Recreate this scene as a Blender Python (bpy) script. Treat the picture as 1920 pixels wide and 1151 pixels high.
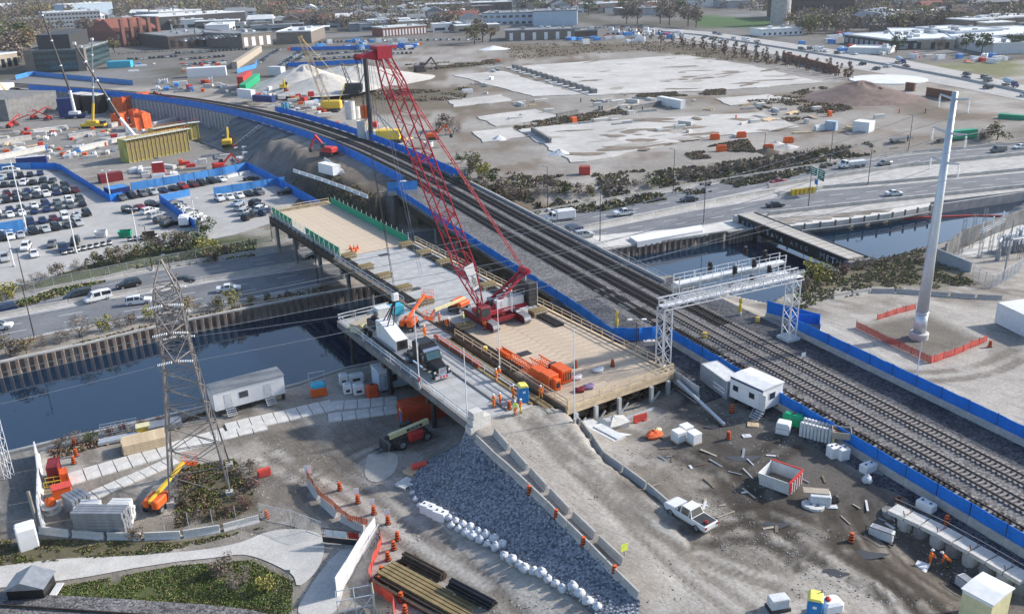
import bpy,math,random
import numpy as np
from mathutils import Vector,Matrix
for o in list(bpy.data.objects):
 bpy.data.objects.remove(o)
S=bpy.context.scene
COL=S.collection
rnd=random.Random(11)
#  camera
H=51.0
FPX=1660.0
_N=4275.0
PITCH=math.atan(FPX/math.hypot(130,_N))
ROLL=-math.atan2(130,_N)
_cp,_sp=math.cos(PITCH),math.sin(PITCH)
_R0,_U0,CF=Vector((1,0,0)),Vector((0,_sp,_cp)),Vector((0,_cp,-_sp))
_c,_s=math.cos(ROLL),math.sin(ROLL)
CR=_R0*_c+_U0*_s
CU=_U0*_c-_R0*_s
CAMPOS=Vector((0,0,H))
cam=bpy.data.cameras.new('camera')
camo=bpy.data.objects.new('camera',cam)
COL.objects.link(camo)
cam.sensor_width=36
cam.sensor_fit='HORIZONTAL'
cam.lens=36*FPX/1920
cam.clip_start=1
cam.clip_end=30000
m=Matrix.Identity(4)
for i in range(3):
 m[i][0],m[i][1],m[i][2],m[i][3]=CR[i],CU[i],-CF[i],CAMPOS[i]
camo.matrix_world=m
S.camera=camo
#  light
SUN_AZ=Vector((0.955,0.295))
SUN_EL=math.radians(30)
W=bpy.data.worlds.new('World')
S.world=W
W.use_nodes=True
nt=W.node_tree
nt.nodes.clear()
sky=nt.nodes.new('ShaderNodeTexSky')
sky.sky_type='NISHITA'
sky.sun_disc=False
sky.sun_elevation=SUN_EL
sky.sun_rotation=math.atan2(SUN_AZ.x,SUN_AZ.y)
sky.air_density=1.0
sky.dust_density=1.3
sky.ozone_density=1.6
bg=nt.nodes.new('ShaderNodeBackground')
bg.inputs['Strength'].default_value=0.14
wo=nt.nodes.new('ShaderNodeOutputWorld')
nt.links.new(sky.outputs[0],bg.inputs[0])
nt.links.new(bg.outputs[0],wo.inputs[0])
sl=bpy.data.lights.new('sun','SUN')
sl.energy=3.7
sl.angle=math.radians(2.2)
sl.color=(1.0,0.93,0.84)
so=bpy.data.objects.new('sun',sl)
COL.objects.link(so)
sd=Vector((SUN_AZ.x*math.cos(SUN_EL),SUN_AZ.y*math.cos(SUN_EL),math.sin(SUN_EL))).normalized()
so.rotation_euler=sd.to_track_quat('Z','Y').to_euler()
so.location=(0,0,200)
S.view_settings.view_transform='Standard'
S.view_settings.look='None'
S.view_settings.exposure=0.6
S.view_settings.gamma=1.0
S.view_settings.use_curve_mapping=False
S.render.engine='CYCLES'
S.cycles.use_denoising=True
S.cycles.max_bounces=5
S.cycles.diffuse_bounces=2
S.cycles.glossy_bounces=3
S.cycles.transmission_bounces=2
S.cycles.transparent_max_bounces=6
S.cycles.volume_bounces=0
S.cycles.caustics_reflective=False
S.cycles.caustics_refractive=False
#  projection helpers
def ray(px,py):
 return CF+CR*((px-960)/FPX)-CU*((py-575.5)/FPX)
def G(px,py,z=0.0):
 d=ray(px,py)
 t=(z-H)/d.z
 return CAMPOS+d*t
def G2(px,py,z=0.0):
 p=G(px,py,z)
 return(p.x,p.y)
def zat(x,y,py):
 lo,hi=-12.0,120.0
 for _ in range(50):
  mid=(lo+hi)/2
  d=Vector((x,y,mid))-CAMPOS
  yy=575.5-FPX*d.dot(CU)/d.dot(CF)
  if yy>py:lo=mid
  else:hi=mid
 return lo
def GT(px,py,dz=0.0):
 """where the sight line through a pixel meets the terrain"""
 z=-4.0
 for _ in range(14):
  p=G(px,py,z)
  z=0.5*z+0.5*(terr(p.x,p.y)+dz)
 p=G(px,py,z)
 return Vector((p.x,p.y,terr(p.x,p.y)+dz))
def heading(p,q):
 return math.atan2(q[1]-p[1],q[0]-p[0])
ORD=['first','second','third','fourth','fifth','sixth','seventh','eighth','ninth','tenth','eleventh','twelfth','thirteenth','fourteenth','fifteenth','sixteenth','seventeenth','eighteenth','nineteenth']
for t_ in('twent','thirt','fort','fift','sixt','sevent','eight','ninet'):ORD+=[t_+'ieth']+[t_+'y-'+q for q in ORD[:9]]
#  mesh builder
class MB:
 def __init__(self):
  self.v=[];self.f=[];self.mi=[]
 def add(self,vs,fs,m=0):
  b=len(self.v)
  self.v.extend([tuple(x)for x in vs])
  self.f.extend([tuple(i+b for i in f)for f in fs])
  self.mi.extend([m]*len(fs))
  return self
 def box(self,c,s,rz=0.0,m=0,taper=1.0):
  x,y,z=s[0]/2,s[1]/2,s[2]/2
  co,si=math.cos(rz),math.sin(rz)
  vs=[]
  for dz,k in((-z,1.0),(z,taper)):
   for dx,dy in((-x,-y),(x,-y),(x,y),(-x,y)):
    dx*=k;dy*=k
    vs.append((c[0]+dx*co-dy*si,c[1]+dx*si+dy*co,c[2]+dz))
  return self.add(vs,[(3,2,1,0),(4,5,6,7),(0,1,5,4),(1,2,6,5),(2,3,7,6),(3,0,4,7)],m)
 def bb(self,x0,x1,y0,y1,z0,z1,m=0):
  return self.box(((x0+x1)/2,(y0+y1)/2,(z0+z1)/2),(x1-x0,y1-y0,z1-z0),0,m)
 def bar(self,p,q,r,n=4,m=0,r2=None,cap=True):
  p=Vector(p);q=Vector(q)
  d=q-p
  if d.length<1e-6:return self
  d.normalize()
  a=Vector((0,0,1))if abs(d.z)<0.9 else Vector((1,0,0))
  u=d.cross(a).normalized();w=d.cross(u)
  r2=r if r2 is None else r2
  vs=[]
  for c,rr in((p,r),(q,r2)):
   for k in range(n):
    t=2*math.pi*(k+0.5)/n
    vs.append(c+u*(rr*math.cos(t))+w*(rr*math.sin(t)))
  fs=[(k,k+n,(k+1)%n+n,(k+1)%n)for k in range(n)]
  if cap:
   fs+=[tuple(range(n)),tuple(reversed(range(n,2*n)))]
  return self.add(vs,fs,m)
 def beam(self,p,q,wdt,hgt,m=0):
  """rectangular bar, width horizontal, height vertical-ish"""
  p=Vector(p);q=Vector(q)
  d=(q-p).normalized()
  a=Vector((0,0,1))if abs(d.z)<0.95 else Vector((1,0,0))
  u=d.cross(a).normalized();w=u.cross(d)
  vs=[]
  for c in(p,q):
   for sx,sz in((-1,-1),(1,-1),(1,1),(-1,1)):
    vs.append(c+u*(sx*wdt/2)+w*(sz*hgt/2))
  return self.add(vs,[(0,1,2,3),(7,6,5,4),(0,4,5,1),(1,5,6,2),(2,6,7,3),(3,7,4,0)],m)
 def tube(self,pts,r,n=5,m=0):
  for a,b in zip(pts[:-1],pts[1:]):
   self.bar(a,b,r,n,m)
  return self
 def prism(self,poly,z0,z1,m=0,mtop=None):
  n=len(poly)
  area=sum(poly[i][0]*poly[(i+1)%n][1]-poly[(i+1)%n][0]*poly[i][1]for i in range(n))
  if area<0:poly=poly[::-1]
  vs=[(p[0],p[1],z0)for p in poly]+[(p[0],p[1],z1)for p in poly]
  self.add(vs,[tuple(reversed(range(n)))]+[(i,(i+1)%n,(i+1)%n+n,i+n)for i in range(n)],m)
  self.f.append(tuple(len(self.v)-n+i for i in range(n)));self.mi.append(m if mtop is None else mtop)
  return self
 def flat(self,poly,z=0.0,m=0):
  n=len(poly)
  area=sum(poly[i][0]*poly[(i+1)%n][1]-poly[(i+1)%n][0]*poly[i][1]for i in range(n))
  if area<0:poly=poly[::-1]
  return self.add([(p[0],p[1],z if len(p)<3 else p[2])for p in poly],[tuple(range(n))],m)
 def quad(self,a,b,c,d,m=0):
  return self.add([a,b,c,d],[(0,1,2,3)],m)
 def lathe(self,prof,c=(0,0,0),n=10,m=0):
  vs=[];fs=[]
  for r,z in prof:
   for k in range(n):
    t=2*math.pi*k/n
    vs.append((c[0]+r*math.cos(t),c[1]+r*math.sin(t),c[2]+z))
  L=len(prof)
  for i in range(L-1):
   for k in range(n):
    k2=(k+1)%n
    fs.append((i*n+k,i*n+k2,(i+1)*n+k2,(i+1)*n+k))
  fs.append(tuple(reversed(range(n))))
  fs.append(tuple((L-1)*n+k for k in range(n)))
  return self.add(vs,fs,m)
 def blob(self,c,r,seed=0,m=0,nu=8,nv=5,rough=0.2,flat=0.0):
  rr=random.Random(seed)
  vs=[];fs=[]
  rx,ry,rz=(r,r,r)if not isinstance(r,(tuple,list))else r
  for i in range(nv+1):
   ph=math.pi*i/nv-math.pi/2
   for k in range(nu):
    t=2*math.pi*k/nu
    q=1+rr.uniform(-rough,rough)
    z=math.sin(ph)*q
    if z<-1+flat:z=-1+flat
    vs.append((c[0]+rx*q*math.cos(ph)*math.cos(t),c[1]+ry*q*math.cos(ph)*math.sin(t),c[2]+rz*z))
  for i in range(nv):
   for k in range(nu):
    k2=(k+1)%nu
    fs.append((i*nu+k,i*nu+k2,(i+1)*nu+k2,(i+1)*nu+k))
  return self.add(vs,fs,m)
 def wall(self,pts,z0,z1,t=0.2,m=0):
  for a,b in zip(pts[:-1],pts[1:]):
   L=math.hypot(b[0]-a[0],b[1]-a[1])
   za=(a[2]+b[2])/2 if len(a)>2 else 0
   self.box(((a[0]+b[0])/2,(a[1]+b[1])/2,za+(z0+z1)/2),(L,t,z1-z0),heading(a,b),m)
  return self
 def mesh(self,name,mats,smooth=False):
  me=bpy.data.meshes.new(name)
  me.from_pydata(self.v,[],self.f)
  for mt in mats:me.materials.append(mt)
  if len(mats)>1:me.polygons.foreach_set('material_index',self.mi)
  if smooth:me.polygons.foreach_set('use_smooth',[True]*len(self.f))
  me.update()
  return me
 def build(self,name,mats,parent=None,loc=None,rz=0.0,smooth=False,off=None,**kw):
  if off is not None:
   self.v=[(x-off[0],y-off[1],z-off[2])for x,y,z in self.v]
   if loc is None and parent is None:loc=off
  if not isinstance(mats,(list,tuple)):mats=[mats]
  o=bpy.data.objects.new(name,self.mesh(name,mats,smooth))
  return place(o,parent,loc,rz,**kw)
KIDS={}
def place(o,parent=None,loc=None,rz=0.0,label=None,cat=None,group=None,kind=None):
 COL.objects.link(o)
 if parent is not None:
  o.parent=parent
  KIDS.setdefault(parent.name,[]).append(o)
 if loc is not None:o.location=loc
 if rz:o.rotation_euler=(0,0,rz)
 if label:o['label']=label
 if cat:o['category']=cat
 if group:o['group']=group
 if kind:o['kind']=kind
 return o
def inst(name,me,parent=None,loc=None,rz=0.0,**kw):
 return place(bpy.data.objects.new(name,me),parent,loc,rz,**kw)
def thing(name,label,cat,loc=(0,0,0),rz=0.0,group=None):
 o=bpy.data.objects.new(name,None)
 o.empty_display_size=0.5
 return place(o,None,loc,rz,label,cat,group)
def dup(root,loc,rz=None,label=None,group=None,parent=None,scale=None):
 c=root.copy()
 COL.objects.link(c)
 if parent is not None:
  c.parent=parent
  KIDS.setdefault(parent.name,[]).append(c)
 if loc is not None:c.location=loc
 if rz is not None:c.rotation_euler=(root.rotation_euler.x,root.rotation_euler.y,rz)
 if scale is not None:c.scale=(scale,scale,scale)if not isinstance(scale,tuple)else scale
 if label:c['label']=label
 if group:c['group']=group
 for ch in KIDS.get(root.name,[]):
  dup(ch,None,None,parent=c)
 return c
#  materials
def rgb(c,k=1.0):
 return(min(1,c[0]*k),min(1,c[1]*k),min(1,c[2]*k),1)
def mat(name,col,rough=0.7,metal=0.0,var=0.18,scale=1.5,bump=0.0,bscale=None,col2=None,spec=0.4,stretch=None,fine=0.10,attr=False):
 """wear and grain: two noises shift the base colour, one more the relief"""
 mt=bpy.data.materials.new(name)
 mt.use_nodes=True
 n=mt.node_tree.nodes;l=mt.node_tree.links
 b=n['Principled BSDF']
 b.inputs['Roughness'].default_value=rough
 b.inputs['Metallic'].default_value=metal
 b.inputs['Specular IOR Level'].default_value=spec
 tc=n.new('ShaderNodeTexCoord')
 src=tc.outputs['Object']
 if stretch:
  mp=n.new('ShaderNodeMapping')
  mp.inputs['Scale'].default_value=stretch[:3]
  if len(stretch)>3:mp.inputs['Rotation'].default_value=(0,0,stretch[3])
  l.new(src,mp.inputs[0]);src=mp.outputs[0]
 n1=n.new('ShaderNodeTexNoise');n1.inputs['Scale'].default_value=scale;n1.inputs['Detail'].default_value=5
 n1.inputs['Roughness'].default_value=0.62
 n2=n.new('ShaderNodeTexNoise');n2.inputs['Scale'].default_value=scale*9;n2.inputs['Detail'].default_value=3
 l.new(src,n1.inputs['Vector']);l.new(src,n2.inputs['Vector'])
 mr=n.new('ShaderNodeMapRange');mr.inputs[1].default_value=0.3;mr.inputs[2].default_value=0.7
 l.new(n1.outputs[0],mr.inputs[0])
 mx=n.new('ShaderNodeMix');mx.data_type='RGBA'
 c2=col2 if col2 else tuple(x*(1+var)for x in col)
 mx.inputs[6].default_value=rgb(col,1-var)if not col2 else rgb(col)
 mx.inputs[7].default_value=rgb(c2)
 l.new(mr.outputs[0],mx.inputs[0])
 mr2=n.new('ShaderNodeMapRange');mr2.inputs[1].default_value=0.3;mr2.inputs[2].default_value=0.7
 mr2.inputs[3].default_value=1-fine;mr2.inputs[4].default_value=1+fine
 l.new(n2.outputs[0],mr2.inputs[0])
 vm=n.new('ShaderNodeVectorMath');vm.operation='SCALE'
 l.new(mx.outputs[2],vm.inputs[0]);l.new(mr2.outputs[0],vm.inputs['Scale'])
 out=vm.outputs[0]
 if attr:
  at=n.new('ShaderNodeAttribute');at.attribute_name='Col'
  mm=n.new('ShaderNodeVectorMath');mm.operation='MULTIPLY'
  l.new(out,mm.inputs[0]);l.new(at.outputs['Color'],mm.inputs[1]);out=mm.outputs[0]
 l.new(out,b.inputs['Base Color'])
 if bump:
  n3=n.new('ShaderNodeTexNoise');n3.inputs['Scale'].default_value=bscale or scale*6;n3.inputs['Detail'].default_value=6
  l.new(src,n3.inputs['Vector'])
  bp=n.new('ShaderNodeBump');bp.inputs['Strength'].default_value=bump;bp.inputs['Distance'].default_value=0.1
  l.new(n3.outputs[0],bp.inputs['Height']);l.new(bp.outputs[0],b.inputs['Normal'])
 return mt
def speck(name,dark,light,scale,rough=0.9,bump=0.6,patch=0.25,pscale=0.12):
 """loose stone: every cell of a voronoi has its own grey"""
 mt=bpy.data.materials.new(name)
 mt.use_nodes=True
 n=mt.node_tree.nodes;l=mt.node_tree.links
 b=n['Principled BSDF'];b.inputs['Roughness'].default_value=rough;b.inputs['Specular IOR Level'].default_value=0.2
 tc=n.new('ShaderNodeTexCoord')
 v=n.new('ShaderNodeTexVoronoi');v.inputs['Scale'].default_value=scale
 l.new(tc.outputs['Object'],v.inputs['Vector'])
 sp=n.new('ShaderNodeSeparateColor');l.new(v.outputs['Color'],sp.inputs[0])
 mx=n.new('ShaderNodeMix');mx.data_type='RGBA'
 mx.inputs[6].default_value=rgb(dark);mx.inputs[7].default_value=rgb(light)
 l.new(sp.outputs[0],mx.inputs[0])
 no=n.new('ShaderNodeTexNoise');no.inputs['Scale'].default_value=pscale;no.inputs['Detail'].default_value=5
 l.new(tc.outputs['Object'],no.inputs['Vector'])
 mr=n.new('ShaderNodeMapRange');mr.inputs[1].default_value=0.3;mr.inputs[2].default_value=0.7
 mr.inputs[3].default_value=1-patch;mr.inputs[4].default_value=1+patch
 l.new(no.outputs[0],mr.inputs[0])
 vm=n.new('ShaderNodeVectorMath');vm.operation='SCALE'
 l.new(mx.outputs[2],vm.inputs[0]);l.new(mr.outputs[0],vm.inputs['Scale'])
 l.new(vm.outputs[0],b.inputs['Base Color'])
 bp=n.new('ShaderNodeBump');bp.inputs['Strength'].default_value=bump;bp.inputs['Distance'].default_value=0.12
 l.new(v.outputs['Distance'],bp.inputs['Height']);bp.invert=True
 l.new(bp.outputs[0],b.inputs['Normal'])
 return mt
M={}
M['conc']=mat('concrete',(0.43,0.42,0.40),0.85,var=0.22,scale=0.5,bump=0.15)
M['concl']=mat('pale_concrete',(0.58,0.57,0.54),0.85,var=0.15,scale=0.6,bump=0.1)
M['concd']=mat('dark_concrete',(0.20,0.20,0.20),0.9,var=0.3,scale=0.5,bump=0.2)
M['deckc']=mat('deck_concrete',(0.40,0.41,0.41),0.8,var=0.16,scale=0.35,bump=0.05,fine=0.06)
M['wood']=mat('new_timber',(0.60,0.47,0.31),0.8,var=0.2,scale=1.2,stretch=(1,0.15,1),bump=0.1)
M['ply']=mat('worn_deck_timber',(0.50,0.41,0.31),0.85,var=0.22,scale=0.8,stretch=(0.25,2.0,1),fine=0.14)
M['plyb']=mat('tan_deck_plywood',(0.56,0.46,0.35),0.85,var=0.14,scale=0.5,fine=0.08)
M['oldwood']=mat('old_timber',(0.20,0.155,0.11),0.9,var=0.35,scale=1.5,bump=0.2)
M['red']=mat('crane_red',(0.34,0.022,0.042),0.5,var=0.15,scale=2)
M['redd']=mat('dark_red_steel',(0.20,0.018,0.025),0.55,var=0.3,scale=2)
M['redbin']=mat('bin_red',(0.50,0.035,0.03),0.55,var=0.2,scale=2)
M['orange']=mat('machine_orange',(0.72,0.12,0.02),0.5,var=0.14,scale=1.5)
M['orangec']=mat('container_orange',(0.52,0.07,0.02),0.6,var=0.2,scale=1.2)
M['orangem']=mat('orange_mesh',(0.78,0.15,0.05),0.8,var=0.15,scale=3)
M['redm']=mat('red_mesh',(0.62,0.08,0.06),0.8,var=0.2,scale=3)
M['yellow']=mat('machine_yellow',(0.74,0.50,0.05),0.5,var=0.15,scale=2)
M['lime']=mat('hivis_lime',(0.70,0.80,0.10),0.8,var=0.1)
M['hvor']=mat('hivis_orange',(0.85,0.16,0.02),0.8,var=0.1)
M['cream']=mat('cream_paint',(0.66,0.62,0.36),0.5,var=0.12)
M['blue']=mat('fence_blue',(0.010,0.185,0.66),0.6,var=0.24,scale=0.5,spec=0.3)
M['bluel']=mat('faded_fence_blue',(0.06,0.25,0.60),0.6,var=0.2,scale=0.5)
M['navy']=mat('navy_paint',(0.02,0.04,0.17),0.5)
M['pblue']=mat('toilet_blue',(0.01,0.20,0.52),0.45,var=0.1)
M['pyel']=mat('toilet_roof_yellow',(0.75,0.70,0.16),0.5,var=0.1)
M['cyan']=mat('cyan_paint',(0.05,0.42,0.58),0.5)
M['green']=mat('hoarding_green',(0.015,0.30,0.17),0.6,var=0.15,scale=1)
M['gsign']=mat('sign_green',(0.0,0.16,0.11),0.5,var=0.05)
M['ggen']=mat('generator_green',(0.01,0.36,0.16),0.45)
M['white']=mat('white_paint',(0.78,0.79,0.80),0.5,var=0.06,scale=1.2,fine=0.04)
M['whited']=mat('weathered_white',(0.62,0.64,0.65),0.6,var=0.14,scale=1)
M['galv']=mat('galvanised_steel',(0.58,0.62,0.66),0.42,0.45,var=0.08,scale=1)
M['gwhite']=mat('white_galvanised',(0.66,0.68,0.70),0.5,0.1,var=0.1)
M['steel']=mat('grey_steel',(0.30,0.32,0.35),0.5,0.4,var=0.2)
M['dsteel']=mat('dark_steel',(0.055,0.055,0.06),0.55,0.3,var=0.3)
M['lattice']=mat('weathered_lattice_steel',(0.235,0.215,0.205),0.7,0.2,var=0.25,scale=1)
M['rust']=mat('rusty_steel',(0.20,0.10,0.065),0.85,0.1,var=0.45,scale=2,bump=0.15)
M['rustl']=mat('sheet_pile_steel',(0.25,0.20,0.17),0.85,0.1,var=0.4,scale=0.9,stretch=(1,1,0.4),bump=0.15)
M['brown']=mat('brown_steel',(0.075,0.055,0.04),0.75,0.2,var=0.35,scale=2)
M['ochre']=mat('ochre_beam',(0.23,0.175,0.085),0.75,0.0,var=0.3,scale=1.5)
M['black']=mat('black_paint',(0.018,0.018,0.02),0.35,var=0.2)
M['rubber']=mat('tyre_rubber',(0.035,0.035,0.036),0.85,var=0.3,scale=4)
M['rim']=mat('wheel_rim',(0.38,0.38,0.39),0.4,0.6)
M['glass']=mat('dark_glass',(0.025,0.035,0.045),0.08,0.0,var=0.1,spec=0.8)
M['glassb']=mat('teal_glass',(0.035,0.085,0.10),0.12,0.0,var=0.3,scale=0.3,spec=0.8)
M['lampw']=mat('lamp_lens',(0.75,0.75,0.72),0.2,var=0.03)
M['lampr']=mat('tail_lamp',(0.35,0.01,0.01),0.25,var=0.05)
M['chrome']=mat('chrome',(0.75,0.76,0.78),0.16,0.95,var=0.05)
M['bag']=mat('white_bag_fabric',(0.60,0.63,0.67),0.9,var=0.25,scale=2.5,bump=0.8,bscale=5)
M['brick']=mat('brick_red',(0.20,0.095,0.075),0.9,var=0.2,scale=1)
M['brickd']=mat('dark_brick',(0.085,0.065,0.06),0.9,var=0.25,scale=0.6)
M['tan']=mat('tan_cladding',(0.40,0.35,0.28),0.85,var=0.15,scale=0.4)
M['taup']=mat('taupe_cladding',(0.19,0.165,0.145),0.85,var=0.2,scale=0.4)
M['roofg']=mat('grey_roof',(0.22,0.235,0.25),0.9,var=0.25,scale=0.12)
M['roofw']=mat('white_roof',(0.66,0.68,0.69),0.8,var=0.12,scale=0.15)
M['roofr']=mat('red_tile_roof',(0.24,0.09,0.065),0.9,var=0.25,scale=0.6)
M['paleb']=mat('pale_blue_cladding',(0.42,0.53,0.64),0.7,var=0.08,scale=0.3)
M['greyw']=mat('grey_cladding',(0.31,0.34,0.37),0.8,var=0.15,scale=0.3)
M['skin']=mat('skin',(0.48,0.28,0.20),0.6,var=0.08)
M['helm']=mat('hard_hat_white',(0.80,0.79,0.74),0.4,var=0.04)
M['purple']=mat('purple_plastic',(0.28,0.20,0.36),0.6)
M['tarp']=mat('orange_tarpaulin',(0.72,0.13,0.035),0.75,var=0.25,scale=0.6,bump=0.5,bscale=1.5)
M['tarpr']=mat('red_tarpaulin',(0.50,0.05,0.035),0.8,var=0.25,scale=0.8,bump=0.4)
M['form']=mat('yellow_formwork',(0.40,0.36,0.10),0.8,var=0.45,scale=0.8,stretch=(1,1,0.3))
M['asph']=mat('asphalt',(0.165,0.175,0.19),0.9,var=0.2,scale=0.16,fine=0.12,stretch=(1,1,1))
M['asphl']=mat('pale_asphalt',(0.40,0.395,0.38),0.9,var=0.13,scale=0.09,fine=0.07)
M['mark']=mat('road_paint',(0.62,0.64,0.66),0.8,var=0.15,scale=1)
M['ballast']=speck('rail_ballast',(0.065,0.064,0.066),(0.25,0.245,0.245),4.2,patch=0.2,pscale=0.2)
M['ballastd']=speck('dark_ballast',(0.028,0.032,0.04),(0.13,0.135,0.15),4.0,patch=0.35,pscale=0.25)
M['gravel']=speck('blue_grey_crushed_stone',(0.075,0.09,0.12),(0.36,0.395,0.45),4.2,bump=1.0,patch=0.12)
M['barkd']=mat('bark',(0.085,0.068,0.055),0.9,var=0.3,scale=4)
M['slab']=mat('bleached_slab',(0.40,0.385,0.36),0.9,col2=(0.56,0.55,0.525),scale=0.05,fine=0.1)
M['rail']=mat('rail_steel',(0.085,0.07,0.06),0.5,0.5,var=0.3)
M['sleeper']=mat('sleeper_concrete',(0.29,0.265,0.25),0.9,var=0.3,scale=0.8)
M['sleeperd']=mat('sleeper_timber',(0.035,0.031,0.03),0.9,var=0.3,scale=1.2)
M['earth']=mat('dark_earth',(0.075,0.062,0.05),0.95,var=0.4,scale=0.5,bump=0.5)
M['sandp']=mat('pale_aggregate',(0.52,0.50,0.46),0.95,var=0.14,scale=0.35,bump=0.5,bscale=3)
M['rubble']=mat('red_brown_rubble',(0.185,0.135,0.118),0.95,var=0.3,scale=0.35,bump=0.8,bscale=1.2)
def leafmat(name,col,var=0.35):
 mt=mat(name,tuple(x*1.75 for x in col),0.8,var=var,scale=0.6,fine=0.3,spec=0.15)
 return mt
M['lf_br']=leafmat('leaf_brown',(0.105,0.084,0.066))
M['lf_gr']=leafmat('twig_grey',(0.135,0.115,0.10))
M['lf_ol']=leafmat('leaf_olive',(0.10,0.095,0.04))
M['lf_dk']=leafmat('leaf_dark_green',(0.035,0.055,0.025))
M['lf_ye']=leafmat('leaf_yellow_green',(0.20,0.185,0.055))
M['lf_or']=leafmat('leaf_russet',(0.135,0.09,0.055))
M['lf_re']=leafmat('leaf_red_brown',(0.115,0.066,0.056))
M['grass']=leafmat('grass_green',(0.085,0.125,0.035))
M['weed']=leafmat('dry_weed',(0.17,0.14,0.09))
#  plan of the place (metres)
def polyG(pts,z):
 return[G2(px,py,z)for px,py in pts]
def resample(pl,n=None,step=None):
 P=np.array([p[:2]for p in pl],float)
 L=np.r_[0,np.cumsum(np.hypot(*np.diff(P,axis=0).T))]
 if n is None:n=max(2,int(L[-1]/step)+1)
 t=np.linspace(0,L[-1],n)
 return np.c_[np.interp(t,L,P[:,0]),np.interp(t,L,P[:,1])]
def smooth_line(pl,k=8):
 P=[np.array(p,float)for p in pl]
 P=[2*P[0]-P[1]]+P+[2*P[-1]-P[-2]]
 out=[]
 for i in range(1,len(P)-2):
  a,b,c,d=P[i-1],P[i],P[i+1],P[i+2]
  for j in range(k):
   t=j/k
   out.append(0.5*((2*b)+(c-a)*t+(2*a-5*b+4*c-d)*t*t+(3*b-a-3*c+d)*t**3))
 out.append(P[-2])
 return np.array(out)
RD=np.array([-0.42,0.9075])
RS0=np.array([23.0,130.1])
RAIL=[tuple(RS0-RD*110),tuple(RS0-RD*50),tuple(RS0),tuple(RS0+RD*50),tuple(RS0+RD*106),(-52.9,283.9),(-97.7,347.0),(-153,401.0),(-226,450.0),(-300,492.0),(-420,550)]
RAILC=resample(smooth_line(RAIL,6),step=3.0)
RSEG=np.hypot(*np.diff(RAILC,axis=0).T)
RCUM=np.r_[0,np.cumsum(RSEG)]-110.0
def rail_pt(s,v,z=0.0):
 i=int(np.clip(np.searchsorted(RCUM,s)-1,0,len(RSEG)-1))
 d=(RAILC[i+1]-RAILC[i])/RSEG[i]
 p=RAILC[i]+d*(s-RCUM[i])
 return(p[0]+d[1]*v,p[1]-d[0]*v,z)
def rail_sv(x,y):
 x=np.asarray(x,float);y=np.asarray(y,float)
 best=np.full(x.shape,1e18);bs=np.zeros(x.shape);bv=np.zeros(x.shape)
 for i in range(0,len(RSEG)):
  ax,ay=RAILC[i];d=(RAILC[i+1]-RAILC[i])/RSEG[i]
  t=np.clip((x-ax)*d[0]+(y-ay)*d[1],0,RSEG[i])
  qx=x-(ax+d[0]*t);qy=y-(ay+d[1]*t)
  D=qx*qx+qy*qy
  k=D<best
  best=np.where(k,D,best);bs=np.where(k,RCUM[i]+t,bs)
  bv=np.where(k,qx*d[1]-qy*d[0],bv)
 return bs,bv
def inside(poly,X,Y):
 r=np.zeros(X.shape,bool)
 n=len(poly)
 for i in range(n):
  x1,y1=poly[i][:2];x2,y2=poly[(i+1)%n][:2]
  if y1==y2:continue
  c=((y1>Y)!=(y2>Y))&(X<(x2-x1)*(Y-y1)/(y2-y1)+x1)
  r^=c
 return r
def interp_line(pl,x):
 P=np.array(sorted([p[:2]for p in pl]))
 return np.interp(x,P[:,0],P[:,1])
WATER=-9.5
FB=polyG([(-160,716),(0,683),(160,648),(300,614),(480,578),(640,547),(1130,470),(1310,441),(1400,429),(1470,424),(1670,401),(1740,388),(1920,362),(2100,345)],-7.2)
FB=[(-260,40)]+FB+[(330,300)]
NB=[G2(-120,890,-5),G2(0,852,-5),G2(90,830,-5),G2(290,785,-5),G2(430,752,-5),G2(560,720,-5),G2(650,690,-5),(31,146.5),G2(1440,588,-3.2),G2(1530,522,-4),G2(1640,488,-5),G2(1740,468,-6),G2(1800,455,-6.5),G2(1920,385,-6.5)]
NB=[(-260,-40)]+NB+[(180,232),(330,285)]
FB2=[(x,y+7*min(1,max(0,(x-90)/12)))for x,y in FB]
RIVER=FB2+NB[::-1]
SOUTH=NB+[(4000,285),(4000,-500),(-4000,-500),(-4000,-40)]
zA=-6.95
A_far=polyG([(-400,640),(-200,603),(0,565),(300,505),(560,465),(1000,402),(1130,380),(1300,350),(1500,318),(1600,303),(1720,288),(1920,272),(2150,258)],zA)
A_near=polyG([(-400,668),(-200,630),(0,590),(200,552),(400,520),(600,487),(1080,428),(1300,383),(1440,352),(1560,332),(1700,312),(1920,290),(2150,276)],zA)
B_far=polyG([(-400,676),(-200,637),(0,597),(200,560),(400,527),(600,494),(1085,436),(1300,393),(1440,372),(1520,358),(1700,343),(1920,322),(2150,308)],zA)
B_near=polyG([(-400,740),(-200,692),(0,645),(126,620),(300,590),(478,559),(620,530),(1116,460),(1300,428),(1440,402),(1560,388),(1700,373),(1920,350),(2150,332)],zA)
RAMP=polyG([(868,800),(985,758),(1062,768),(1135,862),(1256,948),(1320,1060),(1200,1120),(1100,1030),(1000,932),(925,856)],.9)
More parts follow.
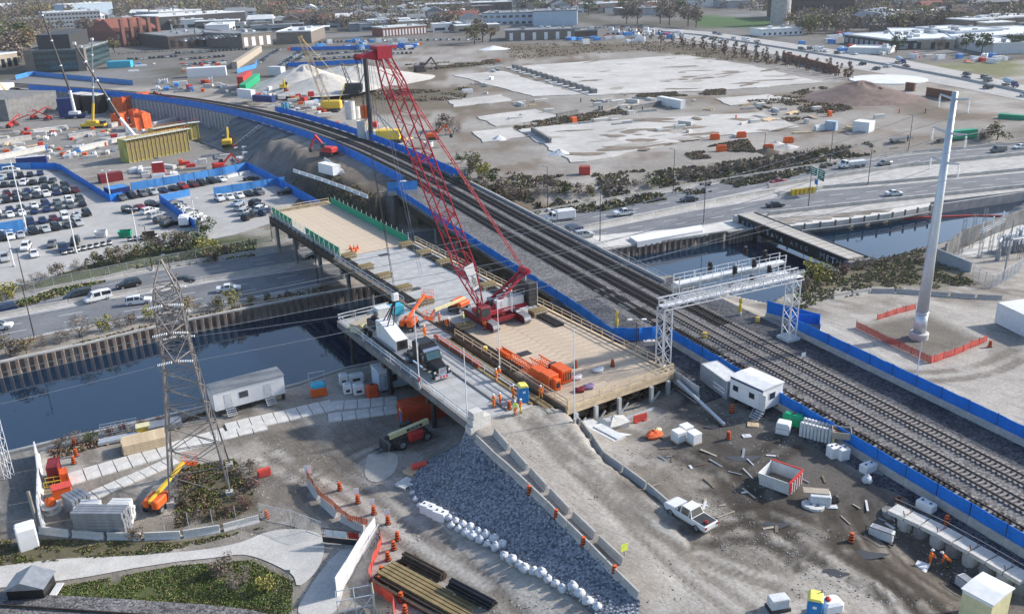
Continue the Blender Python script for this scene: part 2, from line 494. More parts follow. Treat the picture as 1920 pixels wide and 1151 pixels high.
CTRL=[(100,850,-5),(300,800,-5),(450,790,-5),(600,740,-5),(700,730,-5),(760,805,-4.7),(840,850,-4.2),(500,900,-4.7),(400,960,-4.7),(150,960,-5),(0,900,-5),(0,1050,-5),(300,1020,-4.9),(500,1100,-4.5),(200,1130,-4.4),(0,1140,-4.4),(640,1000,-4.3),(690,930,-4.2),(790,960,-3.9),(760,1050,-3.6),(900,1080,-2.7),(850,1150,-2.9),(1050,1150,-1.2),(1180,1150,-.2),(890,815,.75),(1000,925,.5),(1100,1030,.25),(1190,1115,0.05),(780,915,-3.9),(800,955,-3.7),(930,1025,-2.7),(1050,1100,-1.4),(1125,1145,-.6),(865,835,-1.0),(950,800,1.2),(1040,790,.95),(1000,900,.5),(1200,1000,.1),(1150,950,.2),(1300,1050,0),(1500,1000,0),(1700,1100,0),(1500,850,0),(1400,800,-.2),(1600,900,0),(1300,830,-.3),(1200,870,-.1),(1900,1130,-.6),(1800,980,0),(1130,795,-1.6),(1210,785,-1.5),(1180,830,-.7),(1120,850,-.2),(1090,790,-1.2),(1340,760,0),(1690,1010,-1.8),(1750,1050,-2.0),(1810,1088,-2.1),(1880,1135,-2.1),(1640,1010,-.4),(1690,1070,-.5),(1690,955,0),(1760,985,0),(1850,1035,0),(1920,1075,0),(1440,600,-.4),(1600,620,-.6),(1722,630,-.8),(1900,640,-1),(1900,750,-.4),(1800,700,-.4),(1560,570,-1.4),(1700,560,-1.6),(1850,560,-2.2),(1600,500,-4.6),(1700,490,-4.8),(1900,480,-4.8),(1560,650,-.3),(1250,1140,0)]
_P=np.array([tuple(G(a,b,c)[:2])+(c,)for a,b,c in CTRL]+[(-15,112,-5),(-5,118,-5),(5,112,-4),(12,118,-3.2),(-12,104,-4.9),(26,122,-.2),(52,72,0),(40,95,0),(25,112,0),(-150,40,-5),(150,40,0),(0,0,-2),(220,180,-4.5),(150,120,-1.5)])
_D=np.hypot(_P[:,None,0]-_P[None,:,0],_P[:,None,1]-_P[None,:,1])
_n=len(_P)
_A=np.zeros((_n+1,_n+1));_A[:_n,:_n]=-_D+np.eye(_n)*0.4;_A[_n,:_n]=1;_A[:_n,_n]=1
_w=np.linalg.solve(_A,np.r_[_P[:,2],0])
def south_h(x,y):
 r=np.full(x.shape,_w[_n])
 for i in range(_n):
  r-=_w[i]*np.hypot(x-_P[i,0],y-_P[i,1])
 return np.clip(r,-6.2,1.6)
def vnoise(x,y,sc,seed):
 r=np.random.RandomState(seed).rand(256,256)
 u=x/sc;w=y/sc
 i=np.floor(u).astype(int);j=np.floor(w).astype(int)
 fu=u-i;fw=w-j
 fu=fu*fu*(3-2*fu);fw=fw*fw*(3-2*fw)
 g=lambda a,b:r[a%256,b%256]
 return(g(i,j)*(1-fu)+g(i+1,j)*fu)*(1-fw)+(g(i,j+1)*(1-fu)+g(i+1,j+1)*fu)*fw
def fbm(x,y,sc,seed,o=4):
 t=0;a=1;s=0
 for k in range(o):
  t=t+a*vnoise(x,y,sc/2**k,seed+k);s+=a;a*=0.55
 return t/s
def sstep(a,b,t):
 t=np.clip((t-a)/(b-a),0,1)
 return t*t*(3-2*t)
def terrain(x,y):
 x=np.asarray(x,float);y=np.asarray(y,float)
 s,v=rail_sv(x,y)
 right=sstep(5,14,v)
 far=sstep(380,700,y)
 z=-7+3.0*right
 z=z*(1-far)+(-4.0)*far
 hy=interp_line(A_far,x)
 z=np.where(y<hy+12,-7+(z+7)*sstep(2,12,y-hy),z)
 lft=np.where(s<192,8.0,np.where(s<246,0.0,-5.5))
 foot=np.where(s<192,10.0,np.where(s<246,16.0,1.0))
 lft=lft+np.where((s>96)&(s<192),(fbm(x,y,9,17)-.5)*7,0)
 emb=1-sstep(0,1,(-v-8.5-lft)/foot)
 emb=np.where(v>0,1-sstep(7.5,16,v),emb)
 emb=emb*(s>92)
 emb=np.where((s>96)&(s<192)&(v<-9),emb*(1-.22*sstep(10,15,-v)*fbm(x,y,6,19)),emb)
 z=z+(0.0-z)*emb
 z=np.where(y<hy,np.where(emb>0,-7+(z+7)*0,z),z)
 so_=inside(SOUTH,x,y)
 if so_.any():
  zs=south_h(x,y)
  k=(1-sstep(-6.5,-11.0,v)*1.0)if False else np.where(v<0,1-sstep(7.2,9.5,-v),1-sstep(10.5,14,v))
  k=k*sstep(20,8,s)
  zs=zs*(1-k)+0.0*k
  pa=(x-6.3)*-.535+(y-93.8)*.845
  zr=1.40+(np.minimum(pa,3.2)-3.2)*0.036
  zs=np.where(inside(RAMP,x,y),zr,zs)
  z=np.where(so_,zs,z)
 z=np.where(inside(RIVER,x,y),-13.0,z)
 return z
def terr(x,y):
 i=min(max(int(np.searchsorted(gx,x))-1,0),len(gx)-2);j=min(max(int(np.searchsorted(gy,y))-1,0),len(gy)-2)
 u=(x-gx[i])/(gx[i+1]-gx[i]);w=(y-gy[j])/(gy[j+1]-gy[j])
 return float((ZZ[j,i]*(1-u)+ZZ[j,i+1]*u)*(1-w)+(ZZ[j+1,i]*(1-u)+ZZ[j+1,i+1]*u)*w)
#  ground sheet
def axis(a,b,st,lo,hi,g):
 xs=list(np.arange(a,b+st/2,st))
 d=st;q=xs[-1]
 up=[]
 while q<hi:
  d*=g;q+=d;up.append(q)
 d=st;q=xs[0];dn=[]
 while q>lo:
  d*=g;q-=d;dn.append(q)
 return np.array(dn[::-1]+xs+up)
gx=axis(-70,78,0.5,-9000,9000,1.075)
gy=axis(56,178,0.5,-150,14000,1.045)
XX,YY=np.meshgrid(gx,gy)
ZZ=terrain(XX,YY)
near=inside(SOUTH,XX,YY)
ZZ=ZZ+np.where(near&(YY<200),(fbm(XX,YY,5,3)-.5)*0.22,0)
_s,_v=rail_sv(XX,YY)
onrail=(_v>-9)&(_v<10.5)&(_s<14)
ZZ=np.where(onrail&near,ZZ*0.1,ZZ)
_blur=near&~inside(RIVER,XX,YY)&(np.abs(XX)<90)&(YY>50)
for _ in range(2):
 Zb=ZZ.copy()
 Zb[1:-1,1:-1]=(ZZ[1:-1,1:-1]*4+ZZ[:-2,1:-1]+ZZ[2:,1:-1]+ZZ[1:-1,:-2]+ZZ[1:-1,2:])/8
 low=np.minimum.reduce([ZZ,np.roll(ZZ,1,0),np.roll(ZZ,-1,0),np.roll(ZZ,1,1),np.roll(ZZ,-1,1)])<-8
 ZZ=np.where(_blur&~low,Zb,ZZ)
C=np.zeros(XX.shape+(3,));C[:]=(0.39,0.36,0.32)
def paint(mask,col,amt=1.0):
 a=(mask*amt)[...,None]
 C[:]=C*(1-a)+np.array(col)*a
n1=fbm(XX,YY,16,21);n2=fbm(XX,YY,5,31);n3=fbm(XX,YY,60,41)
rot=lambda a:(XX*math.cos(a)+YY*math.sin(a),-XX*math.sin(a)+YY*math.cos(a))
ua,va=rot(math.radians(125))
streak=fbm(ua*0.22,va*1.6,5,51)
paint(sstep(.46,.68,n1),(0.22,0.195,0.165),.8)
paint(sstep(.5,.72,streak),(0.47,0.45,0.415),.7)
paint(sstep(.5,.75,n2),(0.19,0.17,0.145),.45)
paint(sstep(.55,.72,fbm(ua*.5,va,4,61)),(0.14,0.125,0.105),.6)
paint(sstep(.6,.75,fbm(XX,YY,3,71)),(0.50,.48,.445),.55)
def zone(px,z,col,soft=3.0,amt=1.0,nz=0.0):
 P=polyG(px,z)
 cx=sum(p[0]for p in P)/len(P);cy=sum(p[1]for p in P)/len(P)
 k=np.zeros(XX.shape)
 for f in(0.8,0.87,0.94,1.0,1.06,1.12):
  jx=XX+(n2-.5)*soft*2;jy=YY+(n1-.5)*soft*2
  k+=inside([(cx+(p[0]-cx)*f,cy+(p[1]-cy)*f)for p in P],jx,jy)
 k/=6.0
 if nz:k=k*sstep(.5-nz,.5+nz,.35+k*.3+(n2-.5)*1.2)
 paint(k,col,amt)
zone([(1190,800),(1300,740),(1480,800),(1660,900),(1920,1060),(1920,1151),(1700,1030),(1560,960),(1400,900),(1270,860)],0,(0.085,0.079,0.072),2.5,.85)
zone([(1250,840),(1330,800),(1450,860),(1560,970),(1460,1000),(1330,940)],0,(0.06,0.054,0.047),2.5,.9,.22)
zone([(1560,1000),(1720,960),(1800,1060),(1920,1120),(1920,1151),(1720,1151),(1640,1090)],0,(0.125,0.105,0.085),2.0,.85,.3)
zone([(1270,640),(1390,690),(1320,740),(1270,760)],0,(0.085,0.09,0.10),1.5,.95)
zone([(930,790),(1040,770),(1140,880),(1260,960),(1360,1040),(1230,1060),(1060,940)],.4,(0.45,0.43,0.39),2.0,.75)
zone([(1210,1060),(1560,1040),(1640,1151),(1230,1151)],0,(0.50,0.475,0.43),3.0,.6,.3)
zone([(690,960),(760,930),(960,1080),(1130,1151),(960,1151),(800,1040)],-3,(0.46,0.43,0.385),1.5,.8)
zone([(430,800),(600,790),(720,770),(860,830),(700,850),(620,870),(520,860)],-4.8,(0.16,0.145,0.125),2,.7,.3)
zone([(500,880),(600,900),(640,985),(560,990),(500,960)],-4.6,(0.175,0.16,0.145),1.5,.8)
zone([(680,850),(745,850),(740,880),(680,905)],-4.5,(0.40,0.40,0.385),1,.8)
zone([(300,1110),(560,1050),(560,1151),(300,1151)],-4.5,(0.10,0.12,0.05),.8,.0)
zone([(105,1100),(330,1060),(470,1050),(550,1090),(540,1151),(100,1151)],-4.5,(0.085,0.105,0.035),1.0,.95)
zone([(0,1010),(150,1010),(340,1015),(500,990),(330,1030),(120,1050),(0,1060)],-5,(0.13,0.12,0.07),.6,.9)
zone([(330,880),(440,860),(490,960),(330,985)],-4.7,(0.10,0.085,0.045),1,.9)
zone([(90,845),(330,790),(420,760),(400,770),(300,805),(100,860)],-5,(0.16,0.11,0.075),.7,.9)
zone([(0,860),(75,840),(75,960),(0,975)],-5,(0.17,0.17,0.165),.6,.9)
zone([(1440,590),(1920,540),(2000,850),(1700,720)],-.6,(0.44,0.42,0.39),2.5,.8)
zone([(1620,605),(1740,580),(1850,640),(1750,680),(1612,620)],-.7,(0.17,0.155,0.135),.4,.95)
zone([(1480,590),(1530,480),(1700,460),(1850,540),(1560,560)],-4,(0.14,0.125,0.085),1.5,.95)
zone([(1850,610),(1920,590),(1920,680),(1860,690)],-1,(0.2,0.19,0.17),1,.6)
_nm=near&(XX>-75)&(XX<82)&(YY>52)&(YY<185);_ix=np.argwhere(_nm);_pts=np.stack([XX[_nm],YY[_nm]],-1)
for k_,(pl,mt)in enumerate((([(985,800),(1060,870),(1150,950),(1260,1050),(1400,1151)],'rut'),([(1010,800),(1095,880),(1190,965),(1330,1040),(1560,1120)],'rut'),([(1330,990),(1420,960),(1520,990),(1640,1060),(1760,1151)],'rutd'),([(1290,1010),(1400,1000),(1540,1040),(1700,1130)],'rutd'),([(1350,880),(1440,960),(1560,1000),(1680,1090),(1760,1151)],'rutd'),([(1290,850),(1370,900),(1420,980),(1520,1060)],'rutd'),([(1600,930),(1640,1000),(1700,1060),(1780,1110)],'rutd'),([(1580,950),(1620,1020),(1690,1085),(1740,1140)],'rutd'),([(1560,960),(1600,1040),(1660,1100),(1700,1151)],'rutd'),([(480,860),(560,880),(650,920),(740,1000),(850,1080),(960,1140)],'rut'),([(520,830),(620,860),(720,930),(830,1040),(960,1120)],'rut'),([(500,845),(590,900),(680,960),(780,1050),(900,1140)],'rutl'),([(560,990),(580,930),(620,880),(700,830),(790,830)],'rut'),([(520,960),(540,900),(600,850),(690,815)],'rut'),([(1200,860),(1260,930),(1330,1010),(1430,1060)],'rut'),([(1480,830),(1420,870),(1400,930),(1460,1010)],'rutd'),([(1560,600),(1640,640),(1760,720),(1900,790)],'rutl'),([(1600,660),(1700,700),(1830,690),(1920,650)],'rut'),([(1640,690),(1740,740),(1860,830)],'rut'))):
 L_=smooth_line([G2(a,b,0 if a>900 else-4.2)for a,b in pl],10);L_=resample(L_,step=.6);d=np.gradient(L_,axis=0);d/=np.hypot(d[:,0],d[:,1])[:,None]+1e-9;nn=np.c_[-d[:,1],d[:,0]]
 lo=L_.min(0)-2.5;hi=L_.max(0)+2.5;s_=(_pts>lo).all(1)&(_pts<hi).all(1);Q=_pts[s_];D=np.full(len(Q),9.0)
 for off in(-1.5,-.95,.95,1.5)if k_%2 else(-.95,.95):
  for q in L_+nn*off:D=np.minimum(D,np.hypot(Q[:,0]-q[0],Q[:,1]-q[1]))
 kk=np.zeros(XX.shape);ij=_ix[s_];kk[ij[:,0],ij[:,1]]=sstep(.7,.15,D)
 paint(kk*sstep(.22,.5,fbm(XX,YY,3.5,200+k_)),{'rut':(0.19,.17,.145),'rutd':(0.055,.048,.04),'rutl':(0.54,.52,.48)}[mt],.85 if mt!='rutl' else .65)
 if mt!='rutl':ZZ=ZZ-kk*.05
nor=~near
zone([(500,260),(620,290),(745,370),(740,410),(620,395),(520,330),(440,280)],-1,(0.15,0.125,0.10),3,.85)
zone([(540,320),(690,380),(745,420),(640,420),(590,385)],-5,(0.075,0.062,0.045),2,.9)
zone([(380,490),(600,440),(640,480),(380,520)],-7,(0.21,0.19,0.16),1.5,.8)
zone([(20,530),(250,470),(430,440),(520,440),(480,480),(260,500),(60,560),(0,570)],-7,(0.085,0.10,0.045),1.5,.95)
zone([(0,200),(420,230),(560,330),(300,330),(0,300)],-7,(0.27,0.26,0.245),6,.9)
zone([(880,400),(890,330),(1000,330),(1250,320),(1500,290),(1700,260),(1920,260),(1500,325),(1130,382)],-5,(0.13,0.115,0.07),4,.95)
zone([(1100,372),(1240,340),(1300,345),(1120,385)],-7,(0.09,0.13,0.04),1,.9)
bf=inside(polyG([(560,250),(700,90),(1280,75),(1560,130),(1760,200),(1920,230),(1920,262),(1500,312),(1000,395),(860,330)],-4),XX,YY)
paint(bf.astype(float),(0.305,0.285,0.26),.9)
paint(bf*sstep(.5,.66,fbm(XX,YY,40,77)),(0.17,0.135,0.095),.85)
paint(bf*sstep(.54,.7,fbm(XX,YY,14,87)),(0.20,0.15,0.11),.7)
paint(bf*sstep(.52,.66,fbm(XX,YY,25,97)),(0.42,0.40,0.37),.8)
zone([(940,84),(1280,78),(1560,128),(1440,122),(1200,95),(960,112)],-4,(0.15,0.12,0.08),6,.9)
zone([(760,128),(935,112),(940,120),(770,134)],-4,(0.11,0.10,0.06),4,.95)
zone([(650,170),(880,165),(870,185),(640,195)],-4,(0.13,0.115,0.08),4,.85)
town=nor&(YY>480)&~bf
paint(town.astype(float),(0.17,0.165,0.155),.85)
paint(town*sstep(.45,.6,n3),(0.10,0.095,0.07),.8)
paint(town*sstep(.55,.7,fbm(XX,YY,90,123)),(0.28,0.28,0.28),.8)
zone([(1300,30),(1480,40),(1440,56),(1320,55),(1290,40)],-5,(0.07,0.14,0.04),6,.95)
zone([(1720,125),(1920,118),(1920,150),(1800,140)],-5,(0.19,0.20,0.09),5,.95)
zone([(1760,315),(1850,312),(1920,306),(1920,322),(1760,340)],-7,(0.11,0.18,0.03),1,.95)
zone([(1690,330),(1540,340),(1600,330),(1740,312)],-7,(0.06,0.055,0.045),1,.9)
me=bpy.data.meshes.new('ground')
nyy,nxx=XX.shape
me.vertices.add(nxx*nyy)
me.vertices.foreach_set('co',np.stack([XX,YY,ZZ],-1).astype(np.float32).ravel())
idx=np.arange(nxx*nyy).reshape(nyy,nxx)
fq=np.stack([idx[:-1,:-1],idx[:-1,1:],idx[1:,1:],idx[1:,:-1]],-1).reshape(-1,4)
me.loops.add(fq.size);me.loops.foreach_set('vertex_index',fq.ravel().astype(np.int32))
me.polygons.add(len(fq));me.polygons.foreach_set('loop_start',np.arange(0,fq.size,4,dtype=np.int32))
me.update(calc_edges=True)
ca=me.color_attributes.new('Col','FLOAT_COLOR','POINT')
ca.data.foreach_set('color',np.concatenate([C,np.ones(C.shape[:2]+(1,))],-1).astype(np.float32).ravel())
me.polygons.foreach_set('use_smooth',[True]*len(fq))
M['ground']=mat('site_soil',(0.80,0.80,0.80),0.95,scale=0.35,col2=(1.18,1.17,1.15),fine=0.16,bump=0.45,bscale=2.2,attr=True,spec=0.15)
_gn=M['ground'].node_tree.nodes;_gl=M['ground'].node_tree.links;_gb=_gn['Principled BSDF']
_cs=_gb.inputs['Base Color'].links[0].from_socket;_g0=_gn.new('ShaderNodeTexCoord')
for an,st,lo,amt in((2.18,(.035,1.2,1),.60,.20),(2.62,(.05,1.7,1),.63,.20),(.5,(.03,1.5,1),.66,.16)):
 mp=_gn.new('ShaderNodeMapping');mp.vector_type='TEXTURE';mp.inputs['Rotation'].default_value=(0,0,an);mp.inputs['Scale'].default_value=(1/st[0]*.2,1/st[1]*.5,1)
 no=_gn.new('ShaderNodeTexNoise');no.inputs['Scale'].default_value=1.0;no.inputs['Detail'].default_value=4;no.inputs['Distortion'].default_value=1.6
 mr=_gn.new('ShaderNodeMapRange');mr.inputs[1].default_value=lo-.06;mr.inputs[2].default_value=lo+.06;mr.inputs[3].default_value=1.0;mr.inputs[4].default_value=1-amt
 vm=_gn.new('ShaderNodeVectorMath');vm.operation='SCALE'
 _gl.new(_g0.outputs['Object'],mp.inputs[0]);_gl.new(mp.outputs[0],no.inputs['Vector']);_gl.new(no.outputs[0],mr.inputs[0]);_gl.new(_cs,vm.inputs[0]);_gl.new(mr.outputs[0],vm.inputs['Scale']);_cs=vm.outputs[0]
_gl.new(_cs,_gb.inputs['Base Color'])
me.materials.append(M['ground'])
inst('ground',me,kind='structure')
#  water
wm=bpy.data.materials.new('river_water');wm.use_nodes=True
_n_=wm.node_tree.nodes;_l=wm.node_tree.links;_b=_n_['Principled BSDF']
_b.inputs['Base Color'].default_value=(0.006,0.022,0.048,1);_b.inputs['Roughness'].default_value=0.04
_b.inputs['IOR'].default_value=1.8;_b.inputs['Specular IOR Level'].default_value=0.6
_t=_n_.new('ShaderNodeTexCoord');_no=_n_.new('ShaderNodeTexNoise');_no.inputs['Scale'].default_value=1.2;_no.inputs['Detail'].default_value=4
_l.new(_t.outputs['Object'],_no.inputs['Vector'])
_bp=_n_.new('ShaderNodeBump');_bp.inputs['Strength'].default_value=0.05;_bp.inputs['Distance'].default_value=0.1
_l.new(_no.outputs[0],_bp.inputs['Height']);_l.new(_bp.outputs[0],_b.inputs['Normal'])
wpoly=[(-300,30)]+[(x-.6,y+2.0)for x,y in FB2[1:-1]]+[(340,305),(340,280)]+[(x+.5,y-2.0)for x,y in NB[1:-1]][::-1]+[(-300,-60)]
MB().flat(wpoly,WATER).build('river_water',wm,kind='structure')
#  highway
def strip(m,a,b,f0,f1,z,n=140,dash=None,t0=0.0,t1=1.0,mi=0):
 a=resample(a,n);b=resample(b,n)
 p=a+(b-a)*f0;q=a+(b-a)*f1
 L=np.r_[0,np.cumsum(np.hypot(*np.diff(p,axis=0).T))]
 if dash is None:
  vs=[(x,y,z)for x,y in p]+[(x,y,z)for x,y in q]
  i0,i1=int(t0*(n-1)),int(t1*(n-1))
  m.add(vs,[(i,i+1,n+i+1,n+i)for i in range(i0,i1)],mi)
 else:
  on,per=dash;s=L[-1]*t0
  while s+on<L[-1]*t1:
   pts=[]
   for ss,src in((s,p),(s+on,p),(s+on,q),(s,q)):
    pts.append((np.interp(ss,L,src[:,0]),np.interp(ss,L,src[:,1]),z))
   m.add(pts,[(0,1,2,3)],mi);s+=per
hw=MB()
strip(hw,A_near,A_far,0,1,zA);strip(hw,B_near,B_far,0,1,zA)
hw.build('highway',M['asph'],kind='structure')
mk=MB()
for lo,hi in((A_near,A_far),(B_near,B_far)):
 wdt=11.0
 for f in(0.055,0.93):
  strip(mk,lo,hi,f,f+.016,zA+.012)
 for f in(0.345,0.635):
  strip(mk,lo,hi,f,f+.014,zA+.012,dash=(4.0,10.0))
mk.build('lane_markings',M['mark'],kind='structure')
sh=MB()
strip(sh,A_near,A_far,0.0,0.045,zA+.006);strip(sh,A_near,A_far,0.955,1.0,zA+.006)
strip(sh,B_near,B_far,0.0,0.045,zA+.006);strip(sh,B_near,B_far,0.955,1.0,zA+.006)
strip(sh,B_far,A_near,0.0,1.0,zA+.003)
sh.build('road_shoulder',M['conc'],kind='structure')
#  river walls
def pile_wall(name,label,line,ztop,zbot,pitch=1.35,cap=True,matn='rustl',capw=0.7):
 P=resample(line,step=pitch)
 t=thing(name,label,'retaining wall',(P[0][0],P[0][1],WATER))
 pm=MB()
 w=pitch
 prof=[(-w/2,0),(-w*.32,0),(-w*.18,-.38),(w*.18,-.38),(w*.32,0),(w/2,0)]
 for a,b in zip(prof[:-1],prof[1:]):
  pm.quad((a[0],a[1],zbot-WATER),(b[0],b[1],zbot-WATER),(b[0],b[1],ztop-WATER),(a[0],a[1],ztop-WATER))
  pm.quad((a[0],a[1]+.03,zbot-WATER),(a[0],a[1]+.03,ztop-WATER),(b[0],b[1]+.03,ztop-WATER),(b[0],b[1]+.03,zbot-WATER))
 me=pm.mesh('sheet_pile',[M[matn]])
 for a,b in zip(P[:-1],P[1:]):
  c=((a[0]+b[0])/2-P[0][0],(a[1]+b[1])/2-P[0][1],0)
  inst('sheet_pile',me,t,c,heading(a,b))
 if cap:
  m=MB()
  for a,b in zip(P[:-1],P[1:]):
   h=heading(a,b)
   m.box(((a[0]+b[0])/2-P[0][0]-math.sin(h)*capw*.25,(a[1]+b[1])/2-P[0][1]+math.cos(h)*capw*.25,ztop-WATER+.14),(pitch*1.01,capw,.3),h)
  m.build('cap_beam',M['conc'],t)
 return t
def seg(line,x0,x1):
 """part of a polyline between two x values"""
 P=sorted([tuple(p[:2])for p in line])
 xs=[p[0]for p in P];ys=[p[1]for p in P]
 out=[(x0,float(np.interp(x0,xs,ys)))]+[p for p in P if x0<p[0]<x1]+[(x1,float(np.interp(x1,xs,ys)))]
 return out
pile_wall('sheet_pile_wall','rusty corrugated sheet pile river wall below the highway, left of the trestle',seg(FB,-96,4),-7.0,-10.5)
pile_wall('sheet_pile_wall','dark sheet pile river wall beside the railway bridge, below the pale concrete slab',seg(FB,20.5,62),-7.3,-10.5,1.5)
t=MB()
t.wall(polyG([(1478,424),(1560,415),(1670,400),(1742,387),(1920,361),(2100,344)],-7.4),-10.5,-7.2,.5)
t.build('river_wall',M['conc'],label='concrete river wall with a ledge right of the graffiti bridge',cat='retaining wall',kind='structure')
def poly_h(pts,z0,z1,mt,name,**kw):
 m=MB().prism(pts,z0,z1)
 c=(sum(p[0]for p in pts)/len(pts),sum(p[1]for p in pts)/len(pts),z0)
 return m.build(name,mt,off=c,**kw)
a=polyG([(1440,408),(1560,400),(1672,389),(1745,378)],-7.0);b=polyG([(1478,424),(1560,415),(1670,400),(1742,387)],-7.0)
m=MB().prism(a+b[::-1],-8.4,-7.05)
t=thing('river_ledge','long pale concrete ledge with stub posts between graffiti bridge and viaduct','ledge',b[0]+(-8.4,))
m.build('slab',M['concl'],t,off=b[0]+(-8.4,))
pm=MB().box((0,0,.3),(.35,.35,2.2)).mesh('post',[M['concd']])
for i,p in enumerate(resample(b,n=11)):
 inst('post',pm,t,(p[0]-b[0][0],p[1]-.5-b[0][1],.4))
m=MB()
bb_=resample(b,n=12)
m.wall([(p[0]-b[0][0],p[1]-1.0-b[0][1])for p in bb_],.1,.4,.3)
m.build('waler_beam',M['conc'],t)
a=polyG([(1180,446),(1315,424)],-6.6);b=polyG([(1195,456),(1318,434)],-6.6)
poly_h([a[0],a[1],b[1],b[0]],-7.6,-6.3,M['white'],'river_parapet',label='long bright white concrete block on the river wall by the highway',cat='parapet')
poly_h(polyG([(1085,446),(1180,436),(1300,428),(1400,408),(1400,424),(1315,440),(1190,458),(1120,466)],-7.0),-7.5,-6.93,M['concl'],'river_verge',kind='structure')
pile_wall('sheet_pile_wall','short row of vertical sheet piles under the graffiti bridge end',polyG([(1365,441),(1412,433)],-7.4),-6.9,-10.5,.9)
pile_wall('sheet_pile_wall','old weedy sheet pile wall along the near river bank',[(x,y+.3)for x,y in seg(NB,-75,10)],-5.3,-10.5,1.35,True,'brown',.5)
pile_wall('sheet_pile_wall','old near bank wall right of the railway bridge',[(x,y+.3)for x,y in seg(NB,32,62)],-4.9,-10.5,1.6,False,'brown')
#  parapets and barriers of the highway
def barrier_line(name,label,line,z,h=.85,mt='conc',w=.55,step=6.0,cat='barrier',partname='segment'):
 P=resample(line,step=step)
 t=thing(name,label,cat,(P[0][0],P[0][1],z))
 L=float(np.hypot(*(P[1]-P[0])))
 m=MB()
 pr=[(-w/2,0),(w/2,0),(w/2,.12),(w*.22,.35),(w*.16,h),(-w*.16,h),(-w*.22,.35),(-w/2,.12)]
 vs=[(-L/2+.02,y,q)for y,q in pr]+[(L/2-.02,y,q)for y,q in pr]
 n=len(pr)
 m.add(vs,[(i,i+n,(i+1)%n+n,(i+1)%n)for i in range(n)]+[tuple(range(n))[::-1],tuple(range(n,2*n))])
 me=m.mesh(partname,[M[mt]])
 for a,b in zip(P[:-1],P[1:]):
  inst(partname,me,t,((a[0]+b[0])/2-P[0][0],(a[1]+b[1])/2-P[0][1],0),heading(a,b))
 return t
mid=lambda a,b,f=.5:[((p[0]+(q[0]-p[0])*f),(p[1]+(q[1]-p[1])*f))for p,q in zip(resample(a,60),resample(b,60))]
md=mid(B_far,A_near)
barrier_line('median_barrier','concrete median barrier of the highway left of the trestle',seg(md,-140,-22),zA)
barrier_line('median_barrier','concrete median barrier of the highway right of the railway bridge',seg(md,12,70),zA)
barrier_line('roadside_barrier','concrete wall along the far side of the highway below the chain link fence',[(x,y+.5)for x,y in seg(A_far,-140,-35)],zA,.9)
barrier_line('roadside_barrier','concrete wall along the far side of the highway below the brownfield shrubs',[(x,y+.5)for x,y in seg(A_far,-4,215)],zA,.9)
def parapet(name,label,line,z0,z1,mt='conc',t=.5):
 m=MB().wall(resample(line,step=5),z0,z1,t)
 p=resample(line,step=5)[0]
 return m.build(name,M[mt],off=(p[0],p[1],z0),label=label,cat='parapet')
parapet('viaduct_parapet','pale concrete parapet of the upper viaduct carriageway, under the truck',polyG([(1440,353),(1560,333),(1700,313),(1920,291),(2150,276)],zA),-8.6,-5.9)
parapet('viaduct_parapet','pale concrete parapet of the lower viaduct carriageway, river side',polyG([(1440,404),(1560,390),(1700,375),(1920,352),(2150,334)],zA),-8.9,-6.0)
parapet('viaduct_parapet','pale concrete parapet of the lower viaduct carriageway, inner side',polyG([(1460,369),(1540,354),(1700,341),(1920,320)],zA),-8,-6.1,t=.4)
m=MB()
for k in range(6):
 m.box((k*1.25,0,.75),(.85,.85,1.5))
p=G(1486,366,zA)
m.build('sand_barrel_row',M['yellow'],loc=p,rz=heading(md[40],md[44]),label='row of yellow crash barrels at the nose of the viaduct',cat='crash barrier')
#  railway
def ribbon(m,s0,s1,v0,v1,z,st=2.0,mi=0):
 ss=np.linspace(s0,s1,max(2,int((s1-s0)/st)+1))
 A=[rail_pt(s,v0 if not callable(v0)else v0(s),z)for s in ss];B=[rail_pt(s,v1 if not callable(v1)else v1(s),z)for s in ss]
 n=len(ss)
 m.add(A+B,[(n+i,n+i+1,i+1,i)for i in range(n-1)],mi)
def ribbox(m,s0,s1,v0,v1,z0,z1,st=3.0,mi=0):
 ss=np.linspace(s0,s1,max(2,int((s1-s0)/st)+1))
 vs=[]
 for s in ss:
  vs+=[rail_pt(s,v0,z0),rail_pt(s,v1,z0),rail_pt(s,v1,z1),rail_pt(s,v0,z1)]
 fs=[]
 for i in range(len(ss)-1):
  a=4*i
  for k in range(4):
   fs.append((a+k,a+(k+1)%4,a+4+(k+1)%4,a+4+k))
 n=len(ss)
 fs+=[(3,2,1,0),(4*n-4,4*n-3,4*n-2,4*n-1)]
 m.add(vs,fs,mi)
SB0,SB1=8.0,98.0
bal=MB()
ribbon(bal,-112,SB0,-6.9,6.0,.06);ribbon(bal,SB1,520,-7.2,6.3,.06)
bal.build('track_ballast',M['ballast'],kind='structure')
bd=MB();ribbon(bd,-112,SB0+2,6.0,10.6,.045);ribbon(bd,-30,SB0+2,-14.5,-6.9,.05);ribbon(bd,-112,-30,-9.6,-6.9,.04)
bd.build('service_path',M['ballastd'],kind='structure')
o=rail_pt(SB0,0,0)
br=thing('railway_bridge','long ballasted railway bridge crossing the river and the highway','bridge',o)
m=MB();ribbox(m,SB0,SB1,-12.4,7.2,-.9,-.25);m.build('deck_slab',M['concd'],br,off=o)
m=MB();ribbon(m,SB0-.3,SB1+.3,-11.9,6.8,.06);m.build('ballast_bed',M['ballast'],br,off=o)
for v in(-12.2,7.0):
 m=MB();ribbox(m,SB0,SB1,v-.2,v+.2,-.9,.55);m.build('edge_beam',M['conc'],br,off=o)
for v in(-11.6,-8,-4,0,4,6.4):
 m=MB();ribbox(m,SB0,SB1,v-.25,v+.25,-2.9,-.9,10);m.build('girder',M['brown'],br,off=o)
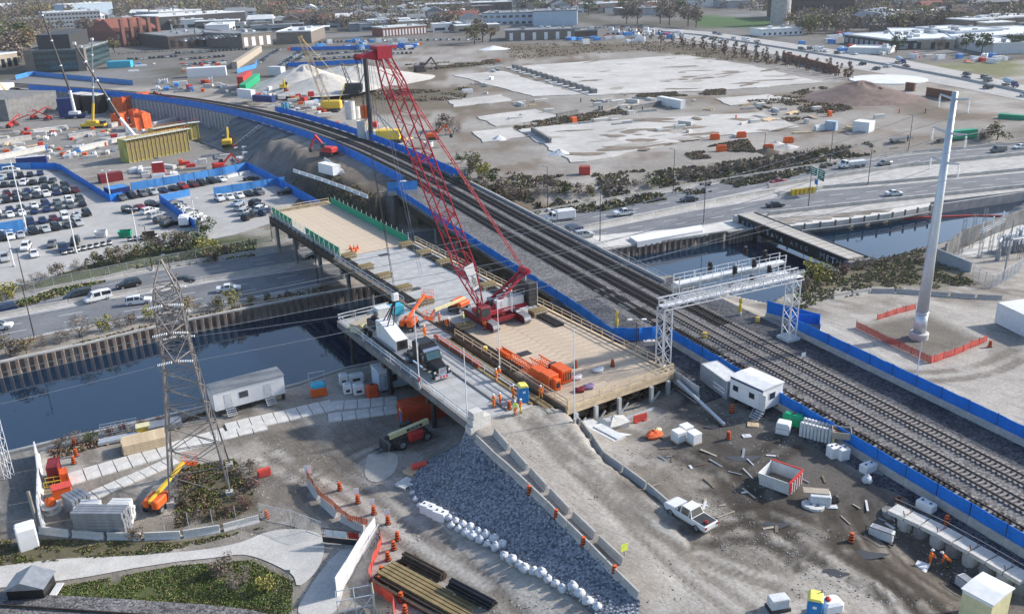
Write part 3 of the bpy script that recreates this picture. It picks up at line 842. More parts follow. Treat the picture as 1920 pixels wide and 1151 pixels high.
for s in(10,38,55,68,86,96):
 for v in(-11,-4.5,2,6.2):
  q=rail_pt(s,v)
  m=MB().box((q[0],q[1],-6.6),(2.0,1.4,7.6),heading(rail_pt(s,0),rail_pt(s,2)))
  m.build('pier',M['concd'],br,off=o)
m=MB()
for s in np.arange(SB0,62,3.0):
 q=rail_pt(s,7.35);m.bar((q[0],q[1],0),(q[0],q[1],1.35),.04)
m.build('railing_posts',M['galv'],br,off=o)
for z in(.75,1.3):
 m=MB();m.tube([rail_pt(s,7.35,z)for s in np.arange(SB0,62,6)],.03,4);m.build('hand_rail',M['galv'],br,off=o)
slp=MB().box((0,0,.11),(2.55,.26,.18)).mesh('sleeper',[M['sleeper']])
slt=MB().box((0,0,.10),(2.7,.27,.17)).mesh('sleeper',[M['sleeperd']])
for ti,(v,nm)in enumerate(((-4.05,'nearest railway track beside the left blue fence'),(0.0,'middle railway track of three'),(4.05,'far right railway track of three on the river side'))):
 o=rail_pt(-100,v)
 t=thing('railway_track',nm,'railway track',o)
 g=heading(rail_pt(-50,0),rail_pt(-50,1))
 k=0
 for s in np.arange(-98+.2*ti,12,.62):
  q=rail_pt(s,v,.045+rnd.uniform(-.01,.01))
  lim=(-70,-2,-12)[ti]
  dark=(s>lim)if ti else(rnd.random()<.75)
  inst('sleeper',slt if dark and s>lim else slp,t,(q[0]-o[0],q[1]-o[1],q[2]),g+rnd.uniform(-.012,.012));k+=1
 m=MB()
 for s in np.arange(12,330,.62 if ti==0 else .7):
  q=rail_pt(s,v,.10);g2=heading(rail_pt(s,0),rail_pt(s,1))
  m.box((q[0]-o[0],q[1]-o[1],.11),(2.7,.28,.17),g2)
 b=m.build('far_sleepers',M['sleeperd'],t);b['kind']='stuff'
 for d in(-.76,.76):
  m=MB();ribbox(m,-108,480,v+d-.055,v+d+.055,.18,.36,4);m.build('rail',M['rail'],t,off=o)
 if True:
  for d in(-.42,.42):
   m=MB();ribbox(m,-2,100,v+d-.05,v+d+.05,.18,.34,6);m.build('guard_rail',M['rail'],t,off=o)
#  blue fences
def fence(name,label,pts,zf,h=1.9,pl=3.6,mt='blue',base=0.0,posts=True,cat='fence',lean=.05,zlift=0.0,thick=.06):
 """panels between posts, each panel a part; base = height of the concrete barrier below"""
 P=resample(pts,step=pl)
 z=[zf(p[0],p[1])if callable(zf)else zf for p in P]
 o=(P[0][0],P[0][1],z[0])
 t=thing(name,label,cat,o)
 r=random.Random(len(pts)*7+int(P[0][0]))
 for i in range(len(P)-1):
  a,b=P[i],P[i+1]
  hd=heading(a,b);L=math.hypot(*(b-a))
  zz=(z[i]+z[i+1])/2
  ctr=((a[0]+b[0])/2-o[0],(a[1]+b[1])/2-o[1],zz-o[2])
  m=MB()
  dz=(z[i+1]-z[i])/2
  n=5
  top=[];bot=[]
  for k in range(n+1):
   x=-L/2+.05+(L-.1)*k/n
   sag=.05*math.sin(math.pi*k/n)+r.uniform(0,.04)
   yy=r.uniform(-lean,lean)
   dzz=dz*2*(k/n-.5)
   top.append((x,yy,base+h-sag+dzz));bot.append((x,yy*.4,base+.02+dzz+zlift))
  fr=[(x,y-thick/2,q)for x,y,q in bot]+[(x,y-thick/2,q)for x,y,q in top]
  bk=[(x,y+thick/2,q)for x,y,q in bot]+[(x,y+thick/2,q)for x,y,q in top]
  q=n+1
  m.add(fr+bk,[(k,k+1,q+k+1,q+k)for k in range(n)]+[(2*q+k+1,2*q+k,3*q+k,3*q+k+1)for k in range(n)]+[(q+k,q+k+1,3*q+k+1,3*q+k)for k in range(n)])
  m.build('panel',M[mt],t,ctr,hd)
  if base:
   m=MB()
   bh=base
   vs=[]
   for x in(-L/2+.02,L/2-.02):
    e=dz if x>0 else-dz
    for y,q2 in((-.3,-.15),(.3,-.15),(.3,.15),(.12,bh),(-.12,bh),(-.3,.15)):
     vs.append((x,y,q2+e))
   m.add(vs,[(k,k+6,(k+1)%6+6,(k+1)%6)for k in range(6)]+[tuple(range(6))[::-1],tuple(range(6,12))])
   m.build('barrier_base',M['conc'],t,ctr,hd)
  if posts:
   MB().bar((0,0,0),(0,0,base+h+.08),.045).build('post',M['dsteel'],t,(a[0]-o[0],a[1]-o[1],z[i]-o[2]))
 return t
fence('blue_fence','bright blue screen fence on concrete barriers at lower right, left of the tracks',[rail_pt(s,-6.9)for s in np.arange(-100,-11,3)],.0,1.45,3.7,base=.85)
p1=rail_pt(-11,-6.9);p2=G2(1150,637,0);
fence('blue_fence','short blue screen fence crossing between trestle and tracks by the gantry leg',[p1,((p1[0]+p2[0])/2+.4,(p1[1]+p2[1])/2-.9),p2],0.0,2.0,3.2,lean=.25)
fence('blue_fence','blue screen fence along the left edge of the railway bridge beside the crane',[p2]+[rail_pt(s,-12.6)for s in np.arange(2,98,3)],0.1,1.6,3.6)
fence('blue_fence','bright blue screen fence between the tracks and the monopole yard',[rail_pt(s,10.6)for s in np.arange(-100,-14,3)]+[G2(1535,618,0)],0.0,1.55,3.7,base=.8)
fence('blue_fence','short blue screen fence behind the right gantry leg',[G2(1535,640,0),G2(1535,618,0),G2(1436,592,0)],0.0,2.0,3.4,base=.5)
fence('blue_fence','long blue screen fence left of the tracks above the construction pit',[rail_pt(s,-7.9)for s in np.arange(100,420,6)],0.0,2.4,6,mt='blue',lean=.02)
fence('blue_fence','long blue screen fence right of the tracks beside the drill rig',[rail_pt(s,6.9)for s in np.arange(94,245,5)],0.0,2.2,5,lean=.02)
ww=[rail_pt(s,-8.5)for s in np.arange(243,420,3)]
m=MB();ribbon(m,240,425,-8.7,-7.0,.03);m.build('wall_cap',M['conc'],kind='structure')
t=thing('pile_retaining_wall','grey soldier pile retaining wall below the long blue fence by the pit','retaining wall',(ww[0][0],ww[0][1],-7))
m=MB().wall([(p[0]-ww[0][0],p[1]-ww[0][1])for p in ww],-.2,6.9,.4);m.build('lagging',M['greyw'],t)
pm=MB().bb(-.25,.25,-.45,0,0,6.8).mesh('soldier_pile',[M['steel']])
for a,b in zip(ww[:-1],ww[1:]):
 inst('soldier_pile',pm,t,(a[0]-ww[0][0],a[1]-ww[0][1],0),heading(b,a))
#  construction trestle (deck frame: x across to the right, y away along the deck)
DA=Vector((6.3,93.8,0.0));DROT=math.atan2(.535,.845)
ZD=1.5
def DW(c,a,z=ZD):
 co,si=math.cos(DROT),math.sin(DROT)
 return Vector((DA.x+c*co-a*si,DA.y+c*si+a*co,z))
def DP(px,py,z=ZD):
 """deck coordinates of the spot on the deck seen at a pixel"""
 p=G(px,py,z)-DA
 co,si=math.cos(DROT),math.sin(DROT)
 return(p.x*co+p.y*si,-p.x*si+p.y*co)
DBASE=(DA.x,DA.y,ZD)
tr=thing('trestle_bridge','long working trestle with timber and concrete deck carrying the red crane','bridge',DBASE,DROT)
def dbuild(mb,name,mt,parent=None):
 return mb.build(name,mt,parent or tr)
def mats(name,mt,a0,a1,c0,c1,wid,n,zt,seed,along=False,z0=-.3):
 r=random.Random(seed)
 me={}
 L=(c1-c0)/n
 k=int((a1-a0)/wid)
 wid=(a1-a0)/k
 b=MB().box((0,0,0),(L-.03,wid-.035,.3)).mesh(name,[mt])
 for i in range(k):
  for j in range(n):
   inst(name,b,tr,(c0+(j+.5)*L,a0+(i+.5)*wid,zt-.15+r.uniform(-.012,.012)),r.uniform(-.0015,.0015))
mats('timber_mat',M['ply'],.15,27,.2,16.2,1.22,2,0.0,3)
mats('deck_panel',M['deckc'],27,71.6,.2,16.2,3.18,3,0.0,4)
mats('plywood_mat',M['plyb'],71.8,110.5,1.8,14.4,1.25,3,.06,5)
for c in(.6,3.2,6.0,8.2,10.6,13.2,15.8):
 m=MB()
 m.bb(c-.28,c+.28,.6,110,-.42,-.36);m.bb(c-.06,c+.06,.6,110,-1.55,-.42);m.bb(c-.28,c+.28,.6,110,-1.62,-1.55)
 m.bb(c-.30,c+.30,.5,.6,-1.62,-.36)
 dbuild(m,'girder',M['brown'])
for c in(-.1,16.45):
 m=MB().bb(c-.2,c+.2,.2,72,-.75,.16);dbuild(m,'edge_beam',M['wood']if c>9 else M['oldwood'])
dbuild(MB().bb(-.3,16.65,-.28,.1,-.75,.35),'end_beam',M['wood'])
for c in(1.5,14.7):
 dbuild(MB().bb(c-.2,c+.2,72,111,-1.4,.2),'edge_beam',M['conc'])
dbuild(MB().bb(1.2,14.9,111,111.4,-1.5,.5),'end_beam',M['wood'])
def railing(parent,pts,h=1.1,mt='wood',step=2.4,r=.05,rails=(1.1,.6),off=(0,0,0)):
 pts=[Vector(p)for p in pts]
 pm=MB().bar((0,0,0),(0,0,h),r).mesh('railing_post',[M[mt]])
 for a,b in zip(pts[:-1],pts[1:]):
  L=(b-a).length;n=max(1,int(round(L/step)))
  for k in range(n+1):
   inst('railing_post',pm,parent,a.lerp(b,k/n))
 for q in rails:
  m=MB()
  for a,b in zip(pts[:-1],pts[1:]):
   m.beam(a+Vector((0,0,q)),b+Vector((0,0,q)),.06,.13)
  m.build('hand_rail',M[mt],parent)
railing(tr,[(16.55,0,.1),(16.55,72,.1)],mt='wood')
railing(tr,[(-.2,-.2,.1),(16.6,-.2,.1)],mt='wood',rails=(1.15,.75))
dbuild(MB().bb(-.25,16.6,-.34,-.29,-.1,.42),'kick_board',M['wood'])
railing(tr,[(-.15,0,.1),(-.15,27,.1)],mt='wood')
railing(tr,[(-.25,43,.1),(-.25,71,.1)],mt='galv',rails=(1.1,.6))
railing(tr,[(1.4,110.8,.3),(14.7,110.8,.3)],mt='wood',rails=(1.0,.5))
for c,a0,a1,off in((1.35,72.5,110,-1),(14.85,71.5,110,1)):
 n=int((a1-a0)/2.4)
 pm=MB().bb(-.04,.04,-1.18,1.18,-.2,1.5).mesh('green_panel',[M['green']])
 fm=MB().bar((0,0,-.3),(0,0,2.2),.05).bar((off*.05,0,1.3),(off*.9,0,-.2),.04).mesh('panel_post',[M['whited']])
 for i in range(n):
  y=a0+(i+.5)*(a1-a0)/n
  if off<0 and 6<i<10:
   m=MB().bar((c,y-1.2,1.3),(c,y+1.2,1.3),.05).bar((c,y-1.2,.7),(c,y+1.2,.7),.04);dbuild(m,'gate_bars',M['galv'])
  else:
   inst('green_panel',pm,tr,(c,y,.15))
  inst('panel_post',fm,tr,(c+off*.08,y-1.2,.1))
for a in(2.5,14,28,42,56,70,84,98,109):
 for c in(1.5,5.8,10.2,14.8):
  w=DW(c,a)
  if a==2.5:zb=-1.8
  else:zb=-11 if inside(RIVER,np.array([w.x]),np.array([w.y]))[0]else terr(w.x,w.y)-.3
  m=MB().bar((c,a,zb-ZD),(c,a,-1.9),.38,8)
  dbuild(m,'pile',M['dsteel']if a<60 else M['concd'])
 dbuild(MB().bb(.3,16,a-.45,a+.45,-2.35,-1.63),'cap_beam',M['brown']if a<60 else M['concd'])
for i,c in enumerate((2.2,5.0,8.0,10.8,13.6)):
 m=MB()
 for dx in(-.95,.95):m.bb(c+dx-.14,c+dx+.14,.6,1.6,-3.0,-1.62)
 m.bb(c-1.15,c+1.15,.3,1.7,-1.95,-1.64)
 m.bb(c-.55,c+.55,.2,3.0,-1.6,-.85);m.bb(c-.9,c+.9,.15,2.6,-.85,-.78)
 dbuild(m,'bearing_frame',M['brown'])
for c in(.6,3.6,7.2,12.4,15.2):
 m=MB().bb(c-.22,c+.22,-1.0,-.6,-3.1,-.5);m.bar((c,-.8,-2.9),(c+1.6,-.6,-1.7),.12)
 dbuild(m,'steel_post',M['galv'])
dbuild(MB().bb(-.5,16.4,-2.4,-1.9,-3.2,-2.7),'sill_beam',M['galv'])
def skid(nm,c,a,lb):
 r=random.Random(int(a*10))
 t=thing('timber_pack',lb,'timber stack',DW(c,a),DROT,'timber packs along the trestle')
 for k in range(4):
  m=MB()
  if k%2:
   for q in range(3):m.bb(-1.25,1.25,-.75+q*.55,-.35+q*.55,0,.22)
  else:
   for q in range(5):m.bb(-1.2+q*.5,-.8+q*.5,-.85,.85,0,.22)
  m.build('timber',M['ochre']if k%2 else M['tan'],t,(r.uniform(-.08,.08),0,k*.225+.02),r.uniform(-.06,.06))
 return t
LPK=[(685,492),(707,518),(759,548),(784,562),(798,575),(841,566),(893,608)]
for i,(px,py)in enumerate([(655,484),(687,505),(720,522),(757,545),(798,570),(873,617)]):
 c,a=DP(px,py)
 skid('l',c,a,ORD[i]+' timber pack from the far end on the left side of the trestle')
for i,(px,py)in enumerate([(762,463),(795,478),(833,496),(915,540),(1008,590)]):
 c,a=DP(px,py)
 skid('r',c,a,ORD[i]+' timber pack from the far end on the right side of the trestle')
def railset(nm,lb,c,a0,a1,n=4):
 t=thing('steel_beam_bundle',lb,'steel beams',DW(c,a0),DROT)
 for k in range(n):
  m=MB().bb(-.09,.09,0,a1-a0,.02,.08).bb(-.03,.03,0,a1-a0,.08,.30).bb(-.08,.08,0,a1-a0,.30,.35)
  m.build('beam',M['dsteel']if k%3 else M['brown'],t,((k-n/2)*.38,0,0))
 return t
railset('a','dark steel beams lying along the left edge of the concrete deck',1.4,43,70)
railset('b','dark steel beams lying along the right edge of the deck behind the crane',14.6,36,70)
railset('c','short dark steel beams on the deck right of the crane',14.3,21,27)
railset('d','dark red and brown beams on the deck edge beside the crawler crane',1.0,12,33,5)
#  truck lane
tl=thing('truck_lane','lower concrete truck lane carrying the black truck beside the trestle','bridge',DBASE,DROT)
r=random.Random(5)
pm=MB().box((0,0,-.15),(2.72,3.2,.3)).mesh('deck_slab',[M['deckc']])
for i in range(12):
 for j in range(3):
  inst('deck_slab',pm,tl,(-11.2+(j+.5)*2.74,3.6+(i+.5)*3.23,r.uniform(-.01,.01)))
pm=MB().box((0,0,-.15),(2.55,3.2,.3)).mesh('deck_slab',[M['deckc']])
for i in range(5):
 inst('deck_slab',pm,tl,(-1.66,27.4+(i+.5)*3.0,r.uniform(-.01,.01)))
for x in(-11.45,-3.0):
 a1=42.4 if x<-5 else 27
 MB().bb(x-.22,x+.22,3.3,a1,-.9,.12).build('edge_beam',M['concd']if x<-5 else M['ochre'],tl)
MB().bb(-11.6,-.5,42.4,42.8,-.9,.1).build('edge_beam',M['conc'],tl)
MB().bb(-6.35,-6.15,3.6,25,.015,.16).build('kerb',M['concd'],tl)
for c in(-10.6,-8,-5.6,-3.6):
 m=MB().bb(c-.3,c+.3,4,42,-.4,-.33).bb(c-.08,c+.08,4,42,-1.5,-.4).bb(c-.3,c+.3,4,42,-1.56,-1.5)
 m.build('girder',M['brown'],tl)
for a in(15,28,41):
 for c in(-10.3,-7,-4):
  w=DW(c,a)
  zb=-11 if inside(RIVER,np.array([w.x]),np.array([w.y]))[0]else terr(w.x,w.y)-.3
  MB().bar((c,a,zb-ZD),(c,a,-2),.34,8).build('pile',M['dsteel'],tl)
 MB().bb(-11.2,-3.2,a-.4,a+.4,-2.2,-1.57).build('cap_beam',M['brown'],tl)
railing(tl,[(-11.5,3.5,.1),(-11.5,42.4,.1),(-3.2,42.5,.1)],mt='gwhite',rails=(1.1,.6),step=3)
railing(tl,[(-3.0,5,.1),(-3.0,26.5,.1)],mt='gwhite',rails=(1.1,.6),step=3)
w=DW(-11.6,2.6)
t=thing('abutment_block_stack','pale blue-grey concrete blocks stacked under the truck lane corner above the gravel','concrete blocks',(w.x,w.y,terr(w.x,w.y)-.4),DROT)
for c in((0,0,.45),(1.4,.1,.45),(.35,.1,1.36),(1.5,.2,1.36),(.5,.1,2.2)):
 MB().box((0,0,0),(1.35,1.2,.88)).build('block',M['concl'],t,c,.04)
MB().bb(-11.2,-3,2.9,3.5,-2.6,0).build('abutment_wall',M['conc'],tl)
pa_,pb_=DP(900,690),DP(817,634);m=MB().bar((0,0,.35),(0,pb_[1]-pa_[1],.35),.3,10)
t=m.build('orange_pipe',M['orangec'],loc=DW(*pa_,1.5),rz=DROT,label='long orange red steel pipe lying beside the truck lane railing',cat='pipe')
m=MB().bb(-.5,.5,0,26,-.7,-.1)
m.build('timber_waler',M['ochre'],loc=DW(-1.6,1.5),rz=DROT,label='long mossy beam filling the gap between truck lane and timber deck',cat='beam')
#  shared pieces of machines
_WM={}
def wheel(parent,loc,r=.35,w=.24,axis='X',rim='rim',sub=True,name='wheel'):
 k=(r,w,axis,rim)
 if k not in _WM:
  A=Vector((1,0,0))if axis=='X' else Vector((0,1,0))
  t=MB()
  for q0,q1,r0,r1 in((-.5,-.36,.80,1),(-.36,.36,1,1),(.36,.5,1,.80)):
   t.bar(A*(q0*w),A*(q1*w),r*r0,14,0,r*r1)
  h=MB()
  h.bar(A*(-.52*w),A*(.52*w),r*.58,12);h.bar(A*(-.56*w),A*(.56*w),r*.22,8)
  _WM[k]=(t.mesh('wheel',[M['rubber']]),h.mesh('rim',[M[rim]]))
 o=inst(name,_WM[k][0],parent,loc)
 if sub:inst('rim',_WM[k][1],o,(0,0,0))
 return o
def text(body,size,parent,loc,rot,mt='black',name='lettering',ext=.008,align='CENTER',sx=1.0):
 cu=bpy.data.curves.new(name,'FONT')
 cu.body=body;cu.size=size;cu.extrude=ext;cu.align_x=align;cu.align_y='CENTER';cu.resolution_u=2
 cu.materials.append(M[mt])
 tmp=bpy.data.objects.new(name,cu)
 me=bpy.data.meshes.new_from_object(tmp)
 bpy.data.objects.remove(tmp)
 o=bpy.data.objects.new(name,me)
 place(o,parent,loc)
 o.rotation_euler=rot
 o.scale=(sx,1,1)
 return o
def bevel_box(m,x0,x1,y0,y1,z0,z1,b=.06,mi=0):
 """box with chamfered vertical and top edges"""
 vs=[]
 for z,k in((z0,0),(z1-b,0),(z1,b)):
  X0,X1,Y0,Y1=x0+k,x1-k,y0+k,y1-k
  vs+=[(X0+b,Y0,z),(X1-b,Y0,z),(X1,Y0+b,z),(X1,Y1-b,z),(X1-b,Y1,z),(X0+b,Y1,z),(X0,Y1-b,z),(X0,Y0+b,z)]
 fs=[tuple(range(8))[::-1],tuple(range(16,24))]
 for l in(0,8):
  fs+=[(l+k,l+(k+1)%8,l+8+(k+1)%8,l+8+k)for k in range(8)]
 return m.add(vs,fs,mi)
#  red crawler crane
CA=28.9
def plane_hit(px,py,a=CA):
 """where the sight line meets the crane's own vertical plane"""
 d=ray(px,py)
 p0=DW(0,a,0);nrm=DW(0,1,0)-DW(0,0,0)
 t=(p0-CAMPOS).dot(nrm)/d.dot(nrm)
 return CAMPOS+d*t
def to_deck(p):
 co,si=math.cos(DROT),math.sin(DROT);q=p-DA
 return(q.x*co+q.y*si,-q.x*si+q.y*co,q.z)
cc=8.1
crl=DW(cc,CA)
cr=thing('crawler_crane','tall dark red lattice boom crawler crane standing on the trestle','crane',crl,DROT)
L=lambda c,a,z:Vector((c-cc,a-CA,z-ZD))
for c in(5.4,10.8):
 m=MB();prof=[(-4.1,.25),(-3.9,.05),(3.9,.05),(4.1,.25),(4.35,.65),(4.1,1.1),(3.7,1.25),(-3.7,1.25),(-4.1,1.1),(-4.35,.65)]
 vs=[(c-cc-.38,y,z)for y,z in prof]+[(c-cc+.38,y,z)for y,z in prof]
 n=len(prof)
 m.add(vs,[(i,(i+1)%n,(i+1)%n+n,i+n)for i in range(n)]+[tuple(range(n))[::-1],tuple(range(n,2*n))])
 tk=m.build('crawler_track',M['redd'],cr)
 sm=MB().box((0,0,0),(1.15,.27,.07)).mesh('track_shoe',[M['steel']])
 pts=[Vector((0,y,z))for y,z in prof]+[Vector((0,prof[0][0],prof[0][1]))]
 ctr=Vector((0,0,.65))
 for a_,b_ in zip(pts[:-1],pts[1:]):
  l_=(b_-a_).length;k=max(1,int(round(l_/.31)))
  for i in range(k):
   p=a_.lerp(b_,(i+.5)/k);nn=(p-ctr);nn=Vector((0,-(b_-a_).z,(b_-a_).y)).normalized()*-1
   s_=inst('track_shoe',sm,tk,Vector((c-cc,0,0))+p+nn*.05)
   s_.rotation_euler=(math.atan2((b_-a_).z,(b_-a_).y),0,0)
 bevel_box(MB(),c-cc-.45,c-cc+.45,-2.0,2.0,1.3,1.42).build('track_cover',M['whited'],cr)
m=MB().bb(-2.6,2.6,-1.3,1.3,.55,1.15).bb(-2.6,2.6,-2.4,-1.7,.6,1.1).bb(-2.6,2.6,1.7,2.4,.6,1.1).lathe([(1.5,1.1),(1.5,1.55)],n=16)
m.build('car_body',M['redd'],cr)
m=MB();bevel_box(m,-3.4,4.4,-1.5,1.5,1.55,2.25)
m.build('house_frame',M['red'],cr)
m=MB();bevel_box(m,-.8,4.0,-1.45,-.5,2.25,3.5);m.build('engine_hood',M['whited'],cr)
m=MB();bevel_box(m,-.8,3.6,.4,1.45,2.25,3.3);m.build('winch_hood',M['steel'],cr)
for x in(-.4,1.2,2.8):
 MB().bar((x,-.35,2.75),(x,.35,2.75),.48,12).build('winch_drum',M['dsteel'],cr)
bx=MB().bb(-.9,3.4,-1.53,-1.51,1.72,2.1).build('name_strip',M['red'],cr)
text('LIEBHERR',.42,bx,(1.2,-1.545,1.9),(math.pi/2,0,0),'white',sx=1.25)
m=MB()
for k in range(5):bevel_box(m,4.3,5.8,-2.3,2.3,1.75+k*.72,2.43+k*.72,.05)
m.build('counterweight',M['dsteel'],cr)
MB().bb(5.81,5.86,-2.3,-1.8,1.9,5.2).build('warning_strip',M['white'],cr)
m=MB();bevel_box(m,-4.4,-2.5,-2.7,-1.55,1.55,3.6,.15);cb=m.build('cab',M['redd'],cr)
MB().bb(-4.44,-4.405,-2.55,-1.7,2.2,3.4).bb(-4.2,-2.8,-2.74,-2.705,2.2,3.4).build('window',M['glass'],cb)
m=MB()
for x in(-.8,.8,2.4,4.0):
 m.bar((x,-1.5,3.5),(x,-1.5,4.5),.03)
m.bar((-.8,-1.5,4.5),(4,-1.5,4.5),.03).bar((-.8,-1.5,4.05),(4,-1.5,4.05),.03)
m.build('walkway_railing',M['galv'],cr)
m=MB()
for y in(-1.9,-1.55):
 m.bar((1.6,y,1.4),(1.6,y,4.4),.035)
for k in range(8):m.bar((1.6,-1.9,1.6+k*.36),(1.6,-1.55,1.6+k*.36),.025)
m.build('ladder',M['white'],cr)
foot=L(5.6,CA,ZD+2.0)
best=None
for i in range(120):
 c=-1-i*.1
 w=DW(c,CA);z=zat(w.x,w.y,97)
 d=Vector((w.x,w.y,z))-CAMPOS
 x=960+FPX*d.dot(CR)/d.dot(CF)
 if best is None or abs(x-703)<best[0]:best=(abs(x-703),c,z)
TIPC,TIPZ=best[1],best[2]
tip=L(TIPC+.9,CA,TIPZ-.4)
bd_=(tip-foot);BL=bd_.length;bd_.normalize()
by=Vector((0,1,0));bn=bd_.cross(by).normalized()
BW,BH=1.22,1.1
def bp(s,y,n):
 k=min(1.0,max(.42,s/7.5*.58+.42));k2=min(1.0,max(.1,s/7.5))
 if s>BL-4:k*=1-.3*(s-BL+4)/4;k2*=1-.45*(s-BL+4)/4
 return foot+bd_*s+by*(y*BW*k)+bn*(n*BH*k2)
m=MB()
for y in(-.85,.85):m.box(foot+by*(y*.6)+bd_*.5,(.5,.3,1.4))
m.beam(foot+bd_*.2-by*.7,foot+bd_*.2+by*.7,.5,.4)
boom=m.build('boom',M['red'],cr)
for y,n in((-1,-1),(-1,1),(1,-1),(1,1)):
 m=MB()
 for s0,s1 in((0,7.5),(7.5,BL-4),(BL-4,BL)):
  m.bar(bp(s0,y,n),bp(s1,y,n),.11,6)
 m.build('chord',M['red'],boom)
NP=int((BL-1)/1.72)
for i in range(NP):
 s0=1+(BL-1)*i/NP;s1=1+(BL-1)*(i+1)/NP
 for f,(a_,b_)in enumerate((((-1,-1),(1,-1)),((1,-1),(1,1)),((1,1),(-1,1)),((-1,1),(-1,-1)))):
  if i%2:a_,b_=b_,a_
  MB().bar(bp(s0,*a_),bp(s1,*b_),.058,4,cap=False).build('lacing',M['red']if(i+f)%9 else M['dsteel'],boom)
for s in(7.5,16,25,34):
 for q in(0,.25):
  m=MB()
  cs=[bp(s+q,*k)for k in((-1,-1),(1,-1),(1,1),(-1,1))]
  for a_,b_ in zip(cs,cs[1:]+cs[:1]):m.bar(a_,b_,.06,4)
  m.bar(cs[0],cs[2],.04)
  m.build('section_frame',M['red'],boom)
m=MB()
for s_,e in((4.7,7.4),):
 m.quad(bp(s_,-.95,-1.06),bp(s_,.5,-1.06),bp(e,.5,-1.06),bp(e,-.95,-1.06));
q0,q1=bp(4.2,-1.03,-.75),bp(8.4,-1.06,-.75);r0,r1=bp(4.2,-1.03,.7),bp(8.4,-1.06,.7)
off=Vector((0,-.05,0))
m=MB().add([q0+off,q1+off,r1+off,r0+off,q0+off*2,q1+off*2,r1+off*2,r0+off*2],[(0,1,2,3),(7,6,5,4),(0,4,5,1),(1,5,6,2),(2,6,7,3),(3,7,4,0)])
m.build('name_board',M['white'],boom)
mid_=(q0+q1+r0+r1)/4+off*2.4
ang=math.atan2(bd_.z,bd_.x)
tx=text('LIEBHERR',.95,boom,mid_,(math.pi/2,-ang+math.pi,0),'black',sx=.82)
m=MB()
h0=foot+bd_*BL
m.box(h0+bd_*.3,(2.0,2.2,1.5))
m.add([h0+Vector((-.2,-.9,.9)),h0+Vector((-.2,.9,.9)),h0+Vector((-3.6,.5,-.1)),h0+Vector((-3.6,-.5,-.1)),h0+Vector((-.6,-.9,-.7)),h0+Vector((-.6,.9,-.7))],[(0,1,2,3),(4,3,2,5),(0,3,4),(1,5,2),(0,4,5,1)])
hd=m.build('boom_head',M['red'],cr)
for y in(-.35,0,.35):
 MB().bar(h0+Vector((-1.3,y-.06,0)),h0+Vector((-1.3,y+.06,0)),.62,14).build('sheave',M['whited'],hd)
 MB().bar(h0+Vector((-3.3,y-.06,-.1)),h0+Vector((-3.3,y+.06,-.1)),.4,12).build('sheave',M['redd'],hd)
mt_=plane_hit(983,507);c_,a_,z_=to_deck(mt_);mt_=L(c_,a_,z_)
for y in(-1.0,1.0):
 MB().beam(L(6.4,CA,ZD+2.2)+by*y,mt_+by*(y*.5),.34,.42).build('mast_leg',M['red'],cr)
 MB().bar(L(12.4,CA,ZD+2.2)+by*y,mt_+by*(y*.5),.09,6).build('mast_strut',M['whited']if y<0 else M['red'],cr)
m=MB().bar(mt_-by*.9,mt_+by*.9,.55,10).bar(mt_-by*1.1,mt_+by*1.1,.25,8)
m.build('mast_head',M['red'],cr)
for k in(.3,.5,.7):
 p=L(6.4,CA,ZD+2.2).lerp(mt_,k);MB().bar(p-by*(1-.5*k),p+by*(1-.5*k),.08).build('mast_brace',M['red'],cr)
pe=foot+bd_*(BL-.5)+bn*-.2
up=bd_.cross(by);
for y in(-.42,.42):
 for q in(-.13,.13):
  MB().bar(mt_+by*(y+q),pe+by*(y+q)+bd_.cross(by)*0,.045,5).build('pendant',M['red'],cr)
for k in range(1,16):
 p=mt_.lerp(pe,k/16)
 MB().bar(p-by*.55,p+by*.55,.045).build('pendant_link',M['red'],cr)
for k in range(1,44):
 p=mt_.lerp(pe,k/44);q=mt_.lerp(pe,(k+1)/44);sg=1 if k%2 else-1
 if k%1==0:MB().bar(p+by*(.42*sg)-by*.13,q+by*(.42*sg)+by*.13,.028,3).build('pendant_lacing',M['red'],cr)
hk=L(TIPC,CA,8.8)
ropes=MB()
for x,y in((-.2,-.25),(.1,.25),(.25,-.1)):
 ropes.bar(h0+Vector((-3.5,y,-.4)),Vector((hk.x+x*.5,y*.7,hk.z+.5)),.03,4)
ropes.build('hoist_rope',M['dsteel'],cr)
for x in(-.1,.3):
 MB().bar(h0+Vector((-1.2+x,.3,-.3)),Vector((hk.x+4.2+x,.3,9.5)),.025,4).build('hoist_rope',M['steel'],cr)
m=MB();bevel_box(m,hk.x-.45,hk.x+.45,-.3,.3,hk.z-.5,hk.z+.6,.12);m.build('hook_block',M['white'],cr)
ld_c,ld_a=DP(738,652)
lw=DW(ld_c,ld_a)
ld=thing('ballast_box','white tapered steel box with a round hole, slung from the crane over the low loader','crane load',(lw.x,lw.y,ZD+.75),DROT)
prof=[(-3.0,0),(3.3,0),(3.3,2.6),(1.9,2.75),(-2.3,1.55),(-3.0,1.5)]
m=MB();n=len(prof)
m.add([(-.95,y,z)for y,z in prof]+[(.95,y,z)for y,z in prof],[(i,i+n,(i+1)%n+n,(i+1)%n)for i in range(n)]+[tuple(range(n)),tuple(range(n,2*n))[::-1]])
m.build('box_shell',M['white'],ld)
MB().bar((0,-3.06,.75),(0,-2.99,.75),.5,16).build('round_hole',M['black'],ld)
MB().bb(-.8,.8,-3.04,-3.002,.08,1.42).build('end_plate',M['dsteel'],ld)
m=MB();m.bb(-1.0,1.0,2.0,2.1,1,2.4).bb(-.98,-.955,-2.4,2.8,.1,.18);m.build('stiffener',M['whited'],ld)
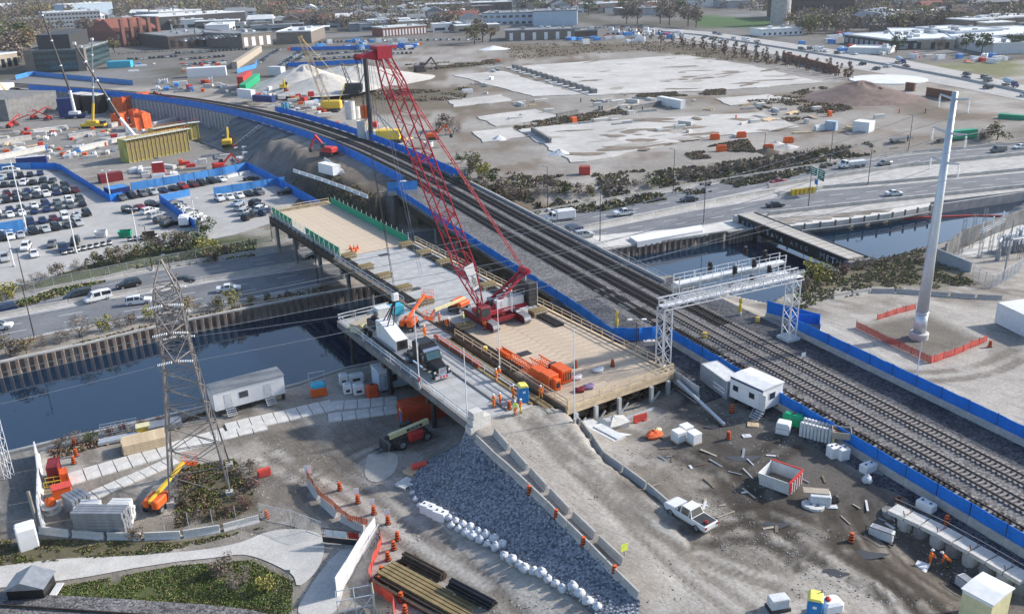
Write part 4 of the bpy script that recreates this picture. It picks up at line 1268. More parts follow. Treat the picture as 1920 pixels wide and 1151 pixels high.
for x,y in((-.5,.6),(.5,.6),(-.3,2.0),(.3,2.0)):
 b=Vector((x,y,2.1 if y<1 else 2.75))
 wl=cr.matrix_basis
 hk_local=Vector((hk.x+cc-ld_c,CA-ld_a,hk.z+ZD-(ZD+.75)-.4))
 MB().bar(b,hk_local,.09,5).build('sling',M['black'],ld)
tlr=thing('low_loader_trailer','dark flat low loader trailer under the white box with rows of twin wheels','trailer',DW(ld_c,ld_a),DROT)
m=MB();bevel_box(m,-1.35,1.35,-6.2,4.2,.45,.72,.04);m.bb(-1.35,-1.05,-6,4,.35,.45).bb(1.05,1.35,-6,4,.35,.45)
m.build('platform',M['steel'],tlr)
MB().bb(-1.4,-1.36,-6.2,4.2,.4,.76).bb(1.36,1.4,-6.2,4.2,.4,.76).build('side_rail',M['dsteel'],tlr)
m=MB().bb(-.5,.5,4.2,9.6,.85,1.15);m.bar((-.4,4,.7),(-.6,6.0,1.7),.12).bar((.4,4,.7),(.6,6.0,1.7),.12)
for y in(5.6,7.0,8.4):m.bb(-1.2,1.2,y-.12,y+.12,.45,.7).bb(-.9,.9,y-.3,y+.3,.9,1.2)
m.build('rear_bogie',M['galv'],tlr)
for y in(5.6,7.0,8.4):
 for x in(-1.25,-.92,.92,1.25):wheel(tlr,(x,y,.5),.5,.28)
m=MB();bevel_box(m,-.7,.9,4.6,7.2,1.25,2.3,.1);m.bar((.2,5,2.3),(.5,6.8,2.9),.2).blob((.2,6.4,2.45),(.5,.5,.35),3)
m.build('power_unit',M['dsteel'],tlr)
m=MB().bb(-.45,.45,-10.4,-6.2,1.0,1.3).bb(-.6,.6,-7.2,-6.2,.6,1.1)
m.build('gooseneck',M['dsteel'],tlr)
tp_c,tp_a=DP(812,706)
tk=thing('semi_truck','black long nosed semi truck tractor with chrome grille and stripes on its bumper','truck',DW(-8.35,tp_a+.2),DROT+math.pi)
B=lambda*a,**k:bevel_box(MB(),*a,**k)
MB().bb(-.48,-.32,-7.4,.6,.75,1.0).bb(.32,.48,-7.4,.6,.75,1.0).bb(-.48,.48,-7.4,-7.2,.7,1.0).bb(-.9,.9,-6.2,-5,.95,1.1).build('chassis',M['dsteel'],tk)
B(-1.2,1.2,-4.3,-2.3,.95,3.75,b=.14).build('sleeper_cab',M['black'],tk)
cabm=MB();prof=[(-2.3,.95),(-.35,.95),(-.35,2.0),(-1.0,3.05),(-1.2,3.35),(-2.3,3.55)]
n=len(prof)
cabm.add([(-1.12,y,z)for y,z in prof]+[(1.12,y,z)for y,z in prof],[(i,i+n,(i+1)%n+n,(i+1)%n)for i in range(n)]+[tuple(range(n)),tuple(range(n,2*n))[::-1]])
cab=cabm.build('cab',M['black'],tk)
MB().quad((-.98,-.38,2.1),(.98,-.38,2.1),(.92,-.97,3.06),(-.92,-.97,3.06)).build('windscreen',M['glassb'],cab,(0,.035,.03))
MB().bb(-1.14,1.14,-2.0,-.95,2.0,2.85).build('side_window',M['glass'],cab)
MB().quad((-1.15,-.8,3.18),(1.15,-.8,3.18),(1.15,-1.25,3.4),(-1.15,-1.25,3.4)).bb(-1.15,1.15,-1.0,-.95,3.0,3.2).build('sun_visor',M['chrome'],cab)
hm=MB();sec=[(-.4,1.05,2.05),(.9,.92,1.85),(1.75,.78,1.65)]
vs=[]
for y,w_,h_ in sec:vs+=[(-w_,y,1.0),(-w_,y,h_-.2),(-w_+.22,y,h_),(w_-.22,y,h_),(w_,y,h_-.2),(w_,y,1.0)]
fs=[(6*i+k,6*i+6+k,6*i+6+(k+1)%6,6*i+(k+1)%6)for i in(0,1)for k in range(6)]+[tuple(range(6)),tuple(range(12,18))[::-1]]
hm.add(vs,fs);hm.build('bonnet',M['black'],tk)
MB().bb(-.55,.55,1.76,1.84,.85,1.68).build('grille',M['chrome'],tk)
MB().bb(-.42,.42,1.845,1.86,.95,1.58).build('grille_mesh',M['steel'],tk)
for s_ in(-1,1):
 fm=MB()
 pr=[(1.75,.75),(1.55,1.2),(1.0,1.42),(.4,1.3),(-.1,.85)]
 for(y0,z0),(y1,z1)in zip(pr[:-1],pr[1:]):
  fm.add([(s_*.75,y0,z0),(s_*1.25,y0,z0),(s_*1.25,y1,z1),(s_*.75,y1,z1),(s_*.75,y0,z0-.06),(s_*1.25,y0,z0-.06),(s_*1.25,y1,z1-.06),(s_*.75,y1,z1-.06)],[(0,1,2,3),(7,6,5,4),(0,4,5,1),(1,5,6,2),(2,6,7,3),(3,7,4,0)])
 fm.build('mudguard',M['black'],tk)
 B(s_*1.0-.16,s_*1.0+.16,1.55,1.72,1.05,1.35,b=.05).build('headlight',M['lampw'],tk)
 MB().bar((s_*1.28,-2.25,.9),(s_*1.28,-2.25,4.15),.1,8).build('exhaust_stack',M['chrome'],tk)
 MB().bar((s_*1.0,-4.1,.75),(s_*1.0,-1.3,.75),.33,10).build('fuel_tank',M['chrome'],tk)
 MB().bb(s_*1.45-.1,s_*1.45+.1,-.75,-.65,2.1,2.75).bar((s_*1.1,-.7,2.4),(s_*1.45,-.7,2.4),.025).build('mirror',M['chrome'],tk)
 MB().bb(s_*1.1-.02,s_*1.1+.05,-4.3,-.4,1.35,1.43).build('gold_stripe',M['ochre'],tk)
 wheel(tk,(s_*1.02,.85,.52),.52,.32,rim='chrome')
 for y in(-5.3,-6.6):
  wheel(tk,(s_*1.08,y,.52),.52,.3,rim='chrome');wheel(tk,(s_*.76,y,.52),.52,.3)
bm=MB();bevel_box(bm,-1.2,1.2,1.86,2.1,.4,.82,.05);bu=bm.build('bumper',M['chrome'],tk)
for k in range(3):MB().bb(-.52+k*.42,-.30+k*.42,2.1,2.115,.42,.8).build('red_stripe',M['redbin'],bu)
MB().bb(-.8,.8,-4.32,-4.302,1.2,3.3).build('rear_panel',M['dsteel'],tk)
#  near yard: barriers, drums, bags
_JM={}
def jersey(px_list,z=None,L=3.8,h=.86,mt='conc',names=None,group='concrete barriers',off=0,zf=None):
 P=[]
 for a in px_list:
  p=GT(*a)if z is None else G(a[0],a[1],z)
  P.append((p.x,p.y))
 P=resample(P,step=L)
 k=(round(L,2),round(h,2),mt)
 if k not in _JM:
  pr=[(-.3,0),(.3,0),(.3,.08),(.12,.36),(.08,h),(-.08,h),(-.12,.36),(-.3,.08)]
  l=L-.08
  m=MB();n=8
  m.add([(-l/2,y,q)for y,q in pr]+[(l/2,y,q)for y,q in pr],[(i,i+n,(i+1)%n+n,(i+1)%n)for i in range(n)]+[tuple(range(n))[::-1],tuple(range(n,2*n))])
  _JM[k]=m.mesh('jersey_barrier',[M[mt]])
 for i,(a,b)in enumerate(zip(P[:-1],P[1:])):
  za=terr(*a)if z is None else z;zb=terr(*b)if z is None else z
  o=inst('jersey_barrier',_JM[k],None,((a[0]+b[0])/2,(a[1]+b[1])/2,(za+zb)/2-.03+rnd.uniform(-.02,.02)),heading(a,b)+rnd.uniform(-.02,.02),label=ORD[i]+' concrete barrier '+names,cat='barrier',group=group)
  o.rotation_euler=(0,-math.atan2(zb-za,L),o.rotation_euler.z)
jersey([(893,826),(960,888),(1010,936),(1050,975),(1095,1020),(1145,1070),(1198,1124)],names='from the trestle in the row beside the gravel slope')
jersey([(925,812),(975,868),(1008,900),(1040,938),(1083,978),(1126,1018),(1172,1062)],names='from the trestle on the left side of the haul ramp')
jersey([(1070,782),(1108,822),(1140,868),(1164,882),(1212,916),(1254,952)],names='from the trestle on the right side of the haul ramp')
jersey([(577,905),(600,940),(634,972),(660,992),(690,1000)],names='from the top in the curved row by the left gate',mt='concl')
jersey([(560,940),(590,960),(622,988),(650,1000)],names='from the top in the inner row by the left gate',mt='concd')if False else None
jersey([(72,998),(180,1010),(300,1011),(400,1000),(490,976)],names='from the left in the long row behind the white path',mt='concl')
jersey([(82,1000),(75,960),(78,900),(73,835)],names='from the front in the pale wall left of the red containers',h=2.0,mt='whited')
jersey([(1560,560),(1640,548),(1760,556),(1880,562)],names='from the left behind the monopole yard',mt='conc')
jersey([(550,322),(600,338),(650,356),(690,372)],names='from the far end on the dirt bank above the trestle',mt='whited',z=-.2)
jersey([(608,300),(645,325)],names='beside the white box on the dirt bank',mt='whited',z=-.2)
dr=thing('traffic_drum','x','traffic drum',(0,0,0),0,'orange traffic drums')
MB().lathe([(.34,0),(.34,.09),(.28,.1)],n=12).build('rubber_base',M['rubber'],dr)
MB().lathe([(.265,.09),(.255,.45),(.235,.46),(.225,.8),(.2,.82),(.19,1.0),(.06,1.02)],n=12).build('drum_body',M['orange'],dr)
for z0,z1,r0 in((.26,.40,.268),(.54,.68,.24),(.84,.93,.205)):
 MB().lathe([(r0,z0),(r0-.006,z1)],n=12).build('band',M['black'],dr)
def zc(i,x,y):
 ox,oy=((0,570),(480,570),(960,570),(1440,570),(0,860),(480,860),(960,860),(1440,860))[i-1]
 k=3.969 if i<5 else 3.956
 return ox+x/k,oy+y/k
DR=[]
for i,(x,y)in enumerate([(622,230),(757,325),(875,408),(980,482),(1050,600),(1024,672),(980,750),(934,862),(920,930),(1078,1055),(1108,1150)]):
 DR.append((GT(*zc(6,x,y)),ORD[i]+' orange drum from the top in the line along the curving dirt road'))
for i,(x,y)in enumerate([(130,262),(330,440),(530,645),(760,858)]):
 DR.append((GT(*zc(7,x,y)),ORD[i]+' orange drum from the top wedged between barriers by the gravel'))
DR+=[(GT(*zc(8,1322,485)),'orange drum on the dark ballast strip near the pile wall'),(GT(*zc(8,616,615)),'orange drum with a white sheet in the churned mud'),(DW(*DP(*zc(3,748,462))),'orange drum standing alone on the timber deck'),(DW(*DP(*zc(3,472,470))),'thin orange marker drum behind the white pole on the timber deck'),(DW(*DP(*zc(2,1885,780))),'orange drum on the concrete lane beside the workers'),(GT(*zc(3,1636,805)),'orange drum beside the white office trailer wheels'),(GT(*zc(3,1610,1005)),'orange drum at the foot of the long grey strut'),(GT(*zc(1,570,1130)),'orange drum near the river wall left of the timber stack'),(GT(*zc(1,556,1050)),'orange drum at the weedy bank left of the timber stack'),(GT(*zc(5,550,35)),'orange drum on the concrete pad near the red containers'),(GT(*zc(6,82,440)),'orange drum beside the mesh gate below the lattice tower'),(GT(*zc(4,1650,320)),'dark orange drum at the corner of the monopole enclosure')]
dr.location=DR[0][0];dr['label']=DR[0][1]
for p,lb in DR[1:]:dup(dr,p,rnd.uniform(0,6),lb)
def board(px,py,lb,w=.6,h=.75,mt='white',zh=1.35,sup='dsteel',rz=.2):
 p=GT(px,py)
 t=thing('board_sign',lb,'sign',p,rz)
 MB().bar((0,0,0),(0,0,zh),.03).build('sign_post',M[sup],t)
 MB().bb(-w/2,w/2,-.05,-.02,zh-h*.35,zh+h*.65).build('sign_board',M[mt],t)
 return t
board(*zc(6,751,322),'small white board above the second orange drum');board(*zc(6,868,402),'small white board above the third orange drum')
board(*zc(6,980,478),'small white board above the fourth orange drum');board(*zc(6,395,160),'white board with an orange drum at the top of the curved barrier',.75,1.0)
board(*zc(6,250,950),'small grey sign on a post beside the white path',.55,.4,'steel',1.8,rz=0)
board(*zc(7,830,765),'yellow roadside sign at the lower end of the haul ramp',.75,.75,'lime',1.5,rz=.5)
board(1503,700,'small white sign on a post behind the blue fence',.6,.6,'white',2.6,rz=.3)
bg_=[MB().blob((0,0,.42),(.55,.52,.52),s,0,10,7,.17,.3).blob((.05,.02,.95),(.2,.2,.14),s+9,0,6,4,.25).mesh('bulk_bag',[M['bag']],True)for s in range(5)]
BG=[(i,zc(6,x,y),ORD[i]+' white bulk bag from the blocks in the upper row along the gravel')for i,(x,y)in enumerate([(1430,450),(1482,478),(1537,503),(1592,530),(1648,560),(1707,585),(1767,615),(1827,648),(1842,735)])]
BG+=[(i,zc(6,x,y),ORD[i]+' white bulk bag from the blocks in the lower row along the gravel')for i,(x,y)in enumerate([(1452,505),(1502,535),(1557,565),(1607,588),(1662,615),(1717,645),(1782,675),(1890,770)])]
BG+=[(i,zc(7,x,y),ORD[i]+' white bulk bag in the single row running down to the gravel tip')for i,(x,y)in enumerate([(2,765),(52,795),(92,828),(160,848),(215,870),(267,908),(322,940),(376,980),(450,965),(502,1020),(562,1075),(632,1112)])]
BG+=[(i,zc(6,x,y),ORD[i]+' sagging white bag at the upper left edge of the gravel')for i,(x,y)in enumerate([(1150,205),(1160,262),(1182,312),(1210,355),(1245,370)])]
BG+=[(0,zc(8,735,175),'lone white bag on dark ground near the blue fence'),(0,(1218,818),'pale bag lying beside the red wrapped pallet')]
for i,(k,(px,py),lb)in enumerate(BG):
 p=GT(px,py)
 o=inst('bulk_bag',bg_[i%5],None,(p.x,p.y,p.z-.05),rnd.uniform(0,6),label=lb,cat='bag',group='white bulk bags')
 sc=rnd.uniform(.74,1.02)*(.75 if 'sagging' in lb else 1);o.scale=(sc,sc*rnd.uniform(.9,1.1),sc*rnd.uniform(.85,1.05))
def lblock(px,py,lb,rz=.3,size=(1.5,.8,.8),mt='whited',z=None):
 p=GT(px,py)if z is None else Vector(G(px,py,z))
 t=thing('concrete_block',lb,'concrete block',p,rz,'loose concrete blocks')
 x,y,z_=size
 bevel_box(MB(),-x/2,x/2,-y/2,y/2,-.05,z_,.05).build('block',M[mt],t)
 m=MB()
 for q in(-x*.25,x*.25):m.bar((q,0,z_),(q,0,z_+.08),.12,8)
 m.build('lifting_eye',M['dsteel'],t)
for i,(x,y)in enumerate([(1275,395),(1325,420),(1370,445)]):lblock(*zc(6,x,y),ORD[i]+' white concrete block from the left between bags and gravel',-.55,(1.5,1.0,1.0),'white')
lblock(*zc(3,280,815),'white concrete block alone on the ramp near the workers',-.65,(1.7,.9,.9),'white')
lblock(*zc(3,1018,308),'pale concrete block below the blue fence near the black lamp post',0,(1.7,.8,.8),'whited')
lblock(*zc(8,740,90),'white block on the dark ground nearest the upright pallet',.5,(1.7,1,.9),'white')
lblock(*zc(8,966,125),'pale grey block against the blue fence base',-.5,(1.8,.9,.8),'concl')
lblock(*zc(8,1170,370),'white block with holes on the ballast strip above the pile wall',-1.0,(1.7,1.0,.8),'white')
lblock(*zc(7,1690,60),'x',0)if False else None
from mathutils.geometry import delaunay_2d_cdt
def cdt_sheet(P,step,hf):
 B=resample(list(P)+[P[0]],step=step)[:-1]
 X,Y=np.meshgrid(np.arange(B[:,0].min(),B[:,0].max(),step),np.arange(B[:,1].min(),B[:,1].max(),step));X=X.ravel();Y=Y.ravel()
 D=np.full(X.shape,9.0)
 for b in B:D=np.minimum(D,np.hypot(X-b[0],Y-b[1]))
 ok=inside([tuple(p[:2])for p in P],X,Y)&(D>step*.55);n=len(B)
 pts=[Vector((x,y))for x,y in B]+[Vector((x,y))for x,y in zip(X[ok],Y[ok])]
 v,_,f,*_r=delaunay_2d_cdt(pts,[(k,(k+1)%n)for k in range(n)],[],1,1e-5)
 vx=np.array([q.x for q in v]);vy=np.array([q.y for q in v]);z=hf(vx,vy)
 return[(a,b,c)for a,b,c in zip(vx,vy,z)],[tuple(q)for q in f]
gp=[(893,826),(960,890),(1010,940),(1050,980),(1095,1025),(1145,1075),(1200,1128),(1195,1160),(1125,1160),(1060,1112),(990,1062),(930,1035),(870,990),(800,962),(772,935),(770,905),(800,868),(850,838)]
GP=[tuple(GT(a,b)[:2])for a,b in gp]
vv,ff=cdt_sheet(GP,.45,lambda x,y:np.array([terr(a,b)for a,b in zip(x,y)])+.10+fbm(x,y,1.0,9,3)*.16)
gm=MB()
gm.add(vv,ff);gm.build('gravel_bed',M['gravel'],kind='structure')
sm=MB();r=random.Random(4)
cube8=[(-1,-1,-1),(1,-1,-1),(1,1,-1),(-1,1,-1),(-1,-1,1),(1,-1,1),(1,1,1),(-1,1,1)]
for q in range(8000):
 v=vv[r.randrange(len(vv))];s=r.uniform(.04,.10)
 a=r.uniform(0,6);ca_,sa_=math.cos(a),math.sin(a)
 pts=[]
 for x,y,z in cube8:
  x*=s*r.uniform(.5,1.1);y*=s*r.uniform(.5,1.1);z*=s*r.uniform(.4,.9)
  pts.append((v[0]+x*ca_-y*sa_,v[1]+x*sa_+y*ca_,v[2]+z+.03))
 sm.add(pts,[(3,2,1,0),(4,5,6,7),(0,1,5,4),(1,2,6,5),(2,3,7,6),(3,0,4,7)],r.choice((0,0,1,2)))
M['st1']=mat('stone_blue',(0.18,0.207,0.25),.9);M['st2']=mat('stone_dark',(0.095,0.11,0.14),.9);M['st3']=mat('stone_pale',(0.37,0.395,0.43),.9)
sm.build('crushed_stone',[M['st1'],M['st2'],M['st3']],kind='stuff')
def net_fence(name,lb,pts,h=1.1,mt='orangem',z=None,zoff=0,step=2.2):
 P=[GT(*a)if z is None else G(a[0],a[1],z)for a in pts]
 R_=resample([(p.x,p.y)for p in P],step=step/3)
 o=(R_[0][0],R_[0][1],terr(*R_[0])if z is None else z)
 t=thing(name,lb,'safety fence',o)
 r=random.Random(len(pts))
 top=[];bot=[]
 for i,p in enumerate(R_):
  zz=(terr(*p)if z is None else z)-o[2]+zoff
  w=r.uniform(-.12,.12)
  bot.append((p[0]-o[0]+w,p[1]-o[1],zz+.03));top.append((p[0]-o[0]+w*.6+r.uniform(-.08,.08),p[1]-o[1],zz+h+r.uniform(-.14,.04)))
 n=len(R_);m=MB()
 for i in range(n-1):
  for q in range(7):
   f0,f1=q/7,q/7+.105
   A=Vector(bot[i]).lerp(Vector(top[i]),f0);B_=Vector(bot[i+1]).lerp(Vector(top[i+1]),f0)
   C_=Vector(bot[i+1]).lerp(Vector(top[i+1]),f1);D_=Vector(bot[i]).lerp(Vector(top[i]),f1)
   m.quad(A,B_,C_,D_)
  for q in range(3):
   f0=q/3
   A=Vector(bot[i]).lerp(Vector(bot[i+1]),f0);B_=Vector(bot[i]).lerp(Vector(bot[i+1]),f0+.15)
   C_=Vector(top[i]).lerp(Vector(top[i+1]),f0+.15);D_=Vector(top[i]).lerp(Vector(top[i+1]),f0)
   m.quad(A,B_,C_,D_)
 m.build('netting',M[mt],t)
 pm=MB().bar((0,0,-.1),(0,0,h+.12),.03).mesh('stake',[M['rust']])
 for i in range(0,n,3):inst('stake',pm,t,bot[i])
 return t
net_fence('orange_net_fence','orange netting along the top of the curved barrier row',[(577,903),(600,938),(634,968),(662,988),(692,994)],.9,'orangem',zoff=.6)
net_fence('orange_net_fence','red netting winding down beside the drums to the bottom edge',[(712,998),(716,1025),(703,1055),(692,1085),(700,1110),(722,1122),(742,1136),(738,1158)],1.2,'redm')
net_fence('orange_net_fence','red netting enclosing the square pit of the monopole',[(1604,614),(1655,640),(1700,660),(1745,682),(1800,662),(1850,640)],1.1,'redm')
net_fence('orange_net_fence','torn red netting at the far corner of the monopole pit',[(1645,600),(1685,588),(1715,580)],1.0,'redm')
def panel_fence(name,lb,pts,h,mt,pl=2.2,post='galv',z=None,mesh=False):
 P=[GT(*a)if z is None else G(a[0],a[1],z)for a in pts]
 R_=resample([(p.x,p.y)for p in P],step=pl)
 o=(R_[0][0],R_[0][1],terr(*R_[0])if z is None else z)
 t=thing(name,lb,'fence',o)
 for a,b in zip(R_[:-1],R_[1:]):
  za=(terr(*a)if z is None else z)-o[2];zb=(terr(*b)if z is None else z)-o[2]
  L_=math.hypot(*(b-a));hd=heading(a,b)
  c=((a[0]+b[0])/2-o[0],(a[1]+b[1])/2-o[1],(za+zb)/2)
  m=MB()
  if mesh:
   for q in np.arange(-L_/2,L_/2,.22):m.bar((q,0,.1),(q,0,h),.011,3,cap=False)
   for q in np.arange(.1,h,.24):m.bar((-L_/2,0,q),(L_/2,0,q),.011,3,cap=False)
   m.bar((-L_/2,0,h),(L_/2,0,h),.03).bar((-L_/2,0,.1),(L_/2,0,.1),.03)
  else:
   m.bb(-L_/2+.03,L_/2-.03,-.03,.03,.05,h)
  m.build('panel',M[mt],t,c,hd)
  MB().bar((0,0,-.1),(0,0,h+.08),.045).build('post',M[post],t,(a[0]-o[0],a[1]-o[1],za))
 return t
panel_fence('hoarding','pale blue-grey hoarding leaning down to the bottom edge by the shaded path',[(706,1004),(680,1040),(655,1085),(632,1120)],2.3,'whited')
panel_fence('mesh_fence','grey chain link fence across the end of the white path with signs',[(546,985),(575,997),(606,1008)],2.0,'galv',mesh=True)
panel_fence('mesh_fence','brownish chain link fence in front of the weeds under the lattice tower',[(310,1000),(380,990),(440,982),(488,972)],2.2,'brown',mesh=True)
panel_fence('mesh_fence','chain link gate below the orange drum at the end of the barrier row',[(488,973),(515,980),(543,986)],2.0,'galv',mesh=True)
panel_fence('mesh_fence','grey railing with white rails beside the leaning hoarding',[(712,1000),(694,1028),(682,1048)],1.2,'whited',mesh=True)
g0,g1=GT(606,1018),GT(678,1022)
t=thing('site_gate','dark steel site gate carrying rows of white and red notices','gate',g0,heading(g0,g1))
L_=(g1-g0).length
m=MB().bar((0,0,.2),(L_,0,.2),.05).bar((0,0,1.9),(L_,0,1.9),.05).bar((0,0,1.1),(L_,0,1.1),.04)
for q in np.linspace(0,L_,24):m.bar((q,0,.2),(q,0,1.9),.02)
m.bb(0,L_,-.02,.02,.2,.8)
m.build('gate_frame',M['dsteel'],t)
for i,(x,w_,mt)in enumerate(((.4,.8,'white'),(1.3,.7,'white'),(2.0,.7,'white'),(2.9,.8,'redbin'),(L_-.9,.7,'redbin'),(L_-.1,1.0,'white'))):
 MB().bb(x,x+w_,-.08,-.05,1.0,1.75).build('notice',M[mt],t)
p=GT(668,1150)
t=thing('scaffold_stair','grey tube scaffold with a cream end sheet at the bottom edge','scaffold',p,.25)
m=MB()
for x in(-1.6,0,1.6):
 for y in(-.7,.7):m.bar((x,y,0),(x,y,2.4),.05)
for z in(1.2,2.3):
 for y in(-.7,.7):m.bar((-1.6,y,z),(1.6,y,z),.045)
 for x in(-1.6,0,1.6):m.bar((x,-.7,z),(x,.7,z),.045)
m.bar((-1.6,-.7,0),(0,-.7,2.3),.04).bar((0,-.7,0),(1.6,-.7,2.3),.04)
m.build('tube_frame',M['galv'],t)
MB().bb(1.68,1.74,-.8,.8,.6,2.5).build('end_sheet',M['cream'],t)
#  cars
CARC={'white':(0.74,0.75,0.76),'silver':(0.42,0.44,0.46),'grey':(0.13,0.14,0.15),'black':(0.012,0.013,0.015),'dark blue':(0.012,0.025,0.085),'red':(0.30,0.018,0.02),'dark grey':(0.045,0.05,0.055),'pale blue':(0.33,0.42,0.52),'maroon':(0.09,0.012,0.02),'blue':(0.03,0.08,0.26)}
for k,c in CARC.items():
 M['car_'+k]=mat('car_paint_'+k.replace(' ','_'),c,0.28,0.0,var=0.05,spec=0.6,fine=0.03)
CARS={'sedan':(4.7,1.42,[(-2.35,.42,.72,.72,.80,.62),(-2.2,.25,.85,.88,1.0,.74),(-1.35,.22,.9,.92,1.04,.78),(-.75,.2,.91,.93,1.42,.62),(.35,.2,.91,.92,1.42,.62),(1.1,.2,.91,.9,.98,.78),(2.1,.25,.86,.72,.80,.70),(2.35,.4,.7,.6,.66,.6)],(3,4),.33,1.38,-1.35),'suv':(4.7,1.72,[(-2.35,.5,.78,.85,.95,.7),(-2.25,.35,.9,1.0,1.15,.8),(-1.95,.3,.93,1.02,1.66,.68),(-.6,.28,.94,1.02,1.72,.70),(.35,.28,.94,1.0,1.68,.70),(1.15,.28,.93,.98,1.08,.82),(2.15,.33,.9,.88,.95,.76),(2.35,.5,.76,.75,.8,.66)],(2,4),.37,1.42,-1.38),'van':(5.0,1.95,[(-2.5,.5,.85,.9,1.0,.8),(-2.42,.35,.95,1.05,1.8,.8),(-.5,.3,.96,1.08,1.95,.8),(.9,.3,.96,1.05,1.9,.78),(1.7,.3,.95,1.0,1.12,.82),(2.3,.35,.9,.85,.95,.76),(2.5,.5,.8,.75,.8,.7)],(1,3),.36,1.5,-1.5),'pickup':(5.4,1.82,[(-2.7,.6,.88,.95,1.02,.86),(-2.66,.45,.93,1.0,1.06,.9),(-.95,.4,.94,1.02,1.08,.9),(-.62,.38,.94,1.06,1.78,.70),(.45,.38,.94,1.05,1.80,.70),(1.2,.38,.94,1.1,1.23,.86),(2.4,.42,.93,1.04,1.14,.84),(2.7,.5,.84,.9,1.0,.74)],(3,4),.42,1.7,-1.62),}
_CM={}
def car_mesh(kind):
 if kind in _CM:return _CM[kind]
 L_,H_,st,cab_,wr,wf,wb=CARS[kind]
 m=MB();vs=[]
 for x,zb,w,zs,zt,wt in st:
  vs+=[(x,-w*.92,zb),(x,-w,zb+.22),(x,-w,zs),(x,-wt,zt),(x,wt,zt),(x,w,zs),(x,w,zb+.22),(x,w*.92,zb)]
 fs=[]
 for i in range(len(st)-1):
  for k in range(8):
   fs.append((8*i+k,8*i+(k+1)%8,8*i+8+(k+1)%8,8*i+8+k))
 fs+=[tuple(range(8))[::-1],tuple(8*(len(st)-1)+k for k in range(8))]
 m.add(vs,fs)
 g=MB()
 def pane(i,j,a0,b0,a1,b1,side):
  P4=[Vector(vs[8*i+a0]),Vector(vs[8*i+b0]),Vector(vs[8*j+b1]),Vector(vs[8*j+a1])]
  c=sum(P4,Vector())/4
  nn=(P4[1]-P4[0]).cross(P4[3]-P4[0]).normalized()
  if nn.dot(c-Vector((c.x,0,.6)))<0:nn=-nn
  k=.86
  Q=[c+(p-c)*k+nn*.018 for p in P4]
  g.add(Q,[(0,1,2,3)])
 c0,c1=cab_
 pane(c1,c1+1,3,4,3,4,0)
 pane(c0-1,c0,3,4,3,4,0)
 for i in range(c0-1,c1+1):
  for a,b in((2,3),(5,4)):
   pane(i,i+1,a,b,a,b,1)
 lampf=MB();lampb=MB()
 xf=st[-2][0];xb=st[1][0]
 for s_ in(-1,1):
  w=st[-2][2]
  lampf.box((xf+.08,s_*(w-.2),st[-2][3]-.06),(.14,.34,.13),0)
  w=st[1][2]
  lampb.box((xb-.04,s_*(w-.14),st[1][3]-.12),(.12,.22,.2),0)
 bed=None
 if kind=='pickup':
  bed=MB().bb(-2.55,-1.0,-.8,.8,1.06,1.10)
 _CM[kind]=(m,g,lampf,lampb,bed,{})
 return _CM[kind]
def car(kind,col,loc,rz,lb,group=None,name=None,small=False):
 m,g,lf,lb_,bed,cache=car_mesh(kind)
 nm=name or{'sedan':'car','suv':'suv','van':'van','pickup':'pickup_truck'}[kind]
 if 'g' not in cache:
  cache['g']=g.mesh('window',[M['glass']]);cache['lf']=lf.mesh('headlight',[M['lampw']]);cache['lb']=lb_.mesh('tail_light',[M['lampr']])
  if bed:cache['bed']=bed.mesh('bed_cover',[M['dsteel']])
 if col not in cache:cache[col]=m.mesh('car_body',[M['car_'+col]])
 t=thing(nm,lb,{'sedan':'car','suv':'car','van':'van','pickup':'pickup truck'}[kind],loc,rz,group)
 inst('body',cache[col],t);inst('window',cache['g'],t)
 if bed:inst('bed_cover',cache['bed'],t)
 L_,H_,st,cab_,wr,wf,wb=CARS[kind]
 for x in(wf,wb):
  for y in(-.82,.82):
   wheel(t,(x,y,wr),wr,.24,'Y',sub=not small)
 if not small:
  inst('headlight',cache['lf'],t);inst('tail_light',cache['lb'],t)
 return t
a,b=GT(1263,965),GT(1306,995)
pk=car('pickup','white',(a+b)/2+Vector((.55,.35,0)),heading(b,a),'white crew cab pickup parked nose up at the end of the ramp barriers')
MB().blob((-2.3,.3,1.2),(.22,.22,.16),2).build('red_canister',M['redbin'],pk)
zr_=zA+.01
def hcar(kind,col,p0,p1,lb,small=False,z=zr_):
 a,b=G(*p0,z),G(*p1,z)
 return car(kind,col,(a+b)/2,heading(a,b),lb,'vehicles on the highway',small=small)
hcar('suv','black',(262,534),(222,543),'black SUV on the far left lanes right of the white van')
hcar('van','black',(165,556),(128,566),'black minivan just ahead of the white van on the highway')
hcar('van','white',(206,558),(162,569),'white van with dark roof tailing the black minivan')
hcar('suv','white',(240,572),(281,567),'white SUV on the near lanes just left of the lattice tower')
hcar('sedan','dark grey',(328,532),(362,528),'dark sedan half hidden by the lattice tower top')
hcar('sedan','white',(408,548),(450,543),'white sedan on the near lanes right of the lattice tower')
hcar('suv','dark blue',(25,582),(-10,590),'dark blue car at the left edge of the highway')
hcar('suv','white',(-18,620),(14,616),'white car cut by the left edge behind the bushes')
hcar('sedan','black',(612,480),(575,486),'black car in the shade under the trestle')
hcar('pickup','white',(1190,402),(1149,406),'white pickup on the highway right of the railway')
hcar('sedan','dark grey',(1308,376),(1275,379),'dark coupe on the middle lanes behind the lamp post')
hcar('suv','dark blue',(1062,437),(1090,430),'dark blue car emerging from under the railway bridge')
hcar('suv','silver',(1078,447),(1112,443),'pale green-grey SUV emerging from under the railway bridge')
hcar('sedan','red',(1472,343),(1446,346),'red car on the upper viaduct carriageway left of the green sign')
hcar('sedan','grey',(1670,308),(1646,312),'grey sedan behind the dump truck on the viaduct')
hcar('sedan','white',(1662,367),(1690,366),'white hatchback on the lower viaduct carriageway')
